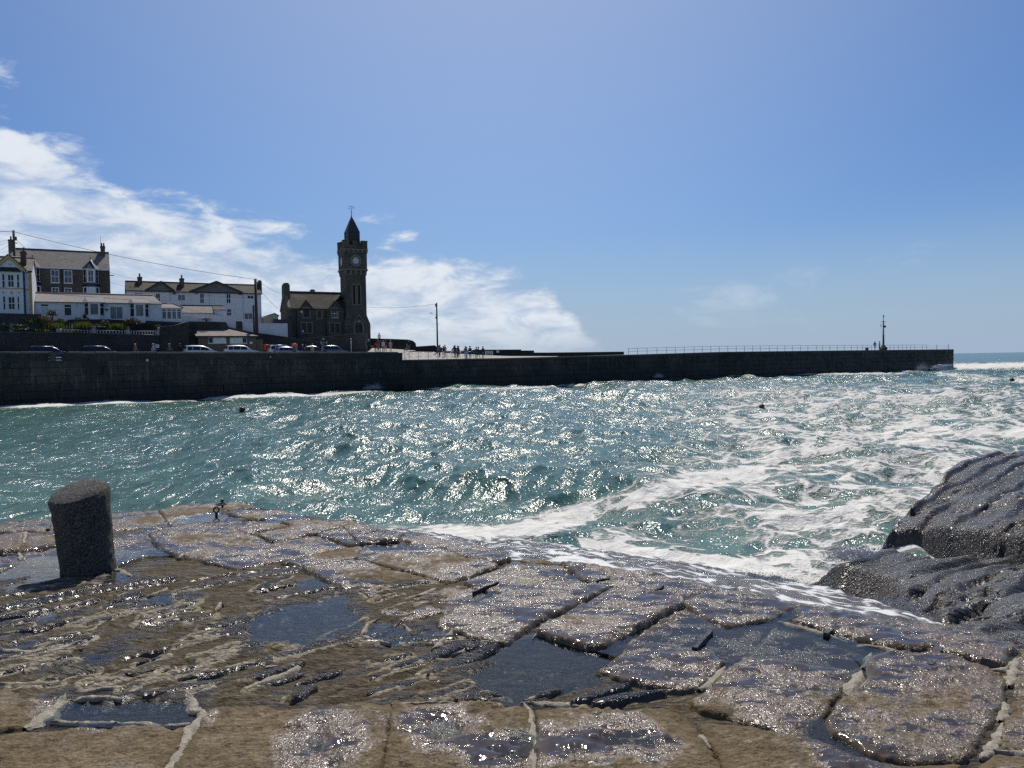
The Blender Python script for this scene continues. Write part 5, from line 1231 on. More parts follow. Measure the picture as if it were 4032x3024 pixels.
def white_villa():
    F = Fac(-190, 1150, 90.5, YAW, 10.0)
    r = F.root('white_villa', 'white gabled villa with ochre corner stones and bargeboards', 'house')
    L = F.p(125.5, 1150)[0]; dep = 8.0; ze = F.p(*c1(480, 738))[1]; zr = F.p(*c1(200, 528), dep/2)[1]
    m = MB(); shell(m, 0, L, 0, dep, 0, ze, zr-.1, []); m.build('wall', M_WHITE, r)
    gable_roof(r, 0, L, 0, dep, ze, zr, M_ROOF1, .25)
    # gabled bay
    gx0, gx1 = F.p(*c1(-60, 900), -.8)[0], F.p(*c1(352, 900), -.8)[0]; xm = F.p(*c1(147, 900), -.8)[0]; zg0 = F.p(*c1(352, 725), -.8)[1]; zg1 = F.p(*c1(147, 535), -.8)[1]; gx0 = 2*xm-gx1
    H = [R(F, c1, 122, 792, 222, 992, -.8), R(F, c1, 132, 1137, 238, 1342, -.8)]
    m = MB(); wall_holes(m, gx0, gx1, 0, zg0, H, -.8, .14)
    m.add([(gx0, -.8, zg0), (gx1, -.8, zg0), (xm, -.8, zg1)], [(0, 1, 2)])
    for x, s in ((gx0, -1), (gx1, 1)): m.add([(x, -.8, 0), (x, .0, 0), (x, .0, zg0), (x, -.8, zg0)][::s], [(0, 1, 2, 3)])
    m.build('gable_bay', M_WHITE, r)
    for h in H: window(r, h, -.8, fw=.06, bars=1)
    for (a, b, y0, y1) in ((40, 75, 788, 990), (270, 300, 795, 995), (55, 85, 1135, 1335), (278, 302, 1140, 1340)):
        h = R(F, c1, a, y0, b, y1, -.82); m = MB(); m.box(h[0], h[2], -.815, -.805, h[1], h[3]); g = m.build('side_light', M_GLASS, r)
        m = MB(); m.box(h[0]-.05, h[0], -.84, -.803, h[1]-.05, h[3]+.05).box(h[2], h[2]+.05, -.84, -.803, h[1]-.05, h[3]+.05).box(h[0], h[2], -.835, -.818, (h[1]+h[3])/2-.03, (h[1]+h[3])/2+.03); m.build('frame', M_TRIM, g)
    # ochre bargeboards, string course, corner stones
    m = MB()
    for (xa, xb) in ((gx0-.3, xm), (gx1+.3, xm)):
        k = (zg1-zg0)/(xm-gx0); za = zg0-.3*k if True else zg0
        m.hexa([(xa, -1.05, za), (xa, -.86, za), (xb, -.86, zg1), (xb, -1.05, zg1)], [(xa, -1.05, za+.34), (xa, -.86, za+.34), (xb, -.86, zg1+.34), (xb, -1.05, zg1+.34)])
    me = m.build('bargeboard', M_YELL, r); fix_normals(me.data)
    m = MB(); k = (zg1-zg0)/(xm-gx0)
    slab_quad(m, [(gx0-.35, -1.0, zg0-.35*k+.40), (xm, -1.0, zg1+.40), (xm, dep/2, zg1+.40), (gx0-.35, dep/2, zg0-.35*k+.40)][::-1], .10)
    slab_quad(m, [(xm+.004, -1.0, zg1+.40), (gx1+.35, -1.0, zg0-.35*k+.40), (gx1+.35, dep/2, zg0-.35*k+.40), (xm+.004, dep/2, zg1+.40)][::-1], .10)
    o = m.build('gable_roof', M_ROOF1, r); fix_normals(o.data)
    zs = F.p(*c1(200, 1018))[1]; MB().box(gx0, gx1+.02, -.86, -.803, zs-.07, zs+.07).box(gx1+.03, L, -.06, -.003, zs-.14, zs+.05).build('string_course', M_YELL, r)
    xq0 = F.p(*c1(458, 900))[0]; zq = 0; i = 0
    while zq < ze-.4:
        w = .0 if i % 2 else .12; MB().box(xq0-w*.6, L+.03, -.05, .25, zq+.012, zq+.44).build('quoin', M_YELL, r); zq += .45; i += 1
    h = R(F, c1, 0, 680, 345, 750, -.8); m = MB(); xa, xb = gx0+.05, gx1-.05
    m.add([(xa, -1.25, h[1]), (xb, -1.25, h[1]), (xb-.5, -.81, h[3]), (xa+.5, -.81, h[3]), (xa, -.81, h[1]), (xb, -.81, h[1])], [(0, 1, 2, 3), (0, 3, 4), (1, 5, 2), (0, 4, 5, 1)]); m.build('bay_hood', M_DARK, r)
    h = R(F, c1, 120, 610, 188, 672, -.8); xc, zc = (h[0]+h[2])/2, (h[1]+h[3])/2; w = (h[2]-h[0])/2; hh = (h[3]-h[1])/2
    sh = [(xc-w, zc+hh), (xc+w, zc+hh), (xc+w*.95, zc), (xc+w*.5, zc-hh*.75), (xc, zc-hh), (xc-w*.5, zc-hh*.75), (xc-w*.95, zc)]; m = MB(); m.prism(sh, 1, -.84, -.803); s_ = m.build('shield', M_TRIM, r)
    m = MB(); m.prism([(xc+(a-xc)*.75, zc+(b-zc)*.75) for a, b in sh], 1, -.855, -.842); m.build('shield_field', plain('pale_ochre', (.46, .42, .33), .6), s_)
    # ornament panels between the storeys
    for (a, b) in ((20, 85), (112, 250), (275, 320)):
        h = R(F, c1, a, 1045, b, 1108, -.8); m = MB(); m.box(h[0], h[2], -.822, -.803, h[1], h[3]); p = m.build('ornament_panel', M_TRIM, r)
        xc, zc = (h[0]+h[2])/2, (h[1]+h[3])/2; w = min(.28, (h[2]-h[0])*.42); m = MB(); m.prism([(xc-w, zc), (xc, zc-.26), (xc+w, zc), (xc, zc+.26)], 1, -.842, -.824); m.build('diamond', MATS['pale_ochre'], p)
    x, z = F.p(*c1(365, 720)); MB().tube((gx1+.12, -.12, z), (gx1+.12, -.12, 0), .07, .07, 6).build('downpipe', M_DARK, r)
    MB().box(gx1+.5, L+.12, -.40, -.26, ze-.16, ze-.02).build('gutter', M_DARK, r)
    x0 = F.p(*c1(325, 500), 2.4)[0]; x1 = F.p(*c1(412, 500), 2.4)[0]; chimney(r, x0, x1, 1.6, 3.0, ze, F.p(*c1(370, 445), 2.4)[1], M_BROWN, 1)
white_villa()

def bungalow():
    F = Fac(126.5, 1215, 97.0, YAW, 9.6)
    r = F.root('white_bungalow', 'long low white bungalow with patterned pale tile roof', 'house')
    L = F.p(636, 1215)[0]; dep = 5.2; ze = F.p(*c1(900, 1203))[1]; zr = F.p(*c1(1975, 1112), dep/2)[1]
    H = [R(F, c1, 630, 1245, 770, 1450), R(F, c1, 1000, 1255, 1120, 1440), R(F, c1, 1712, 1290, 1920, 1490)]
    m = MB(); shell(m, 0, L, 0, dep, 0, ze, None, H); m.build('wall', M_WHITE, r)
    door = window(r, H[0], fw=.09, sash=False, bars=0, rows=[.78], glass=M_BLUEP, name='door', label='pale blue panel door with dark light above')
    h = H[0]; MB().box(h[0]+.1, h[2]-.1, .10, .12, h[1]+(h[3]-h[1])*.80, h[3]-.1).build('top_light', M_GLASS, door)
    window(r, H[1], fw=.07, sash=False, bars=0, rows=[.72], glass=M_GLASS)
    window(r, H[2], fw=.08, sash=False, bars=1, glass=M_CURT, sill=False, name='patio_door')
    gable_roof(r, 0, L, 0, dep, ze, zr, M_ROOF2, .3, .1, ridge_mat=plain('pink_ridge', (.30, .19, .16), .7), hipr=1.0)
    for (c, a, b, wx0, wx1) in ((c1, 1300, 1610, 1390, 1548), (c2, 195, 430, 272, 388)):
        x0 = F.p(*c(a, 1000 if c is c1 else 560))[0]; x1 = F.p(*c(b, 1000 if c is c1 else 560))[0]; d = .8
        z0 = F.p(*(c(1400, 1432) if c is c1 else c(300, 628)))[1]; zt = ze-.28
        bp = [(x0, 0), (x0+.55, -d), (x1-.55, -d), (x1, 0)]; m = MB(); m.prism(bp, 2, 0, z0); m.prism(bp, 2, zt, zt+.16)
        for (u, v) in (bp[1], bp[2]): m.box(u-.09, u+.09, v-.02, v+.12, z0+.002, zt-.002)
        b_ = m.build('bay', M_WHITE, r)
        window(r, (x0+.64, z0+.02, x1-.64, zt-.02), -d, .12, .07, False, 0, glass=M_CURT, sill=False)
        for (u0, v0), (u1, v1) in ((bp[0], bp[1]), (bp[2], bp[3])):
            e = Vector((u1-u0, v1-v0, 0)); ln = e.length; e.normalize(); P0 = Vector((u0, v0, 0)); q = lambda s, z: P0+e*s+Vector((0, 0, z))
            m = MB(); m.add([q(.05, z0), q(ln-.05, z0), q(ln-.05, zt), q(.05, zt)], [(0, 1, 2, 3)]); g = m.build('side_light', M_GLASS, r)
            zq = z0+(zt-z0)*.68; m = MB()
            for aa, bb in ((q(.07, z0+.03), q(ln-.07, z0+.03)), (q(.07, zq), q(ln-.07, zq)), (q(.07, z0), q(.07, zt)), (q(ln-.07, z0), q(ln-.07, zt))): m.tube(aa, bb, .05, .05, 4)
            m.build('frame', M_TRIM, g)
        m = MB(); xm = (x0+x1)/2
        m.add([(x0-.25, -.25, ze-.2), (x0+.45, -d-.22, zt+.17), (x1-.45, -d-.22, zt+.17), (x1+.25, -.25, ze-.2), (x1-.1, .9, ze+.62), (x0+.1, .9, ze+.62)], [(0, 1, 5), (1, 2, 4, 5), (2, 3, 4)]); o = m.build('bay_roof', M_ROOF2, r); fix_normals(o.data)
        MB().box(x0-.2, x1+.2, -d-.2, -.05, zt+.10, zt+.163).build('bay_soffit', M_TRIM, o)
    # house sign, lamp, vents
    h = R(F, c1, 1620, 1325, 1690, 1360); MB().box(h[0], h[2], -.05, -.004, h[1]+.1, h[3]).box(h[0]+.3, h[2]-.3, -.05, -.004, h[1]-.08, h[1]+.098).build('house_plaque', M_LEAD, r)
    h = R(F, c2, 530, 492, 550, 520); MB().box(h[0], h[2], -.16, -.004, h[1], h[3]).build('wall_lamp', plain('lamp_glass', (.75, .70, .55), .3), r)
    for xx in (1195, 1660):
        h = R(F, c1, xx-12, 1255, xx+14, 1295); MB().box(h[0], h[2], -.03, -.004, h[1], h[3]).build('vent', plain('vent_grey', (.42, .43, .45), .6), r)
    # glazed sun room at the right end
    x0 = L+.02; x1 = F.p(*c2(838, 560))[0]; zt = F.p(*c2(700, 522))[1]; m = MB(); zc = .55
    m.box(x0, x1, .1, 3.0, 0, zc); m.box(x0, x1, .1, 3.0, zt, zt+.12); b_ = m.build('sun_room', M_WHITE, r)
    n = 4
    for i in range(n):
        a = x0+(x1-x0)*i/n; b = x0+(x1-x0)*(i+1)/n-.02; window(r, (a, zc+.004, b, zt-.004), .1, .12, .08, False, 0, rows=[.74], glass=M_CURT, sill=False)
    MB().box(x1-.1, x1, .26, 2.9, zc+.002, zt-.002).build('end_wall', M_WHITE, b_)
    m = MB(); m.add([(x0-.1, -.15, zt+.10), (x1+.2, -.15, zt+.10), (x1-.9, 1.5, zt+.75), (x0-.1, 1.5, zt+.75), (x1+.2, 3.1, zt+.1), (x0-.1, 3.1, zt+.1)], [(0, 1, 2, 3), (1, 4, 2), (3, 2, 4, 5)]); o = m.build('sun_room_roof', M_ROOF2, r)
    MB().tube((x1+.2, -.15, zt+.13), (x1-.9, 1.5, zt+.79), .06, .06, 6).tube((x1-.9, 1.5, zt+.79), (x0-.1, 1.5, zt+.79), .06, .06, 6).build('hip_tiles', M_DARK, o)
bungalow()

def long_house():
    F = Fac(501, 1200, 114.0, YAW, 8.8)
    r = F.root('long_white_house', 'long two-storey white rendered house with two shallow slate gables', 'house')
    L = F.p(1029, 1200)[0]; dep = 6.0; ze = F.p(*c2(1700, 328))[1]; zr = F.p(*c2(1000, 208), dep/2)[1]
    H = [R(F, c2, 515, 328, 577, 462), R(F, c2, 790, 345, 888, 425), R(F, c2, 1065, 328, 1122, 458), R(F, c2, 1395, 335, 1453, 458), R(F, c2, 1400, 522, 1460, 612), R(F, c2, 1655, 355, 1738, 402), R(F, c2, 1618, 575, 1728, 660), R(F, c2, 255, 322, 360, 440)]
    m = MB(); shell(m, 0, L, 0, dep, 0, ze, zr-.1, H); m.build('wall', M_WHITE, r)
    for i, h in enumerate(H): window(r, h, fw=.08, sash=i in (0, 2, 3, 4), bars=1, glass=M_GLASS if i in (0, 2, 3, 4, 5) else M_CURT)
    gable_roof(r, 0, L, 0, dep, ze, zr, M_ROOF3, .12)
    for (a, b, ap, lab) in ((385, 750, 580, 'g'), (935, 1600, 1270, 'g')):
        xa = F.p(*c2(a, 290), -.12)[0]; xb = F.p(*c2(b, 295), -.12)[0]; xm, zm = F.p(*c2(ap, 185), -.12); z0 = ze-.02
        m = MB(); m.prism([(xa+.25, z0), (xb-.25, z0), (xm, zm-.12)], 1, -.10, .4); g = m.build('gable', M_GREYR, r); fix_normals(g.data)
        m = MB(); k = 2.9
        slab_quad(m, [(xa, -.32, z0), (xm, -.32, zm), (xm, k, zm), (xa, k, z0)][::-1], .12); slab_quad(m, [(xm+.003, -.32, zm), (xb, -.32, z0), (xb, k, z0), (xm+.003, k, zm)][::-1], .12); o = m.build('gable_roof', M_ROOF3, r); fix_normals(o.data)
        m = MB()
        for (p, q) in (((xa, z0), (xm, zm)), ((xb, z0), (xm, zm))): m.hexa([(p[0], -.36, p[1]-.16), (p[0], -.33, p[1]-.16), (q[0], -.33, q[1]-.16), (q[0], -.36, q[1]-.16)], [(p[0], -.36, p[1]+.03), (p[0], -.33, p[1]+.03), (q[0], -.33, q[1]+.03), (q[0], -.36, q[1]+.03)])
        bb = m.build('bargeboard', M_DARK, r); fix_normals(bb.data)
    MB().box(-.1, L+.1, -.28, -.14, ze-.2, ze-.05).build('gutter', M_DARK, r)
    for (a, b, zt, y) in ((290, 345, 130, 2.8), (815, 865, 148, 2.2)):
        x0 = F.p(*c2(a, 200), y)[0]; x1 = F.p(*c2(b, 200), y)[0]; chimney(r, x0, x1, y-.6, y+.6, ze, F.p(*c2((a+b)/2, zt), y)[1], M_TOWER, 1)
    x0 = F.p(*c2(1784, 230), 3)[0]; x1 = F.p(*c2(1826, 230), 3)[0]; zc = F.p(*c2(1805, 172), 3)[1]; m = MB(); m.box(x0, x1, 2.3, 3.7, ze, zc-.15).box(x0+.12, x1-.12, 2.42, 3.58, zc-.15, zc); m.build('chimney', M_TOWER, r)
    for xx in (695, 1185, 1600): x = F.p(*c2(xx, 400))[0]; MB().tube((x, -.06, ze-.2), (x, -.06, .5), .045, .045, 6).build('downpipe', M_WHITE2, r)
    for (xx, yy) in ((745, 335), (1022, 328), (1565, 342)):
        x, z = F.p(*c2(xx, yy)); MB().box(x-.18, x+.18, -.35, -.004, z-.12, z+.12).build('flood_lamp', M_DARK, r)
    for xx in (200, 250): x, z = F.p(*c2(xx, 240), 1.0); MB().tube((x, 1.0, ze-.3), (x, 1.0, z), .06, .06, 6).build('vent_pipe', M_DARK, r)
M_GREYR = plain('grey_render', (.135, .13, .125), .85, 0, .3, .2, 2)
long_house()

def outbuilding():
    F = Fac(726, 1235, 108.5, YAW, 8.6)
    r = F.root('white_outbuilding', 'small white outbuilding with pale slate lean-to roof below the long house', 'shed')
    x1 = F.p(*c2(1235, 570))[0]; z0 = F.p(*c2(1000, 568))[1]; zt = F.p(*c2(1000, 485), 2.6)[1]; x2 = F.p(*c2(1385, 560))[0]
    m = MB(); m.box(0, x1, 0, 2.6, 0, z0-.04); m.add([(0, 0, z0-.04), (0, 2.6, z0-.04), (0, 2.6, zt-.1)], [(0, 2, 1)]); m.add([(x1, 0, z0-.04), (x1, 2.6, z0-.04), (x1, 2.6, zt-.1)], [(0, 1, 2)]); m.build('wall', M_WHITE2, r)
    m = MB(); slab_quad(m, [(-.25, -.2, z0-.08), (x1+.1, -.2, z0-.08), (x1+.1, 2.7, zt), (-.25, 2.7, zt)], .1); o = m.build('roof', M_ROOF1, r); MB().box(-.25, x2+.1, 2.6, 2.78, zt-.02, zt+.10).build('ridge_tiles', M_DARK, o)
    m = MB(); m.box(x1+.12, x2, .2, 2.6, 0, z0+.38); w = m.build('side_wall', M_WHITE2, r)
    m = MB(); slab_quad(m, [(x1+.12, .1, z0+.45), (x2+.08, .1, z0+.45), (x2+.08, 2.66, zt+.0), (x1+.12, 2.66, zt+.0)], .08); m.build('side_roof', M_ROOF3, r)
outbuilding()

def wall_along(name, label, cat, pts, th, zbot, mat, cope=None, copet=.1, capround=False):
    """free wall through (px, py_top, depth) points; top follows the photograph"""
    P = [wpt(*p) for p in pts]; b = P[0].copy(); b[2] = zbot; r = empty(name, tuple(b), label=label, cat=cat)
    rel = [p-b for p in P]; m = MB(); n = len(rel)
    def off(i):
        a = rel[max(i-1, 0)]; c = rel[min(i+1, n-1)]; e = (c-a)[:2]; e = e/np.linalg.norm(e); return np.array([-e[1], e[0], 0])*th
    O = [off(i) for i in range(n)]
    for i in range(n-1):
        a, c = rel[i], rel[i+1]
        bot = [(a[0], a[1], 0), (c[0], c[1], 0), tuple((c+O[i+1])[:2])+(0,), tuple((a+O[i])[:2])+(0,)]
        m.hexa(bot, [tuple(a), tuple(c), tuple(c+O[i+1]), tuple(a+O[i])])
    m.build('wall', mat, r)
    if cope is not None:
        m = MB()
        for i in range(n-1):
            a, c = rel[i], rel[i+1]; k = .06/th
            A_ = [tuple(a-O[i]*k), tuple(c-O[i+1]*k), tuple(c+O[i+1]*(1+k)), tuple(a+O[i]*(1+k))]
            m.hexa([(q[0], q[1], q[2]+.003) for q in A_], [(q[0], q[1], q[2]+copet) for q in A_])
        m.build('coping', cope, r)
    return r
# retaining walls, garden walls
RWL = [(-500, 1311, 80.5), (-120, 1309, 87.0), (100, 1309, 91.0), (300, 1311, 94.6), (470, 1316, 97.6), (640, 1322, 100.8)]
wall_along('retaining_wall', 'tall dark rubble retaining wall behind the parked cars below the garden', 'wall', RWL, .6, 4.3, M_DRYW, M_COPE, .08)
wall_along('gable_end_wall', 'stone wall end with sloping coping between retaining wall and shuttered kiosk', 'wall', [(630, 1288, 100.4), (690, 1283, 101.3), (735, 1269, 102.2), (744, 1300, 102.6)], .5, 4.3, M_DRYW, M_COPE, .09)
wall_along('bungalow_terrace_wall', 'dark stone terrace wall just below the bungalow windows', 'wall', [(268, 1258, 97.6), (420, 1257, 100.0), (560, 1262, 102.2), (740, 1270, 105.0)], .45, 7.2, M_DRYW)
wall_along('villa_terrace_wall', 'dark rubble terrace wall in front of the white villa', 'wall', [(-300, 1228, 83.5), (0, 1233, 89.5), (162, 1237, 93.0)], .5, 7.0, M_DRYW)
wall_along('kiosk_back_wall', 'dark wall rising behind the roof of the shuttered kiosk', 'wall', [(742, 1266, 106.2), (890, 1268, 108.6), (899, 1285, 108.8)], .5, 4.5, M_DRYW)
wall_along('sloping_rubble_wall', 'rubble wall sloping down beside the road past the kiosk', 'wall', [(893, 1288, 109.5), (945, 1300, 110.4), (1000, 1311, 111.4), (1060, 1318, 112.8), (1134, 1329, 114.5), (1200, 1341, 116.0), (1262, 1352, 117.5)], .7, 4.3, M_DRYW, M_COPE, .07)
wall_along('coped_garden_wall', 'grey wall with white sloping coping beside the sun room', 'wall', [(713, 1242, 106.0), (748, 1245, 106.6), (800, 1256, 107.5), (855, 1266, 108.3)], .25, 7.5, M_WHITE2, M_TRIM, .09)
wall_along('curved_white_wall', 'white garden wall with a swept curved top left of the dark gate', 'wall', [(838, 1243, 110.2), (880, 1246, 110.8), (905, 1251, 111.2), (920, 1259, 111.5), (926, 1270, 111.7), (928, 1286, 111.8)], .3, 7.4, M_WHITE, M_TRIM, .06)
wall_along('long_white_wall', 'white boundary wall between the dark gate and the stone institute', 'wall', [(957, 1261, 112.4), (968, 1268, 112.7), (985, 1272, 113.0), (1010, 1274, 113.6), (1132, 1275, 117.0)], .3, 6.0, M_WHITE, M_TRIM, .06)
def gate():
    a = wpt(928, 1265, 112.0); b = wpt(957, 1265, 112.6); r = empty('garden_gate', (a[0], a[1], 7.6), math.atan2(b[1]-a[1], b[0]-a[0]), label='dark boarded gate between the two white garden walls', cat='gate'); L = float(np.linalg.norm((b-a)[:2])); z = float(a[2]-7.6)
    for i in range(6): MB().box(L*i/6+.008, L*(i+1)/6-.008, 0, .05, 0, z).build('board', M_DARK, r)
gate()
def lane_shed():
    F = Fac(1038, 1260, 121.5, YAW, 8.0); r = F.root('lane_shed', 'low pale shed with shallow roof between long house and institute', 'shed')
    L = F.p(1096, 1260)[0]; m = MB(); z = F.p(1060, 1250)[1]; m.prism([(0, 0), (L, 0), (L, z+.25), (L*.75, z+.6), (0, z)], 1, 0, 4); m.build('wall', plain('cream_render', (.42, .36, .27), .8), r); fix_normals(r.children[0].data)
    m = MB(); m.hexa([(-.15, -.15, z), (L*.75, -.15, z+.6), (L*.75, 4.1, z+.6), (-.15, 4.1, z)], [(-.15, -.15, z+.12), (L*.75, -.15, z+.72), (L*.75, 4.1, z+.72), (-.15, 4.1, z+.12)]); m.hexa([(L*.75, -.15, z+.6), (L+.15, -.15, z+.2), (L+.15, 4.1, z+.2), (L*.75, 4.1, z+.6)], [(L*.75, -.15, z+.72), (L+.15, -.15, z+.32), (L+.15, 4.1, z+.32), (L*.75, 4.1, z+.72)]); m.build('roof', M_ROOF3, r)
    a = F.p(1078, 1290, -.6); MB().box(a[0], L+2.0, -.6, -.1, 0, F.p(1085, 1257, -.6)[1]).build('lean_to', M_DARK, r)
lane_shed()

def kiosk():
    F = Fac(781, 1350, 103.8, YAW, 4.4)
    r = F.root('shuttered_kiosk', 'brown rendered kiosk with pale felt roof and white window shutters', 'kiosk')
    L = F.p(1008, 1350)[0]; ze = F.p(*c2(1400, 862))[1]; dep = 4.4
    H = [R(F, c2, 1172, 880, 1390, 952), R(F, c2, 1440, 880, 1650, 952)]
    m = MB(); shell(m, 0, L, 0, dep, 0, ze, None, H); m.build('wall', M_BROWNR, r)
    for i, h in enumerate(H):
        window(r, h, fw=.06, sash=False, bars=3, glass=M_GLASS); a, b = (h[0]+(h[2]-h[0])*.27, h[2]+.02) if i == 0 else (h[0]-.02, h[0]+(h[2]-h[0])*.74)
        s = MB().box(a, b, -.06, -.004, h[1]-.02, h[3]+.02).build('shutter', M_TRIM, r)
        for k in range(6): zz = h[1]+(h[3]-h[1])*(k+.5)/6; MB().box(a+.05, b-.05, -.072, -.062, zz-.05, zz+.05).build('slat', M_TRIM, s)
    zt = F.p(*c2(1180, 770), dep*.9)[1]; xr = F.p(*c2(1395, 765), dep*.9)[0]; xl = F.p(*c2(965, 770), dep*.9)[0]
    m = MB(); slab_quad(m, [(-.35, -.45, ze), (L+.3, -.45, ze), (xr, dep*.9, zt), (xl, dep*.9, zt)], .14); slab_quad(m, [(L+.3, -.45, ze), (L+.3, dep, ze), (xr, dep*.9+.01, zt), (xr, dep*.9, zt)], .1); o = m.build('roof', M_ROOF5, r)
    MB().box(-.37, L+.32, -.49, -.455, ze-.22, ze-.01).build('fascia', M_DARK, o)
    h = R(F, c2, 1685, 935, 1720, 960); MB().box(h[0], h[2], -.03, -.004, h[1], h[3]).build('notice', M_TRIM, r)
    # side walls of the yard
    a = F.p(*c2(925, 860), 1.0)[0]; m = MB(); m.box(a, -.02, 1.0, 1.3, 0, 4.3); m.build('side_wall', M_DRYW, r)
    b = F.p(*c2(1855, 950))[0]; m = MB(); m.box(L+.02, b, .3, .7, 0, F.p(*c2(1800, 905))[1]); m.build('yard_wall', M_BROWNR, r)
kiosk()

def institute():
    F = Fac(1136, 1270, 125.0, 27.0, 7.0)
    r = F.root('stone_institute', 'dark granite institute building with steep slate roof and two gabled dormers', 'building')
    L = F.p(1363, 1270)[0]; dep = 6.6; ze = F.p(*c3(760, 752))[1]; zr = F.p(*c3(700, 440), dep/2)[1]
    H = [R(F, c3, 708, 752, 820, 922), R(F, c3, 980, 805, 1048, 937), R(F, c3, 1257, 765, 1362, 935), R(F, c3, 680, 1035, 763, 1222), R(F, c3, 785, 1038, 865, 1222), R(F, c3, 1225, 1045, 1300, 1226), R(F, c3, 1320, 1047, 1402, 1228)]
    Hl = [(a, b, c, min(d, ze-.01)) for a, b, c, d in H]
    m = MB(); shell(m, 0, L, 0, dep, -.5, ze, zr-.05, Hl); m.build('wall', M_TOWER, r)
    for i, h in enumerate(Hl):
        window(r, h, rev=.2, fw=.07, sash=True, bars=1, mat=M_DARK if i not in (2,) else M_TRIM, glass=M_GLASS, sill=False)
        m = MB(); m.box(h[0]-.22, h[0]-.002, -.035, .1, h[1]-.002, h[3]+.002).box(h[2]+.002, h[2]+.22 if i not in (3, 5) else h[2]+.05, -.035, .1, h[1]-.002, h[3]+.002).box(h[0]-.3, h[2]+.3 if i not in (3, 5) else h[2]+.05, -.05, .1, h[3]+.004, h[3]+.24).box(h[0]-.25, h[2]+.25 if i not in (3, 5) else h[2]+.05, -.06, .1, h[1]-.2, h[1]-.004); m.build('stone_surround', M_DRESS, r)
    gable_roof(r, .35, L+.6, 0, dep, ze, zr, M_ROOF4, .18, 0, ridge_mat=M_ROOF4)
    # raised coping and kneeler of the left gable, with the big end chimney
    ym = dep/2; k = (zr-ze)/ym; m = MB()
    m.hexa([(-.06, -.3, ze-.25), (.38, -.3, ze-.25), (.38, ym, zr+.05), (-.06, ym, zr+.05)], [(-.06, -.3, ze+.12), (.38, -.3, ze+.12), (.38, ym, zr+.35), (-.06, ym, zr+.35)])
    m.hexa([(-.06, dep+.3, ze-.25), (.38, dep+.3, ze-.25), (.38, ym+.01, zr+.05), (-.06, ym+.01, zr+.05)], [(-.06, dep+.3, ze+.12), (.38, dep+.3, ze+.12), (.38, ym+.01, zr+.35), (-.06, ym+.01, zr+.35)])
    c = m.build('gable_coping', M_DRESS, r); fix_normals(c.data)
    x0 = F.p(*c3(283, 400), ym)[0]; x1 = F.p(*c3(388, 400), ym)[0]; zc = F.p(*c3(335, 272), ym)[1]
    m = MB(); m.box(-.12, -.12+(x1-x0), ym-1.2, ym+1.2, ze+1.5, zc-.25).box(.0, x1-x0-.26, ym-1.05, ym+1.05, zc-.25, zc); m.build('chimney', M_TOWER, r)
    x0 = F.p(*c3(858, 420), ym)[0]; x1 = F.p(*c3(938, 420), ym)[0]; zc = F.p(*c3(900, 384), ym)[1]; m = MB(); m.box(x0, x1, ym+.3, ym+1.3, zr-1, zc-.12).box(x0+.1, x1-.1, ym+.4, ym+1.2, zc-.12, zc); m.build('chimney', M_TOWER, r)
    for (xa, xb, xp, zp, zb) in ((650, 872, 755, 600, 752), (1200, 1412, 1308, 612, 765)):
        a = F.p(*c3(xa, zb))[0]; b = F.p(*c3(xb, zb))[0]; xm = F.p(*c3(xp, zb))[0]; z0 = ze-.02; z1 = F.p(*c3(xp, zp))[1]
        m = MB(); m.prism([(a+.1, z0), (b-.1, z0), (xm, z1-.12)], 1, -.02, .5); g = m.build('dormer_gable', M_TOWER, r); fix_normals(g.data)
        m = MB(); slab_quad(m, [(a-.12, -.14, z0-.05), (xm, -.14, z1), (xm, 2.6, z1), (a-.12, 2.6, z0-.05)][::-1], .12); slab_quad(m, [(xm+.003, -.14, z1), (b+.12, -.14, z0-.05), (b+.12, 2.6, z0-.05), (xm+.003, 2.6, z1)][::-1], .12); o = m.build('dormer_roof', M_ROOF4, r); fix_normals(o.data)
        m = MB()
        for p in ((a-.16, z0-.1), (b+.16, z0-.1)): m.hexa([(p[0], -.2, p[1]), (p[0], -.145, p[1]), (xm, -.145, z1-.03), (xm, -.2, z1-.03)], [(p[0], -.2, p[1]+.16), (p[0], -.145, p[1]+.16), (xm, -.145, z1+.15), (xm, -.2, z1+.15)])
        q = m.build('dormer_coping', M_DRESS, r); fix_normals(q.data)
    MB().box(.4, F.p(*c3(630, 750))[0], -.30, -.19, ze-.16, ze-.03).build('gutter', M_DARK, r); MB().box(F.p(*c3(870, 750))[0], F.p(*c3(1190, 750))[0], -.30, -.19, ze-.16, ze-.03).build('gutter', M_DARK, r)
    for xx in (572, 1135, 1490): x = F.p(*c3(xx, 900))[0]; MB().tube((x, -.08, ze-.1), (x, -.08, 0), .07, .07, 6).build('downpipe', M_DARK, r)
    x, z = F.p(*c3(668, 820)); MB().tube((x, -.10, z), (x, -.004, z), .18, .18, 16).build('alarm_box', plain('cream_plastic', (.62, .60, .50), .5), r)
    h = R(F, c3, 685, 1170, 712, 1208); MB().box(h[0], h[2], -.06, -.051, h[1], h[3]).build('notice', M_TRIM, r)
    # cross roof against the tower
    xa = F.p(*c3(1200, 460), 3.4)[0]; xp, zp = F.p(*c3(1345, 415), 3.6); m = MB()
    m.add([(xa-.3, 1.2, ze+1.0), (xp, 1.0, ze+2.1), (xp+1.6, 1.0, ze+1.2), (xa, 5.4, zr+.05), (xp, 5.4, zp), (xp+1.8, 5.4, zr-.2)], [(0, 1, 4, 3), (1, 2, 5, 4)]); m.build('cross_roof', M_ROOF4, r)
    return F
FI = institute()

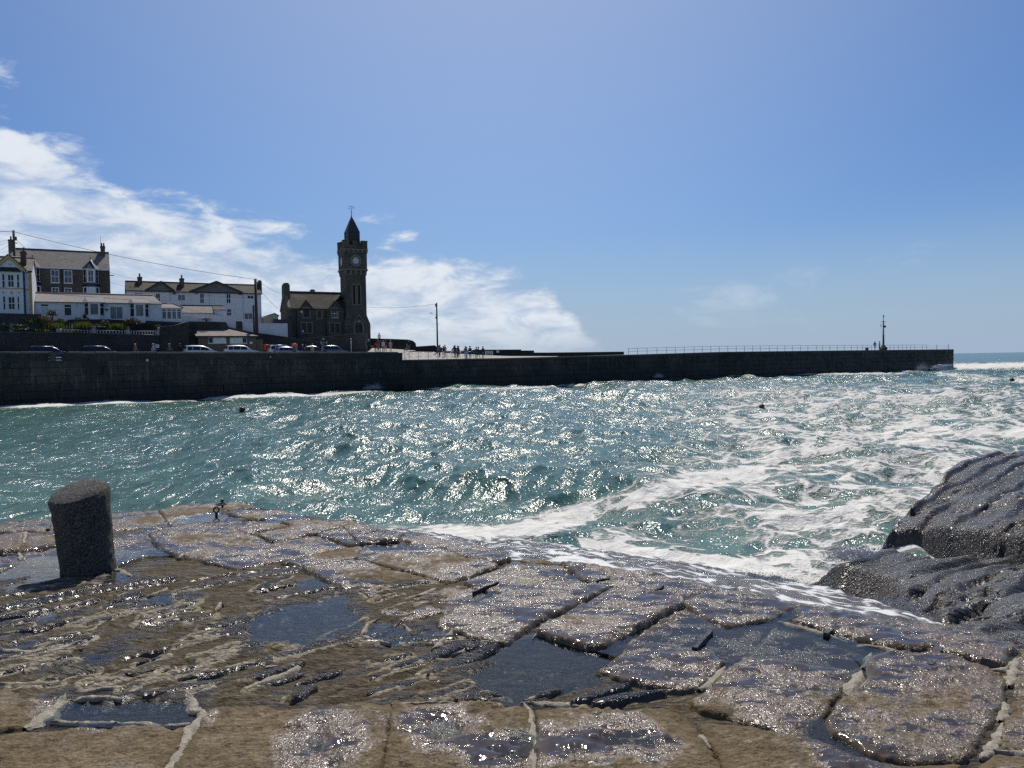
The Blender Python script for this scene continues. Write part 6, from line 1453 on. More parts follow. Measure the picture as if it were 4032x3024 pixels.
def clock_tower():
    F = Fac(1136, 1270, 125.0, 27.0, 7.0); yf = -.35
    xl = F.p(1362, 1150, yf)[0]; xr = F.p(1442, 1150, yf)[0]; S = xr-xl; xm = (xl+xr)/2
    P = F.world(xm, yf, 0); G = Fac(1400, 1300, P[1], 27.0, 7.0); G.o = np.array(P[:2])
    r = G.root('clock_tower', 'tall square granite clock tower with battlements, white clock and pointed spire', 'tower')
    zp = lambda y, py: G.p(1402, py, y)[1]
    h = S/2; z1 = zp(0, 1264); z2 = zp(0, 1064); z3 = zp(0, 984.5); z4 = zp(0, 955)
    zflare0 = zp(0, 1276); zflare1 = zp(0, 1241)
    def sq(a, yo=0): return [(-a, h-a), (a, h-a), (a, h+a), (-a, h+a)]
    def ring(m, a0, z0, a1, z1_): m.hexa([(x, y, z0) for x, y in sq(a0)], [(x, y, z1_) for x, y in sq(a1)])
    # shaft with two lancets: front face with holes
    lan = []
    for (a, b) in ((1655, 1706), (1752, 1802)):
        p0 = c3(a, 670); p1 = c3(b, 325); q = rect(G, p0[0], p1[1], p1[0], p0[1], 0.0); lan.append(q)
    door = rect(G, *c3(1700, 1080), *c3(1838, 1232), -.46)
    m = MB(); wall_holes(m, -h, h, zflare1, z2, lan, 0.0, .3)
    m.add([(-h, 0, zflare1), (-h, 2*h, zflare1), (-h, 2*h, z2), (-h, 0, z2)], [(0, 3, 2, 1)]); m.add([(h, 0, zflare1), (h, 2*h, zflare1), (h, 2*h, z2), (h, 0, z2)], [(0, 1, 2, 3)]); m.add([(h, 2*h, zflare1), (-h, 2*h, zflare1), (-h, 2*h, z2), (h, 2*h, z2)], [(0, 1, 2, 3)])
    f = .46
    ring(m, h+f, zflare0, h, zflare1-.002)
    # lower stage with the door opening
    wall_holes(m, -h-f, h+f, -2.2, zflare0, [(door[0], -2.2, door[2], door[3])], -f, .5)
    m.add([(-h-f, -f, -2.2), (-h-f, 2*h+f, -2.2), (-h-f, 2*h+f, zflare0), (-h-f, -f, zflare0)], [(0, 3, 2, 1)]); m.add([(h+f, -f, -2.2), (h+f, 2*h+f, -2.2), (h+f, 2*h+f, zflare0), (h+f, -f, zflare0)], [(0, 1, 2, 3)])
    m.build('shaft', M_TOWER, r)
    for q in lan:
        xc = (q[0]+q[2])/2; w = (q[2]-q[0])/2
        # round head: stone spandrels over the opening
        m = MB(); n = 10
        o = MB().add([(q[0], .26, q[1]), (q[2], .26, q[1]), (q[2], .26, q[3]), (q[0], .26, q[3])], [(0, 1, 2, 3)]).build('lancet_window', M_GLASS, r)
        for i in range(1, 4): zz = q[1]+(q[3]-q[1])*i/4; m.box(q[0], q[2], .23, .255, zz-.02, zz+.02)
        m.build('louvre_bar', M_DARK, o)
        hd = MB(); pts = [(xc-w, q[3])]+[(xc+w*math.cos(math.pi-math.pi*i/n), q[3]+w*math.sin(math.pi*i/n)) for i in range(n+1)]
        hd.prism([(xc+w*math.cos(math.pi*i/n), q[3]+.002+w*1.2*math.sin(math.pi*i/n)) for i in range(n+1)], 1, -.012, -.006); g = hd.build('lancet_head', M_GLASS, r); fix_normals(g.data)
        st = MB(); pr = [(xc+(w+.0)*math.cos(math.pi*i/n), q[3]+w*1.2*math.sin(math.pi*i/n)) for i in range(n+1)]; po = [(xc+(w+.17)*math.cos(math.pi*i/n), q[3]+(w*1.2+.17)*math.sin(math.pi*i/n)) for i in range(n+1)]
        for i in range(n): st.hexa([(pr[i][0], -.06, pr[i][1]), (pr[i+1][0], -.06, pr[i+1][1]), (pr[i+1][0], .02, pr[i+1][1]), (pr[i][0], .02, pr[i][1])], [(po[i][0], -.06, po[i][1]), (po[i+1][0], -.06, po[i+1][1]), (po[i+1][0], .02, po[i+1][1]), (po[i][0], .02, po[i][1])])
        st.box(q[0]-.17, q[0]-.002, -.05, .05, q[1], q[3]).box(q[2]+.002, q[2]+.17, -.05, .05, q[1], q[3]).box(q[0]-.2, q[2]+.2, -.07, .05, q[1]-.16, q[1]-.003); g = st.build('lancet_surround', M_DRESS, r); fix_normals(g.data)
    # door, fanlight arch, gabled hood
    xc = (door[0]+door[2])/2; w = (door[2]-door[0])/2; zd = door[3]; dd = MB().box(door[0], door[2], -f+.3, -f+.36, -2.0, zd-.0).build('door', plain('dark_blue_paint', (.012, .018, .034), .5), r)
    for i in range(1, 4): MB().box(door[0]+2*w*i/4-.02, door[0]+2*w*i/4+.02, -f+.27, -f+.298, door[1], zd).build('door_batten', M_DARK, dd)
    n = 12; m = MB(); m.prism([(xc+w*math.cos(math.pi*i/n), zd+.003+w*1.15*math.sin(math.pi*i/n)) for i in range(n+1)], 1, -f-.015, -f-.006); g = m.build('fanlight', M_GLASS, r); fix_normals(g.data)
    m = MB()
    for i in range(n):
        a, b = math.pi*i/n, math.pi*(i+1)/n; I = lambda t, k: (xc+(w+k)*math.cos(t), zd+(w*1.15+k)*math.sin(t))
        p, q, s_, t_ = I(a, 0), I(b, 0), I(b, .28), I(a, .28); m.hexa([(p[0], -f-.1, p[1]), (q[0], -f-.1, q[1]), (q[0], -f+.02, q[1]), (p[0], -f+.02, p[1])], [(t_[0], -f-.1, t_[1]), (s_[0], -f-.1, s_[1]), (s_[0], -f+.02, s_[1]), (t_[0], -f+.02, t_[1])])
    m.box(door[0]-.28, door[0]-.002, -f-.1, -f+.02, -2.0, zd).box(door[2]+.002, door[2]+.28, -f-.1, -f+.02, -2.0, zd); g = m.build('door_arch', M_DRESS, r); fix_normals(g.data)
    a0 = rect(G, *c3(1640, 872), *c3(1905, 1062), -f); m = MB(); xa, xb, zb, zt = a0[0], a0[2], a0[1], a0[3]; xm_ = (xa+xb)/2
    for x in (xa, xb): m.hexa([(x, -f-.2, zb), (x, -f-.003, zb), (xm_, -f-.003, zt-.2), (xm_, -f-.2, zt-.2)], [(x, -f-.2, zb+.22), (x, -f-.003, zb+.22), (xm_, -f-.003, zt+.02), (xm_, -f-.2, zt+.02)])
    g = m.build('gabled_hood', M_DRESS, r); fix_normals(g.data)
    x, z = G.p(*c3(1766, 1012), -f); MB().lathe([(.03, 0), (.10, .06), (.10, .18), (.03, .24)], (x, -f-.14, z-.12), 10).build('door_lamp', M_TRIM, r)
    # corbel tables and string courses, clock stage
    hc = h+.20; m = MB(); ring(m, hc, z2, hc, z3); m.build('clock_stage', M_TOWER, r)
    m = MB(); ring(m, hc+.12, z2-.02, hc+.12, z2+.20); m.build('string_course', M_DRESS, r); m = MB(); ring(m, hc+.18, z3-.04, hc+.18, z3+.14); m.build('string_course', M_DRESS, r)
    cz1 = z2-.03; cz0 = zp(0, 1084)
    def corbels(a_in, a_out, zt_, zb_, k):
        for side in range(4):
            for i in range(k+1):
                u = -a_in+(2*a_in)*i/k; ww = .13
                m = MB(); m.hexa([(u-ww, -a_in+.05, zb_), (u+ww, -a_in+.05, zb_), (u+ww, -a_in+.10, zb_), (u-ww, -a_in+.10, zb_)], [(u-ww, -a_out, zt_), (u+ww, -a_out, zt_), (u+ww, -a_in+.10, zt_), (u-ww, -a_in+.10, zt_)])
                c, s = math.cos(side*math.pi/2), math.sin(side*math.pi/2); m.v = [(x*c-y*s, x*s+y*c+h, z) for x, y, z in m.v]; m.build('corbel', M_DRESS, r)
        m = MB(); ring(m, a_out, zt_+.002, a_out, zt_+.02+.0)
    corbels(h, hc+.05, cz1, cz0, 4); corbels(hc, hc+.12, z3-.05, zp(0, 997), 5)
    # battlements
    hp = hc+.10; t = .32; m = MB(); zb = z3+.145; zm = zp(0, 965); zt = zp(0, 953)
    for (x0, x1, y0, y1) in ((-hp, hp, h-hp, h-hp+t), (-hp, hp, h+hp-t, h+hp), (-hp, -hp+t, h-hp+t+.002, h+hp-t-.002), (hp-t, hp, h-hp+t+.002, h+hp-t-.002)): m.box(x0, x1, y0, y1, zb, zm)
    m.build('parapet', M_TOWER, r)
    for sx in (-1, 1):
        for sy in (-1, 1):
            m = MB(); a, b = sorted((sx*hp, sx*(hp-.95))); c, d = sorted((h+sy*hp, h+sy*(hp-.95))); m.box(a, b, c, d, zm+.002, zt+.12); m.box(a-.06, b+.06, c-.06, d+.06, zt+.122, zt+.24); m.build('merlon', M_TOWER, r)
    for (cx, cy) in ((0, h-hp+t/2), (0, h+hp-t/2)): MB().box(cx-.45, cx+.45, cy-t/2+.003, cy+t/2-.003, zm+.002, zt).box(cx-.5, cx+.5, cy-t/2-.05, cy+t/2+.05, zt+.002, zt+.12).build('merlon', M_TOWER, r)
    for (cx, cy) in ((-hp+t/2, h), (hp-t/2, h)): MB().box(cx-t/2+.003, cx+t/2-.003, cy-.45, cy+.45, zm+.002, zt).box(cx-t/2-.05, cx+t/2+.05, cy-.5, cy+.5, zt+.002, zt+.12).build('merlon', M_TOWER, r)
    # clock: ring, dial with twelve pale roundels, centre rose and hands
    cx, cz = G.p(*c4(625, 1280), -hc+h); yk = h-hc; R0 = .62; R1 = .98; n = 40
    m = MB()
    for i in range(n):
        a, b = 2*math.pi*i/n, 2*math.pi*(i+1)/n; I = lambda t_, k: (cx+k*math.cos(t_), cz+k*math.sin(t_))
        p, q, s_, t_ = I(a, R0+.08), I(b, R0+.08), I(b, R1), I(a, R1); m.hexa([(p[0], yk-.09, p[1]), (q[0], yk-.09, q[1]), (q[0], yk+.05, q[1]), (p[0], yk+.05, p[1])], [(t_[0], yk-.09, t_[1]), (s_[0], yk-.09, s_[1]), (s_[0], yk+.05, s_[1]), (t_[0], yk+.05, t_[1])])
    g = m.build('clock_surround', M_DRESS, r); fix_normals(g.data)
    ck = MB().tube((cx, yk-.03, cz), (cx, yk+.02, cz), R0+.10, R0+.10, 40).build('clock', plain('clock_black', (.012, .013, .016), .5), r)
    wm = plain('opal_glass', (.80, .82, .84), .35)
    for i in range(12):
        a = 2*math.pi*i/12; MB().tube((cx+.51*math.sin(a), yk-.045, cz+.51*math.cos(a)), (cx+.51*math.sin(a), yk-.032, cz+.51*math.cos(a)), .082, .082, 12).build('roundel', wm, ck)
    for i in range(6):
        a = 2*math.pi*(i+.5)/6; m = MB(); pts = [(.05, 0)]+[(.375*math.cos(t_), .375*math.sin(t_)) for t_ in np.linspace(-.43, .43, 7)]
        m.prism([(cx+u*math.sin(a)+v*math.cos(a), cz+u*math.cos(a)-v*math.sin(a)) for u, v in pts], 1, yk-.045, yk-.032); g = m.build('dial_petal', wm, ck); fix_normals(g.data)
    for (ang, ln, ww) in ((math.radians(-3), .34, .035), (math.radians(174), .52, .026)):
        m = MB(); d = (math.sin(ang), math.cos(ang)); e = (d[1], -d[0]); m.prism([(cx-d[0]*.1+e[0]*ww, cz-d[1]*.1+e[1]*ww), (cx+d[0]*ln, cz+d[1]*ln), (cx-d[0]*.1-e[0]*ww, cz-d[1]*.1-e[1]*ww)], 1, yk-.065, yk-.052); g = m.build('clock_hand', M_DARK, ck); fix_normals(g.data)
    # round window on the left side face
    MB().torus((-hc-.0, h, cz), .85, .11, 'x', 28, 6).build('round_window_surround', M_DRESS, r); MB().tube((-hc-.02, h, cz), (-hc+.02, h, cz), .78, .78, 28).build('round_window', M_GLASS, r)
    # turret and spire
    tb = z3+.2; te = zp(h, 919); ta = zp(h, 851); tw = .97; m = MB(); ring(m, tw, tb, tw, te); m.build('turret', plain('turret_lead', (.022, .026, .028), .7, 0, .25), r)
    for sx in (-1, 1):
        for sy in (-1, 1): MB().box(sx*tw-.09, sx*tw+.09, h+sy*tw-.09, h+sy*tw+.09, tb, te-.003).build('turret_post', M_TURP, r)
    for k in range(4):
        zz = tb+.9+(te-tb-1.1)*k/4; MB().box(-.5, .5, h-tw-.05, h-tw-.004, zz, zz+.22).build('louvre', M_DARK, r)
    m = MB(); e_ = tw+.09; n8 = 1
    m.add([(-e_, h-e_, te), (e_, h-e_, te), (e_, h+e_, te), (-e_, h+e_, te), (0, h, ta)], [(0, 1, 4), (1, 2, 4), (2, 3, 4), (3, 0, 4), (0, 3, 2, 1)]); sp = m.build('spire', plain('spire_slate', (.030, .040, .040), .6, 0, .3, .4, 6), r)
    for (x, y) in ((-e_, h-e_), (e_, h-e_), (-e_, h+e_), (e_, h+e_)): MB().tube((x, y, te+.02), (0, h, ta+.02), .045, .03, 6).build('hip_roll', M_LEAD, sp)
    # weather vane
    zv = zp(h, 812); v = MB().tube((0, h, ta-.1), (0, h, zv), .045, .03, 6).build('weather_vane', M_DSTEEL, r)
    za = zp(h, 815.5); dv = Vector((.96, .28, 0)); c = Vector((0, h, za))
    MB().tube(c-dv*.42, c+dv*.38, .025, .02, 5).add([tuple(c-dv*.30+Vector((0, 0, 0))), tuple(c-dv*.55+Vector((0, .02, .20))), tuple(c-dv*.55+Vector((0, .02, -.18))), tuple(c-dv*.42+Vector((0, -.02, 0)))], [(0, 1, 3), (0, 3, 2)]).add([tuple(c+dv*.55), tuple(c+dv*.32+Vector((0, 0, .13))), tuple(c+dv*.32-Vector((0, 0, .13)))], [(0, 1, 2), (0, 2, 1)]).build('arrow', M_DSTEEL, v)
    zc = zp(h, 824); ec = Vector((math.cos(-.45), math.sin(-.45), 0)); fc = Vector((-ec.y, ec.x, 0))
    for d, nm in ((ec, 'E'), (-ec, 'W'), (fc, 'N'), (-fc, 'S')):
        c = Vector((0, h, zc if abs(d.dot(ec)) > .5 else zp(h, 838)));
        MB().tube(c, c+d*.40, .018, .018, 4).build('cardinal_arm', M_DSTEEL, v)
        b = c+d*.46+Vector((0, 0, -.02)); u = ec if abs(d.dot(ec)) > .5 else ec; u = u*.07; z = Vector((0, 0, .22)); g = []
        L_ = {'E': [(1, 0), (-1, 0), (-1, .5), (.6, .5), (-1, .5), (-1, 1), (1, 1)], 'W': [(-1, 1), (-.5, 0), (0, .7), (.5, 0), (1, 1)], 'N': [(-1, 0), (-1, 1), (1, 0), (1, 1)], 'S': [(-1, .1), (.8, 0), (1, .35), (-1, .6), (-.8, 1), (1, .9)]}[nm]
        MB().pipe([b+u*q[0]+z*q[1] for q in L_], .014, 4).build('cardinal_letter', M_DSTEEL, v)
    MB().lathe([(.02, -.12), (.09, -.05), (.09, .05), (.02, .12)], (0, h, ta+.15), 8).build('vane_ball', M_DSTEEL, v)
    return G
M_TURP = plain('turret_timber', (.075, .080, .072), .7)
GT = clock_tower()
# walls round the tower's foot
wall_along('ramp_wall', 'curved dark stone ramp wall below the institute and tower door', 'wall', [(1197, 1337, 119.5), (1260, 1329, 120.5), (1330, 1321, 121.8), (1390, 1315, 123.0), (1420, 1313, 123.8), (1440, 1314, 124.8), (1446, 1318, 126.5)], .5, 4.4, M_TOWER, M_DRESS, .09)

# the hill the town stands on
def build_hill():
    e = np.array([math.cos(math.radians(YAW)), math.sin(math.radians(YAW))]); n = np.array([-e[1], e[0]])
    S_ = np.linspace(-60, 46, 54); D_ = np.concatenate([np.linspace(104, 140, 73), [150, 170, 200]])
    V = []
    for s in S_:
        rw = np.interp(s, [-60, -10.6, 6.8, 11, 20, 27, 46], [104.0, 107.3, 111.5, 113.0, 119.5, 124.0, 124.0])
        for d in D_:
            t = d-rw
            lowz = np.interp(s, [-60, -8, 7, 12, 22, 46], [8.0, 7.9, 7.5, 4.5, 4.5, 4.5]); 
            zz = np.interp(t, [-9, .5, .6, 3.5, 4.2, 14, 20, 30, 60], [4.0, 4.0, lowz, lowz+.3, max(lowz+2.0, 8.0 if s > 10 else 9.7), 9.9, 11.5, 12.5, 13]) if s < 14 else np.interp(t, [-9, .5, 1.5, 6, 40], [4.0, 4.2, 6.6, 7.2, 7.4])
            p = e*s+n*d; V.append((p[0], p[1], zz))
    k = len(D_); q = np.arange(len(V)).reshape(len(S_), k); Q = np.stack([q[:-1, :-1], q[1:, :-1], q[1:, 1:], q[:-1, 1:]], -1).reshape(-1, 4)
    link(bpy.data.objects.new('hillside', np_mesh('hillside', np.array(V), Q, M_SOIL, False)), kind='structure')
build_hill()
def bank():
    pts = [(1455, 1337, 131), (1490, 1338, 131.5), (1560, 1340, 132.5), (1608, 1342, 133.2), (1626, 1347, 133.5), (1636, 1356, 133.8), (1640, 1382, 134)]
    r = wall_along('grassy_sea_bank', 'stone-faced bank with a grassy rounded top right of the tower', 'bank', pts, 4.0, 4.0, M_DRYW, plain('bank_turf', (.045, .055, .022), .9, 0, .4, .6, 3), .22)
    wall_along('low_sea_wall', 'low stone wall between the grassy bank and the lamp pole', 'wall', [(1638, 1366, 131.5), (1712, 1361, 132.0), (1722, 1369, 132.0), (1740, 1369, 132.2)], .7, 4.2, M_PARA, M_DRESS, .07)
    m = MB(); rp = [(1446, 1386, 120.0), (1466, 1370, 128.5), (1520, 1372, 129.5), (1585, 1386, 125.2), (1600, 1385, 126.4), (1640, 1380, 131.2)]
    P = [wpt(*q) for q in rp]; A_ = wpt(1446, 1389, 112); B_ = wpt(1585, 1389, 111.5)
    V = [tuple(A_), tuple(B_)]+[tuple(p) for p in P]
    m.add(V, [(0, 1, 5, 2), (2, 5, 4, 3), (5, 6, 7, 4)]); m.build('ramp', M_CONC, kind='structure')
bank()
# ================================================================== CARS
def paint(name, c, metal=.0):
    if name in MATS: return MATS[name]
    t = NT(name); return t.set(color=(*c, 1), rough=.32, metal=metal, coat=.8, coat_rough=.05, spec=.5)
M_TYRE = plain('tyre_rubber', (.02, .02, .02), .85); M_RIM = plain('alloy_rim', (.45, .46, .48), .35, .8); M_LAMPG = plain('headlamp', (.75, .77, .8), .12); M_TAIL = plain('tail_lamp', (.35, .02, .02), .3); M_BLK = plain('black_plastic', (.018, .018, .02), .6)
CARK = {  # side profile of the body: x from rear, then belt and roof heights as shares of length and height
    'suv':   dict(prof=[(0, .30, .42), (.012, .30, .60), (.03, .55, .68), (.085, .60, .97), (.20, .61, 1.0), (.40, .61, 1.0), (.52, .60, .975), (.60, .60, .90), (.715, .585, .63), (.80, .55, .59), (.92, .50, .53), (.975, .42, .45), (1, .26, .36)], win=[(.075, .20), (.215, .40), (.415, .60)], ws=(.60, .715), rw=(.03, .085)),
    'hatch': dict(prof=[(0, .30, .40), (.012, .30, .58), (.03, .54, .66), (.13, .60, .93), (.25, .62, .99), (.42, .62, 1.0), (.54, .61, .95), (.60, .60, .88), (.73, .585, .62), (.82, .55, .585), (.93, .49, .52), (.98, .40, .43), (1, .26, .34)], win=[(.15, .27), (.285, .44), (.455, .62)], ws=(.60, .73), rw=(.03, .13)),
    'mpv':   dict(prof=[(0, .30, .42), (.01, .30, .62), (.025, .55, .70), (.06, .58, .98), (.20, .59, 1.0), (.42, .59, .99), (.54, .58, .95), (.64, .57, .84), (.80, .55, .585), (.87, .52, .55), (.95, .46, .49), (.985, .38, .41), (1, .26, .34)], win=[(.07, .20), (.215, .42), (.435, .66)], ws=(.64, .80), rw=(.025, .06)),
}
def car(px, py_roof, Y, yaw, L, Wd, Hh, kind, mat, label, roofmat=None, rails=False, zr=None):
    """a car whose tail-to-nose line is centred on column px; it stands on the road"""
    z = ROAD_Z(px)+.06 if zr is None else zr; c = wpt(px, 1380, Y)
    e = np.array([math.cos(yaw), math.sin(yaw)]); o = c[:2]-e*L/2
    r = empty('parked_car', (o[0], o[1], z), yaw, label=label, cat='car', group='cars parked along the quay')
    K = CARK[kind]; pf = K['prof']; w = Wd/2; gr = .20; rings = []
    for (x, b, t_) in pf:
        nose = min(1, .80+.20*min(1, (1-x)/.10)) * min(1, .84+.16*min(1, x/.06)); ww = w*nose; zb = b*Hh; zt = t_*Hh; gh = max(0.0, min(1, (zt-zb)/(.38*Hh)))
        wt = ww*(1-.23*gh)
        rings.append([(x*L, ww*.86, gr), (x*L, ww*.985, gr+.16), (x*L, ww, zb*.72+.06), (x*L, ww*.965, zb), (x*L, wt+.02*(1-gh), zb+(zt-zb)*.80), (x*L, wt*.86, zt-.02*gh), (x*L, wt*.45, zt+.012*gh+.005)])
    V = []; n = 14
    for g in rings: V += g+[(a, -b, c_) for a, b, c_ in g[::-1]]
    m = MB(); f = []
    for i in range(len(rings)-1):
        for j in range(n): f.append((i*n+j, i*n+(j+1) % n, (i+1)*n+(j+1) % n, (i+1)*n+j))
    f += [tuple(range(n)), tuple(range((len(rings)-1)*n, len(rings)*n))[::-1]]
    m.add(V, f, True); me = m.mesh('body', mat); fix_normals(me); bd = link(bpy.data.objects.new('body', me), r)
    if roofmat:
        i0 = 3; i1 = 6; m = MB(); vs = []
        for g in rings[i0:i1+1]: vs += [(g[4][0], g[4][1]*1.01, g[4][2]+.02), (g[5][0], g[5][1], g[5][2]+.012), (g[6][0], 0, g[6][2]+.014), (g[5][0], -g[5][1], g[5][2]+.012), (g[4][0], -g[4][1]*1.01, g[4][2]+.02)]
        m.add(vs, [(k*5+j, k*5+j+1, (k+1)*5+j+1, (k+1)*5+j) for k in range(i1-i0) for j in range(4)], True); me = m.mesh('roof_panel', roofmat); fix_normals(me); link(bpy.data.objects.new('roof_panel', me), r)
    xs = [g[0][0]/L for g in rings]
    def at(x): return [np.array([np.interp(x, xs, [g[j][k] for g in rings]) for k in range(3)]) for j in range(7)]
    for s in (1, -1):
        for (a, b) in K['win']:
            m = MB(); P = []; nn = 4
            for k in range(nn+1):
                q = at(a+(b-a)*k/nn); lo = q[3]*.90+q[4]*.10; hi = q[3]*.06+q[4]*.94
                for p in (lo, hi): P.append((p[0], s*(p[1]+.012), p[2]))
            m.add(P, [(2*k, 2*k+2, 2*k+3, 2*k+1)[::s] for k in range(nn)], True); m.build('side_window', M_CGLASS, r)
        x = K['ws'][1]-.055; q = at(x); p = q[3]; mm = MB(); mm.hexa([(p[0], s*(p[1]+.02), p[2]+.02), (p[0]+.16, s*(p[1]+.02), p[2]+.03), (p[0]+.12, s*(p[1]+.2), p[2]+.03), (p[0]+.02, s*(p[1]+.2), p[2]+.02)], [(p[0], s*(p[1]+.02), p[2]+.12), (p[0]+.12, s*(p[1]+.02), p[2]+.14), (p[0]+.10, s*(p[1]+.2), p[2]+.14), (p[0]+.02, s*(p[1]+.2), p[2]+.12)]); o_ = mm.build('door_mirror', mat, r); fix_normals(o_.data)
        for xw in (.185, .80):
            wh = empty('wheel', (xw*L, s*(w-.10), .33), parent=r)
            MB().torus((0, 0, 0), .25, .085, 'y', 20, 8).build('tyre', M_TYRE, wh); m = MB(); m.tube((0, s*.055, 0), (0, -s*.04, 0), .19, .19, 14); m.build('rim', M_RIM, wh)
        q = at(.965); p = q[3]; MB().hexa([(p[0]-.28, s*(p[1]-.02), p[2]-.14), (p[0]+.05, s*(p[1]*.72), p[2]-.16), (p[0]+.05, s*(p[1]*.72), p[2]-.04), (p[0]-.28, s*(p[1]+.0), p[2]-.02)], [(p[0]-.26, s*(p[1]+.025), p[2]-.13), (p[0]+.09, s*(p[1]*.70), p[2]-.15), (p[0]+.08, s*(p[1]*.70), p[2]-.05), (p[0]-.26, s*(p[1]+.025), p[2]-.03)]).build('headlight', M_LAMPG, r)
        q = at(.02); p = q[3]; MB().box(p[0]-.05, p[0]+.16, s*p[1]*.97-.07*(s > 0)-.0, s*p[1]*.97+.07*(s < 0)+.035*s, p[2]-.08, p[2]+.12).build('tail_light', M_TAIL, r)
        if rails: a, b = at(.10)[5], at(.56)[5]; MB().tube((a[0], s*a[1], a[2]+.06), (b[0], s*b[1], b[2]+.07), .022, .022, 6).build('roof_rail', M_RIM, r)
    for (x0, x1, nm) in ((*K['ws'], 'windscreen'), (*K['rw'], 'rear_window')):
        m = MB(); P = []
        lo, hi = (x1, x0) if nm == 'windscreen' else (x0, x1); ql, qh = at(lo), at(hi); sg = 1 if nm == 'windscreen' else -1
        A_ = ql[5]*.86+qh[5]*.14; B_ = ql[5]*.10+qh[5]*.90; off = np.array([.02*sg, 0, .018]); A_, B_ = A_+off, B_+off; wA, wB = ql[3][1]*.86, qh[5][1]*1.02
        m.add([(A_[0], -wA, A_[2]), (A_[0]+.03*sg, 0, A_[2]+.01), (A_[0], wA, A_[2]), (B_[0], wB, B_[2]), (B_[0]+.03*sg, 0, B_[2]+.015), (B_[0], -wB, B_[2])], [(0, 1, 4, 5), (1, 2, 3, 4)], True); o_ = m.build(nm, M_CGLASS, r); fix_normals(o_.data)
    MB().box(L*.985, L+.03, -w*.7, w*.7, .28, .46).build('front_bumper', M_BLK, r); MB().box(-.03, L*.015, -w*.75, w*.75, .28, .46).build('rear_bumper', M_BLK, r)
    return r
QA = math.radians(36)
P_WH = paint('white_car_paint', (.72, .73, .74)); P_BL = paint('dark_blue_car_paint', (.008, .014, .075)); P_BK = paint('black_car_paint', (.008, .008, .010)); P_GR = paint('grey_car_paint', (.10, .13, .17), .3); P_RD = paint('dark_red_car_paint', (.06, .010, .014)); P_CR = paint('cream_roof_paint', (.66, .62, .50)); P_SI = paint('pale_blue_silver_paint', (.24, .28, .36), .3)
car(-62, 1360, 82.5, math.radians(38), 4.4, 1.8, 1.46, 'hatch', P_WH, 'white car behind the parapet whose nose ends at the villa wall side')
car(198, 1357, 88.0, math.radians(38), 4.6, 1.85, 1.62, 'suv', P_BL, 'dark blue estate car parked behind the parapet opening', rails=True)
car(402, 1358, 91.5, math.radians(37), 4.6, 1.85, 1.62, 'suv', P_BK, 'black estate car parked below the garden terrace fence', rails=True)
car(794, 1359, 98.3, math.radians(35), 4.3, 1.8, 1.62, 'mpv', P_WH, 'white people carrier with sloping nose at the kiosk\'s end')
car(953, 1357, 101.5, math.radians(35), 4.5, 1.82, 1.62, 'suv', P_WH, 'white crossover car parked right in front of the kiosk shutters')
car(1116, 1352, 106.6, math.radians(32), 4.4, 1.82, 1.70, 'suv', P_WH, 'tall white off-road car beside the orange lifebuoy', rails=True)
car(1136, 1367, 103.6, math.radians(34), 4.0, 1.75, 1.36, 'hatch', P_SI, 'low silver-blue car in front of the tall white off-road car')
car(1238, 1358, 109.5, math.radians(30), 3.3, 1.68, 1.55, 'hatch', P_RD, 'small dark red hatchback with a cream roof', roofmat=P_CR)
car(1318, 1357, 111.5, math.radians(30), 3.9, 1.75, 1.60, 'suv', P_GR, 'plain grey car parked below the curved ramp wall')

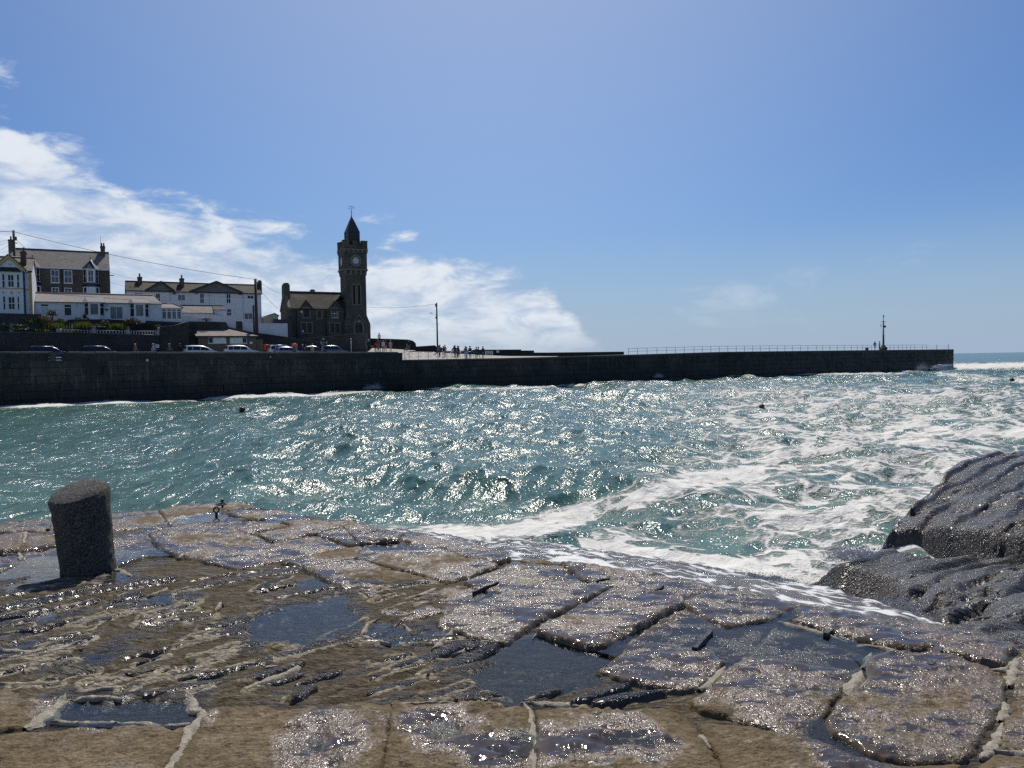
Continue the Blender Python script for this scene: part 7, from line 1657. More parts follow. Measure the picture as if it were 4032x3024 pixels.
# ================================================================== PEOPLE
def body_mesh(kind):
    bm = bmesh.new(); sk = bm.verts.layers.skin.verify(); vs = {}
    def V(n, p, rx, ry=None): v = bm.verts.new(p); v[sk].radius = (rx, ry or rx); vs[n] = v
    def E(*ns):
        for a, b in zip(ns[:-1], ns[1:]): bm.edges.new((vs[a], vs[b]))
    J = dict(hip=(0, 0, .93), waist=(0, 0, 1.08), chest=(0, .0, 1.28), neck=(0, .0, 1.46), chin=(0, -.02, 1.54), head=(0, -.02, 1.62), crown=(0, -.01, 1.71),
             shL=(.17, 0, 1.40), elL=(.23, .02, 1.13), wrL=(.22, -.06, .90), haL=(.21, -.08, .82), shR=(-.17, 0, 1.40), elR=(-.23, .02, 1.13), wrR=(-.22, -.06, .90), haR=(-.21, -.08, .82),
             thL=(.09, 0, .88), knL=(.10, -.02, .48), anL=(.10, .02, .09), toL=(.11, -.13, .03), thR=(-.09, 0, .88), knR=(-.10, -.02, .48), anR=(-.10, .02, .09), toR=(-.11, -.13, .03))
    if kind == 'lean':
        J.update(waist=(0, -.04, 1.06), chest=(0, -.16, 1.22), neck=(0, -.27, 1.36), chin=(0, -.33, 1.42), head=(0, -.36, 1.49), crown=(0, -.37, 1.58), shL=(.17, -.22, 1.31), shR=(-.17, -.22, 1.31), elL=(.25, -.36, 1.06), elR=(-.25, -.36, 1.06), wrL=(.12, -.52, 1.04), wrR=(-.12, -.52, 1.04), haL=(.06, -.57, 1.04), haR=(-.06, -.57, 1.03))
    if kind == 'walk':
        J.update(knL=(.10, -.16, .50), anL=(.10, -.20, .11), toL=(.11, -.35, .06), knR=(-.10, .06, .47), anR=(-.10, .24, .13), toR=(-.11, .14, .04), elL=(.22, .14, 1.15), wrL=(.21, .16, .92), haL=(.20, .15, .84), elR=(-.22, -.08, 1.15), wrR=(-.21, -.24, .98), haR=(-.20, -.29, .93))
    if kind == 'sit':
        for k in J: J[k] = (J[k][0], J[k][1], J[k][2]-.48)
        J.update(knL=(.11, -.42, .44), knR=(-.11, -.42, .44), anL=(.11, -.44, .09), anR=(-.11, -.44, .09), toL=(.12, -.58, .03), toR=(-.12, -.58, .03), elL=(.24, -.1, .68), elR=(-.24, -.1, .68), wrL=(.14, -.30, .54), wrR=(-.14, -.30, .54), haL=(.11, -.37, .52), haR=(-.11, -.37, .52))
    if kind == 'photo':
        J.update(elL=(.24, -.14, 1.18), elR=(-.24, -.14, 1.18), wrL=(.10, -.28, 1.44), wrR=(-.10, -.28, 1.44), haL=(.05, -.30, 1.50), haR=(-.05, -.30, 1.50))
    rad = dict(hip=(.15, .11), waist=(.13, .10), chest=(.165, .115), neck=.055, chin=(.065, .08), head=(.082, .10), crown=(.055, .065), shL=.075, shR=.075, elL=.05, elR=.05, wrL=.034, wrR=.034, haL=(.04, .022), haR=(.04, .022), thL=.095, thR=.095, knL=.066, knR=.066, anL=.045, anR=.045, toL=(.045, .03), toR=(.045, .03))
    for k, p in J.items(): q = rad[k]; V(k, p, *(q if isinstance(q, tuple) else (q,)))
    E('hip', 'waist', 'chest', 'neck', 'chin', 'head', 'crown')
    for s in 'LR': E('chest', 'sh'+s, 'el'+s, 'wr'+s, 'ha'+s); E('hip', 'th'+s, 'kn'+s, 'an'+s, 'to'+s)
    vs['hip'][sk].use_root = True
    me = bpy.data.meshes.new('body'); bm.to_mesh(me); bm.free()
    o = bpy.data.objects.new('tmp', me); col.objects.link(o); md = o.modifiers.new('s', 'SKIN'); md.use_smooth_shade = True; o.modifiers.new('u', 'SUBSURF').levels = 1
    bpy.context.view_layer.update(); dg = bpy.context.evaluated_depsgraph_get(); out = bpy.data.meshes.new_from_object(o.evaluated_get(dg)); bpy.data.objects.remove(o)
    out.name = 'body'; return out, J
BODIES = {k: body_mesh(k) for k in ('stand', 'lean', 'walk', 'sit', 'photo')}
M_SKIN = plain('skin', (.42, .26, .19), .55, 0, .05); HAIRS = [plain('dark_hair', (.02, .014, .010), .6), plain('brown_hair', (.07, .04, .022), .6), plain('fair_hair', (.36, .26, .14), .6), plain('grey_hair', (.38, .38, .38), .6)]
CLO = dict(black=(.012, .012, .014), navy=(.012, .02, .055), white=(.70, .70, .68), red=(.30, .03, .03), pink=(.55, .36, .36), purple=(.09, .04, .16), cream=(.52, .46, .34), tan=(.28, .20, .12), blue=(.05, .12, .28), grey=(.16, .165, .17), jeans=(.045, .075, .15), paleblue=(.42, .50, .58), green=(.05, .10, .05), maroon=(.10, .02, .03), beige=(.40, .35, .27))
def person(pos, rz, kind, top, low, hair, label, h=1.72, hat=None, pack=None):
    me, J = BODIES[kind]; me = me.copy(); mt = plain('cloth_'+top, CLO[top], .85, 0, .12); ml = plain('cloth_'+low, CLO[low], .85, 0, .12); ms = plain('shoe', (.03, .028, .026), .6)
    me.materials.clear()
    for q in (M_SKIN, mt, ml, ms): me.materials.append(q)
    neck = Vector(J['neck']); hip = Vector(J['hip']); hands = [Vector(J['haL']), Vector(J['haR'])]; wr = [Vector(J['wrL']), Vector(J['wrR'])]
    ax = (neck-Vector(J['waist'])).normalized()
    idx = []
    for p in me.polygons:
        c = Vector(p.center)
        if min((c-q).length for q in hands) < .085: i = 0
        elif (c-neck).dot(ax) > .012 and (c-neck).length < .42: i = 0
        elif c.z < .11: i = 3
        elif kind != 'sit' and c.z < .90 and min((c-q).length for q in wr) > .16: i = 2
        elif kind == 'sit' and (c.z < .50 and min((c-q).length for q in wr) > .12): i = 2
        else: i = 1
        idx.append(i)
    me.polygons.foreach_set('material_index', idx)
    r = empty('person', pos, rz, label=label, cat='person'); s = h/1.72; r.scale = (s, s, s)
    link(bpy.data.objects.new('body', me), r)
    hd = Vector(J['head']); bm = bmesh.new(); bmesh.ops.create_icosphere(bm, subdivisions=2, radius=.118)
    for v in bm.verts:
        v.co.z = v.co.z*1.05; v.co.y = v.co.y*1.08
    bmesh.ops.delete(bm, geom=[v for v in bm.verts if v.co.y < -.045 and v.co.z < .05], context='VERTS')
    hm = bpy.data.meshes.new('hair'); bm.to_mesh(hm); bm.free(); hm.materials.append(HAIRS[hair] if hat is None else plain('cloth_'+hat, CLO[hat], .85)); o = bpy.data.objects.new('hair' if hat is None else 'hat', hm); o.location = hd+Vector((0, .025, .045)); link(o, r)
    if pack:
        ch = Vector(J['chest']); m = MB(); m.hexa([(-.14, .10, -.28), (.14, .10, -.28), (.13, .27, -.26), (-.13, .27, -.26)], [(-.12, .10, .14), (.12, .10, .14), (.10, .22, .15), (-.10, .22, .15)]); o = m.build('backpack', plain('cloth_'+pack, CLO[pack], .8), r); o.location = ch
    return r
def pier_person(px, off, rz, *a, **k):
    (x, y, z), ang = pier_xy(px, off)
    # ground height on the ramp rises behind the front edge
    P = np.array([x, y]); z += max(0.0, np.interp(px, [1585, 1700, 1900, 2000], [1.35, 1.3, .35, 0.1]))*min(1, max(0, off-.7)/13)
    return person((x, y, z), rz, *a, **k)
def p1x(v): return 1400+v*.3165
FACE = {'us': 0.0, 'away': math.pi, 'left': -math.pi/2, 'right': math.pi/2}     # which way a person looks (0 = towards the harbour)
pl = [(1068, 5.5, 'away', 'lean', 'grey', 'jeans', 1, 'person in grey jacket leaning forward, first right of the lamp pole'), (1118, 4.5, 'us', 'stand', 'navy', 'beige', 1, 'person in navy top and beige shorts standing by the ramp railing', ),
      (1146, 5.5, 'away', 'stand', 'tan', 'grey', 2, 'fair-haired person in tan coat behind the beige-shorts person'), (1098, 7.0, 'left', 'stand', 'black', 'black', 0, 'person all in black half hidden behind the navy top'),
      (1240, 6.0, 'right', 'lean', 'black', 'paleblue', 0, 'dark-haired person bending over with pale blue trousers'), (1278, 5.5, 'us', 'stand', 'maroon', 'navy', 1, 'shorter person in maroon between the bending person and the huddle'),
      (1308, 4.5, 'away', 'stand', 'black', 'navy', 0, 'broad person in black coat in the huddle by the railing'), (1329, 5.0, 'left', 'walk', 'green', 'grey', 3, 'grey-haired person in green stepping into the huddle'), (1294, 6.5, 'us', 'stand', 'purple', 'black', 2, 'person in purple at the back of the huddle'),
      (1386, 1.6, 'us', 'photo', 'grey', 'paleblue', 0, 'person in grey with pale trousers raising a camera'), (1406, 1.9, 'right', 'stand', 'white', 'paleblue', 1, 'person in white top beside the one with the camera'), (1437, 1.4, 'away', 'stand', 'black', 'jeans', 0, 'tall person in black top and blue jeans at the edge'),
      (1517, .9, 'us', 'stand', 'green', 'black', 1, 'person in dark green standing on the pier beside a walker'), (1537, 1.1, 'left', 'walk', 'navy', 'navy', 0, 'walker in navy close beside the dark green person'), (1598, .9, 'away', 'stand', 'maroon', 'grey', 1, 'lone person in maroon beside the white barrier board')]
for (v, off, d, k, t_, l_, hr, lab) in pl: pier_person(p1x(v), off, FACE[d]+random.Random(v).uniform(-.4, .4), k, t_, l_, hr, lab, h=1.70+random.Random(v+1).uniform(-.08, .1))
ppl2 = [(165, 738, 114.5, 'away', 'stand', 'navy', 'black', 3, 'grey-haired person in navy coat at the foot of the tower'), (247, 745, 114.0, 'us', 'stand', 'black', 'navy', 0, 'small child in black walking below the grassy bank', 1.2), (281, 722, 121, 'us', 'stand', 'red', 'grey', 1, 'person in red top standing on the ramp below the bank'),
        (296, 637, 131, 'us', 'stand', 'white', 'navy', 0, 'person in white shirt standing up on the grassy bank'), (308, 747, 114.5, 'left', 'stand', 'navy', 'black', 0, 'person in navy next to the small child', 1.6), (345, 747, 115, 'us', 'stand', 'white', 'tan', 2, 'fair person in white with tan trousers on the quay end'),
        (375, 738, 118, 'away', 'stand', 'maroon', 'beige', 1, 'person in maroon top and beige trousers on the ramp'), (437, 745, 117, 'us', 'stand', 'pink', 'pink', 2, 'person in pale pink dress standing alone on the ramp'), (641, 757, 113.6, 'left', 'sit', 'tan', 'beige', 1, 'person in tan sitting at the end of the quay parapet'), (662, 735, 121, 'right', 'walk', 'black', 'grey', 0, 'person in black walking behind the seated one')]
for q in ppl2:
    v, fy, Y, d, k, t_, l_, hr, lab = q[:9]; P = wpt(p1x(v), 1150+fy*.3165, Y); person((P[0], P[1], P[2]), FACE[d]+.2, k, t_, l_, hr, lab, h=q[9] if len(q) > 9 else 1.72)
def road_person(px, Y, d, k, t_, l_, hr, lab, h=1.70, **kw):
    P = wpt(px, 1400, Y); person((P[0], P[1], ROAD_Z(px)+.05), FACE[d]+.6, k, t_, l_, hr, lab, h=h, **kw)
road_person(534, 88.8, 'right', 'walk', 'tan', 'grey', 2, 'fair-haired person in tan walking past the retaining wall', hat='cream')
road_person(604, 90.0, 'right', 'walk', 'paleblue', 'navy', 3, 'grey-haired person in pale blue by the white wall notice')
road_person(610, 92.0, 'left', 'stand', 'navy', 'navy', 0, 'person in navy close against the wall below the white notice')
road_person(668, 91.0, 'right', 'walk', 'grey', 'black', 2, 'fair-haired person in grey walking towards the white cars')
road_person(709, 92.0, 'away', 'stand', 'black', 'black', 0, 'person in black standing behind the people carrier')
road_person(1160, 103.0, 'us', 'stand', 'grey', 'black', 3, 'grey-haired person by the silver-blue car', h=1.62)
road_person(1192, 106.0, 'left', 'stand', 'purple', 'navy', 3, 'white-haired person in purple between the white and red cars', h=1.66)
road_person(1206, 107.2, 'right', 'stand', 'maroon', 'black', 0, 'person in maroon behind the purple coat', h=1.6)
road_person(1231, 105.5, 'us', 'stand', 'cream', 'beige', 3, 'grey-haired person in cream jacket in front of the red car', h=1.68)
road_person(1270, 107.0, 'right', 'stand', 'beige', 'grey', 1, 'person in beige at the nose of the red car', h=1.62)
def head_people():
    for px, d, k, t_, l_, lab, kw in ((3464, 'right', 'walk', 'black', 'black', 'person in black coat bending towards the pier mast', {}), (3481, 'away', 'stand', 'cream', 'black', 'person in cream coat standing beside the pier mast', {})):
        (x, y, z), a = pier_xy(px, 1.0); person((x, y, z), FACE[d]+a, k, t_, l_, 0, lab, h=1.75, **kw)
head_people()

# ================================================================== POLES, WIRES, SIGNS
def pole(px, pt, pb, Y, r, label, zb=None):
    a = wpt(px, pb, Y); b = wpt(px, pt, Y); z0 = a[2] if zb is None else zb
    o = empty('telegraph_pole', (a[0], a[1], z0), label=label, cat='pole'); MB().tube((0, 0, -.3), (0, 0, b[2]-z0), r*1.15, r*.85, 12).build('shaft', M_WOOD, o); return o, b
pl1, t1 = pole(57, 907, 1012, 104.0, .17, 'wooden telegraph pole rising behind the white villa roof', zb=10.0)
MB().box(.0, .34, -.14, .14, t1[2]-10-1.35, t1[2]-10-.85).box(-.5, .5, -.05, .05, t1[2]-10-1.75, t1[2]-10-1.65).build('fittings', M_DSTEEL, pl1)
pl2, t2 = pole(1011, 1098, 1300, 110.5, .21, 'thick telegraph pole in front of the long white house', zb=6.2)
MB().tube((-.32, -.2, 0), (-.32, -.2, (t2[2]-6.2)*.62), .14, .12, 8).build('stub_post', M_WOOD, pl2); MB().tube((-.15, 0, t2[2]-6.2-.5), (.5, 0, t2[2]-6.2-.45), .04, .04, 6).build('bracket', M_DSTEEL, pl2)
pl3, t3 = pole(1723, 1192, 1382, 126.5, .13, 'tall lamp pole standing at the pier root beside the crowd', zb=4.9)
H3 = t3[2]-4.9; MB().tube((-.02, 0, H3-2.05), (-.75, 0, H3-1.75), .035, .03, 6).build('lamp_arm', M_STEEL, pl3); MB().hexa([(-1.25, -.10, H3-1.66), (-.75, -.12, H3-1.80), (-.75, .12, H3-1.80), (-1.25, .10, H3-1.66)], [(-1.25, -.08, H3-1.62), (-.75, -.09, H3-1.66), (-.75, .09, H3-1.66), (-1.25, .08, H3-1.62)]).build('lamp_head', M_STEEL, pl3); MB().box(-.22, -.02, -.14, .14, H3-2.6, H3-2.25).box(-.25, -.02, -.16, .16, H3-.62, H3-.2).build('control_box', M_DSTEEL, pl3)
M_WIRE = plain('wire_black', (.05, .05, .06), .6)
def wire(a, b, sag, label, r=.022, n=14):
    a, b = Vector(a), Vector(b); o = empty('overhead_wire', tuple(a), label=label, cat='wire'); pts = [(a.lerp(b, i/n)-a)+Vector((0, 0, -4*sag*(i/n)*(1-i/n))) for i in range(n+1)]; MB().pipe(pts, r, 4).build('cable', M_WIRE, o); return o
top1 = Vector(t1)-Vector((0, 0, .2)); top2 = Vector(t2)-Vector((0, 0, .1)); top3 = Vector(t3)-Vector((0, 0, .15))
wire(top1, top2, .55, 'long overhead wire dipping from villa pole to long-house pole', .035)
wire(Vector(wpt(-260, 880, 98)), top1, .2, 'overhead wire coming over the villa roof to its pole', .035)
wire(wpt(1441, 1209, 130.3), top3, .35, 'single overhead wire from clock tower to lamp pole', .024)
wire(top2, wpt(1106, 1155, 124), .25, 'overhead wire from long-house pole to institute chimney', .02)
wire(wpt(1030, 1150, 121), wpt(1092, 1214, 124.5), .1, 'thin stay wires slanting to the institute eaves', .02)
wire(wpt(68, 945, 104), wpt(110, 985, 112), .1, 'short drop wire from villa pole to granite house roof', .02)
wire(wpt(432, 1072, 117), wpt(540, 1100, 116), .1, 'upper thin wire from granite house corner', .016)
wire(wpt(432, 1110, 117), wpt(520, 1132, 116), .1, 'lower thin wire from granite house corner', .016)
for i, (y0, y1) in enumerate(((950, 944), (972, 953), (1008, 965), (984, 990))): wire(wpt(-60, y0+10, 100), wpt(33, y1, 110), .1, ('first', 'second', 'third', 'lowest')[i]+' thin wire fanning left from the granite house chimney', .016)
for i, (y0, y1) in enumerate(((1142, 1172), (1190, 1252))): wire(wpt(590+i*320, y0, 112), wpt(1000, y1, 111), .2, ('upper', 'lower')[i]+' service wire crossing the long white house front', .014)

M_RED = plain('orange_red', (.55, .10, .03), .5)
def lifebuoy(P, rz, lab, R_=.36):
    o = empty('lifebuoy', tuple(P), rz, label=lab, cat='lifebuoy', group='lifebuoys along the quay'); MB().torus((0, 0, 0), R_, .09, 'y', 24, 8).build('ring', M_RED, o)
    for k in range(4):
        a = math.pi/4+k*math.pi/2; MB().tube((.96*R_*math.cos(a)-.04*math.sin(a)*0, 0, .96*R_*math.sin(a)), (1.04*R_*math.cos(a), 0, 1.04*R_*math.sin(a)), .105, .105, 10).build('band', M_TRIM, o)
    MB().tube((0, .05, -1.6), (0, .05, .1), .05, .05, 6).build('stand', M_DSTEEL, o); MB().box(-.42, .42, .06, .09, -.42, .42).build('backboard', M_RED, o)
lifebuoy(wpt(1160, 1364, 108.4), .5, 'orange lifebuoy on its board behind the tall white car'); lifebuoy(wpt(1051, 1367, 105.2), .5, 'orange lifebuoy at the tail of the tall white car', .30); lifebuoy(wpt(1489, 1362, 124), .3, 'orange lifebuoy on the ramp by the grassy bank', .34)
def sign(px, py, Y, w, h, mat, lab, post=0.0, rz=.5, frame=None, edge=None):
    P = wpt(px, py, Y); o = empty('sign', (P[0], P[1], P[2]-h/2-post), rz, label=lab, cat='sign')
    MB().box(-w/2, w/2, -.02, .02, post, post+h).build('panel', mat, o)
    if edge: MB().box(-w/2+.06, w/2-.06, -.026, -.021, post+.06, post+h-.06).build('face', edge, o)
    if post: MB().tube((0, .05, -.1), (0, .05, post+h*.8), .035, .035, 8).build('post', M_STEEL, o)
    return o
M_YSIGN = plain('yellow_sign', (.62, .44, .08), .5); M_NOTE = plain('notice_grey', (.55, .57, .60), .5)
sign(618, 1363, 93.6, .50, .40, M_TRIM, 'white notice board fixed on the retaining wall', edge=M_NOTE)
sign(1273, 1334, 113.0, .34, .20, M_YSIGN, 'small yellow sign on a tall post by the grey car', 1.9)
sign(1960, 1384, 122.5, .42, .36, M_NOTE, 'small pale sign with yellow face on the pier parapet', edge=M_YSIGN, rz=.2)
def frame_(px0, px1, py0, py1, Y):
    a = wpt(px0, py1, Y); b = wpt(px1, py0, Y); w = b[0]-a[0]; h = b[2]-a[2]; o = empty('bench_frame', tuple(a), .4, label='white metal frame behind the small yellow sign post', cat='frame')
    MB().box(0, .07, -.04, .04, 0, h).box(w-.07, w, -.04, .04, 0, h).box(.07, w-.07, -.04, .04, h*.35, h*.45).build('bars', M_TRIM, o)
frame_(1263, 1287, 1341, 1356, 116)
def bollard_post():
    P = wpt(1383, 1384, 112.5); b = wpt(1383, 1339, 112.5); o = empty('white_post', (P[0], P[1], ROAD_Z(1383)), label='slim white post in front of the curved ramp wall', cat='post'); MB().tube((0, 0, 0), (0, 0, b[2]-ROAD_Z(1383)), .055, .055, 8).build('shaft', M_TRIM, o); MB().lathe([(.05, 0), (.09, .05), (.09, .16), (.03, .2)], (0, 0, b[2]-ROAD_Z(1383)), 8).build('cap', M_STEEL, o)
bollard_post()
def barrier_board():
    a = wpt(1911, 1399, 119.5); b = wpt(1941, 1382, 119.5); w = b[0]-a[0]; h = b[2]-a[2]; o = empty('barrier_board', tuple(a), .2, label='white lattice barrier board standing by the pier parapet', cat='barrier'); m = MB()
    m.box(0, .06, -.03, .03, 0, h).box(w-.06, w, -.03, .03, 0, h).box(.06, w-.06, -.03, .03, h-.07, h).box(.06, w-.06, -.03, .03, .15, .21); m.build('frame', M_TRIM, o)
    for k in range(5): MB().box(.08, w-.08, -.012, .012, .26+k*(h-.38)/5, .26+(k+.62)*(h-.38)/5).build('slat', M_NOTE, o)
barrier_board()
def striped_barrier():
    s0, s1 = s_of_px(QP, QLINE, 191), s_of_px(QP, QLINE, 244); q, e, _ = pt_on(QP, s0); L = s1-s0; o = empty('striped_barrier', (q[0], q[1], 4.55), math.atan2(e[1], e[0]), label='black and white striped barrier across the opening in the quay parapet', cat='barrier')
    n = 1
    for z in (.0, .30): MB().box(0, L, .1, .16, z, z+.11).build('white_rail', M_TRIM, o); MB().box(0, L, .1, .16, z+.115, z+.24).build('black_rail', M_DARK, o)
    MB().box(L*.10, L*.52, -.25, .08, -.05, .90).build('post_box', plain('grey_green_box', (.045, .05, .045), .7), o)
striped_barrier()
def wall_floats():
    for px, py, lab, rr in ((580, 1418, 'pale fender float hanging on the quay wall left of the kiosk', .16), (1065, 1405, 'small pale float hanging high on the quay wall below the tall white car', .10)):
        Y = float(np.interp(px, [l[0] for l in QLINE], [l[1] for l in QLINE])); P = wpt(px, py, Y-.3); o = empty('fender_float', tuple(P), label=lab, cat='float'); MB().lathe([(rr*.2, -rr), (rr*.8, -rr*.6), (rr, 0), (rr*.8, rr*.6), (rr*.25, rr)], (0, 0, 0), 12).build('float', plain('float_plastic', (.55, .52, .42), .5), o); MB().tube((0, 0, rr), (0, .1, rr+.6), .02, .02, 5).build('lanyard', M_WIRE, o)
wall_floats()
def buoys():
    for px, py, lab, rr in ((953, 1613, 'small dark buoy floating in the harbour before the quay wall', .24), (3000, 1605, 'small dark buoy floating off the middle of the pier', .20), (3985, 1497, 'small dark buoy floating out beyond the pier head', .26)):
        P = at_z(px, py, .15); o = empty('mooring_buoy', (P[0], P[1], .15+float(sea(np.array([P[0]]), np.array([P[1]]))[0][0])*.5), label=lab, cat='buoy', group='small mooring buoys'); MB().lathe([(rr*.3, -rr*.9), (rr*.9, -rr*.5), (rr, 0), (rr*.9, rr*.5), (rr*.35, rr*.9)], (0, 0, 0), 14).build('float', plain('buoy_red_black', (.05, .016, .014), .5), o); MB().torus((0, 0, rr*1.0), .06, .018, 'y', 12, 6).build('ring', M_DSTEEL, o)
buoys()

# ================================================================== GARDEN
def garden_fence():
    line = [(45, 1316, 90.4), (230, 1317, 93.9), (370, 1319, 96.4), (505, 1321, 98.9), (625, 1322, 101.0)]
    posts = [wpt(px, py, Y) for px, py, Y in line]; hs = [wpt(px, 1291, Y)[2]-wpt(px, py, Y)[2] for px, py, Y in line]
    P0 = posts[0]; r = empty('garden_fence', tuple(P0), label='low white balustrade fence with ball-topped posts above the retaining wall', cat='fence')
    for p, h in zip(posts, hs):
        q = p-P0; MB().box(q[0]-.17, q[0]+.17, q[1]-.17, q[1]+.17, q[2]-.1, q[2]+.72).box(q[0]-.21, q[0]+.21, q[1]-.21, q[1]+.21, q[2]+.722, q[2]+.8).lathe([(.05, 0), (.14, .06), (.17, .15), (.12, .26), (.03, .31)], (q[0], q[1], q[2]+.79), 10).build('post', M_FENCE, r)
    for a, b in zip(posts[1:-1], posts[2:]):
        a, b = a-P0, b-P0; n = 11
        for z in (.12, .58): MB().tube((a[0], a[1], a[2]+z), (b[0], b[1], b[2]+z), .045, .045, 5).build('rail', M_FENCE, r)
        for k in range(1, n): p = a+(b-a)*k/n; MB().box(p[0]-.07, p[0]+.07, p[1]-.03, p[1]+.03, p[2]+.17, p[2]+.53).build('baluster', M_FENCE, r)
M_FENCE = plain('weathered_white_paint', (.36, .37, .37), .7, 0, .3, .2, 4)
garden_fence()
def leaf_mat(name, c):
    t = NT(name); v = t.coord('Object'); n = t.noise(9, 3, .6, v); k = t.mix(t.map(n, .3, .7), tuple(q*.55 for q in c)+(1,), tuple(q*1.5 for q in c)+(1,))
    m = t.set(color=k, rough=.55, spec=.35)
    tr = t.N.new('ShaderNodeBsdfTranslucent'); t.L.new(k, tr.inputs[0]); ad = t.N.new('ShaderNodeMixShader'); ad.inputs[0].default_value = .34; t.L.new(t.b.outputs[0], ad.inputs[1]); t.L.new(tr.outputs[0], ad.inputs[2]); t.L.new(ad.outputs[0], t.out.inputs[0]); return m
LEAF = dict(green=leaf_mat('leaf_green', (.055, .085, .020)), yellow=leaf_mat('leaf_yellow_green', (.115, .130, .022)), dark=leaf_mat('leaf_dark', (.022, .038, .014)), pink=leaf_mat('leaf_pink', (.15, .055, .050)), grey=leaf_mat('leaf_grey', (.09, .10, .065)))
def bush(px, py, Y, w, h, kinds, lab, seed, n=420, leaf=.11, blade=False):
    P = wpt(px, py, Y); r = empty('garden_bush', tuple(P), label=lab, cat='bush', group='shrubs on the garden terrace'); rs = random.Random(seed)
    for ki, k in enumerate(kinds):
        V = []; Fq = []
        for i in range(n//len(kinds)):
            if blade:
                x, y = rs.gauss(0, w*.28), rs.gauss(0, w*.2); a = rs.uniform(0, 6.28); l = h*rs.uniform(.5, 1.1); t = rs.uniform(.05, .5); tip = Vector((x+math.cos(a)*t*l, y+math.sin(a)*t*l, l)); b = Vector((x, y, 0)); s_ = Vector((-math.sin(a), math.cos(a), 0))*leaf*.35; mid = (b+tip)/2+Vector((0, 0, l*.12)); c = len(V); V += [b-s_, b+s_, mid+s_*.9, tip, mid-s_*.9]; Fq.append((c, c+1, c+2, c+3, c+4))
            else:
                u = rs.uniform(0, 6.28); v = rs.uniform(-.25, 1); q = math.sqrt(max(0, 1-v*v)); rad = rs.uniform(.55, 1.03)+.16*math.sin(u*3+seed)+.1*math.sin(v*7+u*5)
                c0 = Vector((w/2*q*math.cos(u)*rad, w/2*q*math.sin(u)*rad, h*.5+h*.5*v*rad)); d = Vector((rs.gauss(0, 1), rs.gauss(0, 1), rs.gauss(0, .7)+.5)).normalized(); s_ = d.orthogonal().normalized()*leaf*rs.uniform(.6, 1.2); t_ = d.cross(s_).normalized()*leaf*rs.uniform(.4, .8); c = len(V); V += [c0-s_, c0-t_, c0+s_, c0+t_]; Fq.append((c, c+1, c+2, c+3))
        m = MB(); m.add(V, Fq); m.build('crown' if ki == 0 else 'flower_cover', LEAF[k], r, kind='stuff')
    m = MB()
    for i in range(5): a = i*1.26+seed; m.tube((0, 0, -.15), (w*.22*math.cos(a), w*.22*math.sin(a), h*.6), .04, .015, 5)
    m.build('stem', M_WOOD, r)
B = [(70, 1307, 90.8, 4.2, .5, ['dark', 'green'], 'flat dark green hedge growth on the wall left of the fence', 260, .12, False), (20, 1290, 90.0, 5.0, .45, ['green'], 'clipped grass strip below the villa terrace wall', 300, .10, False),
     (122, 1285, 92.6, 2.5, 1.0, ['yellow', 'green'], 'bright yellow-green shrub below the villa corner', 420, .12, False), (165, 1283, 93.2, 2.0, 1.3, ['pink', 'green'], 'pink flowering shrub beside the bright yellow-green one', 420, .11, False), (205, 1260, 95.4, 1.2, 1.3, ['grey'], 'small grey-green tree in front of the pale blue door', 300, .10, False),
     (215, 1292, 94.0, 2.2, .7, ['yellow'], 'low yellow-green mound beside the garden steps', 300, .10, True), (240, 1283, 95.0, 1.0, .9, ['green'], 'rounded green bush above the garden steps', 260, .09, False), (330, 1293, 96.0, 1.8, .85, ['yellow'], 'spiky yellow-green grasses right of the garden steps', 300, .14, True), (378, 1296, 96.8, 2.2, .6, ['yellow', 'green'], 'low spreading yellow shrub behind the fence', 320, .10, False),
     (413, 1290, 98.0, 1.1, 1.0, ['dark', 'green'], 'round clipped green bush below the bungalow bay', 300, .08, False), (462, 1297, 98.6, 1.6, .8, ['yellow'], 'yellow grassy plant between two fence posts', 260, .14, True), (522, 1297, 100.0, 2.2, 1.45, ['dark', 'pink'], 'big round pink flowering bush by the ball-topped post', 620, .10, False),
     (578, 1297, 101.4, 1.3, .8, ['dark', 'green'], 'small dark bush right of the big pink one', 240, .10, False), (622, 1298, 102.0, 1.2, .6, ['yellow', 'green'], 'light green plant at the fence end by the stone wall', 240, .10, False), (160, 1312, 92.4, 2.4, .5, ['dark', 'yellow'], 'trailing green plants spilling over the retaining wall', 280, .10, False), (812, 1262, 107.4, 1.2, .35, ['pink'], 'reddish trailing plant on the white coped wall', 160, .09, False), (300, 1318, 94.8, 1.5, .4, ['dark', 'yellow'], 'yellow tufts hanging beside the fence panel', 200, .09, False)]
for i, (px, py, Y, w, h, k, lab, n, lf, bl) in enumerate(B): bush(px, py, Y, w, h, k, lab, i+3, n, lf, bl)
def garden_steps():
    a = wpt(262, 1285, 95.6); r = empty('garden_steps', (a[0], a[1], a[2]-.9), .5, label='flight of garden steps with pale side slabs below the bungalow', cat='steps')
    for k in range(5): MB().box(-.55, .55, k*.3, (k+1)*.3-.004, -.1, .2+k*.2).build('step', M_COPE, r)
    for s in (-1, 1): MB().hexa([(s*.62-.08, -.1, 0), (s*.62+.08, -.1, 0), (s*.62+.08, 1.6, .9), (s*.62-.08, 1.6, .9)], [(s*.62-.08, -.1, .35), (s*.62+.08, -.1, .35), (s*.62+.08, 1.6, 1.3), (s*.62-.08, 1.6, 1.3)]).build('side_slab', M_CONC, r)
garden_steps()
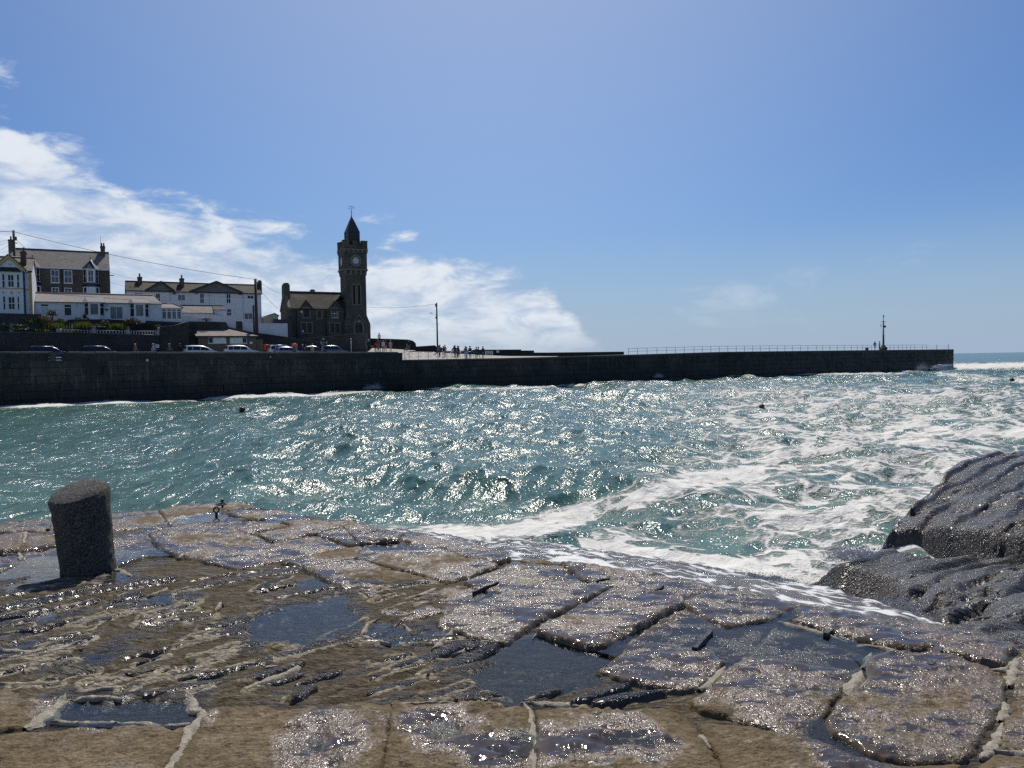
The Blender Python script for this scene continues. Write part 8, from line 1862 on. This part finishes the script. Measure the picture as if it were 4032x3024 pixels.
def chairs():
    for px, lab in ((307, 'dark garden chair on the bungalow terrace nearer the villa'), (339, 'dark garden chair on the terrace below the bungalow bay')):
        P = wpt(px, 1262, 99.2); r = empty('garden_chair', (P[0], P[1], P[2]-.1), .8, label=lab, cat='chair', group='dark chairs on the bungalow terrace')
        MB().box(-.25, .25, -.25, .25, .40, .45).build('seat', M_BLK, r); MB().hexa([(-.25, .22, .46), (.25, .22, .46), (.25, .28, .46), (-.25, .28, .46)], [(-.22, .34, .9), (.22, .34, .9), (.22, .39, .9), (-.22, .39, .9)]).build('backrest', M_BLK, r)
        for x in (-.22, .22):
            for y in (-.22, .22): MB().tube((x, y, 0), (x, y, .40), .022, .022, 5).build('leg', M_BLK, r)
chairs()

# ================================================================== SPRAY
def spray_mat():
    t = NT('sea_spray'); v = t.coord('World'); n = t.noise(3, 5, .65, v)
    return t.set(color=t.mix(n, (.42, .44, .46, 1), (.62, .64, .66, 1)), rough=.8, spec=.2, normal=t.bump(t.noise(8, 5, .7, v), .8, .1))
M_SPRAY = spray_mat()
def spray(P, w, d, h, seed, lab, rz=0.0, lean=0.0, n=900, heap=True):
    """a burst of broken water: a lumpy heap that dissolves into drops"""
    rs = np.random.RandomState(seed); m = MB()
    if heap:
        bm = bmesh.new(); bmesh.ops.create_icosphere(bm, subdivisions=5, radius=1.0)
        C = np.array([v.co[:] for v in bm.verts]); f1 = fbm(C[:, 0]*1.6+seed, C[:, 1]*1.6+C[:, 2]*2.1, 4, seed)*2; f2 = fbm(C[:, 0]*6+seed, C[:, 2]*6+C[:, 1]*5, 4, seed+3)*2
        for v, a, b in zip(bm.verts, f1, f2):
            q = v.co*(1+.75*a+.30*b); zz = max(q.z, -.25); v.co = (q.x*w/2*.8+lean*max(zz, 0)*w*.4, q.y*d/2*.8, zz*h*.5)
        T = [tuple(v.co) for v in bm.verts]; Fq = [tuple(v.index for v in f.verts) for f in bm.faces]; bm.free(); m.add(T, Fq, True)
    for _ in range(n):
        a = rs.uniform(0, 6.28); e = abs(rs.normal(0, .55)); rr = (.75 if heap else .25)+abs(rs.normal(0, .32)); p = Vector((math.cos(a)*math.cos(e)*w/2*rr, math.sin(a)*math.cos(e)*d/2*rr, math.sin(e)*h*.66*rr)); p.x += lean*p.z*w/h*.5; s = (h*.014+.003)*rs.uniform(.3, 1.5)
        m.add([p+Vector(q)*s for q in ((1, 0, -.6), (-.5, .8, -.6), (-.5, -.8, -.6), (0, 0, 1))], [(0, 1, 3), (1, 2, 3), (2, 0, 3), (0, 2, 1)])
    o = m.build('sea_spray', M_SPRAY, None, label=lab, kind='stuff'); o.location = P; o.rotation_euler = (0, 0, rz)
def sp_at(px, py, Y): P = wpt(px, py, Y); return (P[0], P[1], P[2])
spray(sp_at(1465, 1532, 105.8), 3.4, 1.0, 1.5, 1, 'splash of spray against the quay wall', .6, .5, 3500, False)
spray(sp_at(2592, 1486, 124.0), 2.2, 1.0, 1.3, 2, 'splash of spray against the pier wall', .4, .2, 3000, False)
spray(sp_at(3628, 1462, 158.0), 4.2, 1.4, 3.0, 3, 'burst of spray at the pier head', .5, .3, 6000, False)
spray(sp_at(3705, 1452, 160.0), 7.5, 1.6, 1.5, 4, 'rolling surf at the pier head', .5, .3, 4000)
spray(sp_at(3360, 2196, 11.2), 1.3, .8, .42, 5, 'spray where a wave climbs the low rock', .3, .3, 2600, False)
spray(sp_at(3540, 2390, 8.6), 1.0, .8, .22, 6, 'drops flung up in the corner of rock and jetty', .3, -.2, 1500, False)
spray(sp_at(2960, 2278, 8.9), 1.6, .4, .16, 7, 'drops flung up along the jetty apron', -.35, 0, 2200, False)
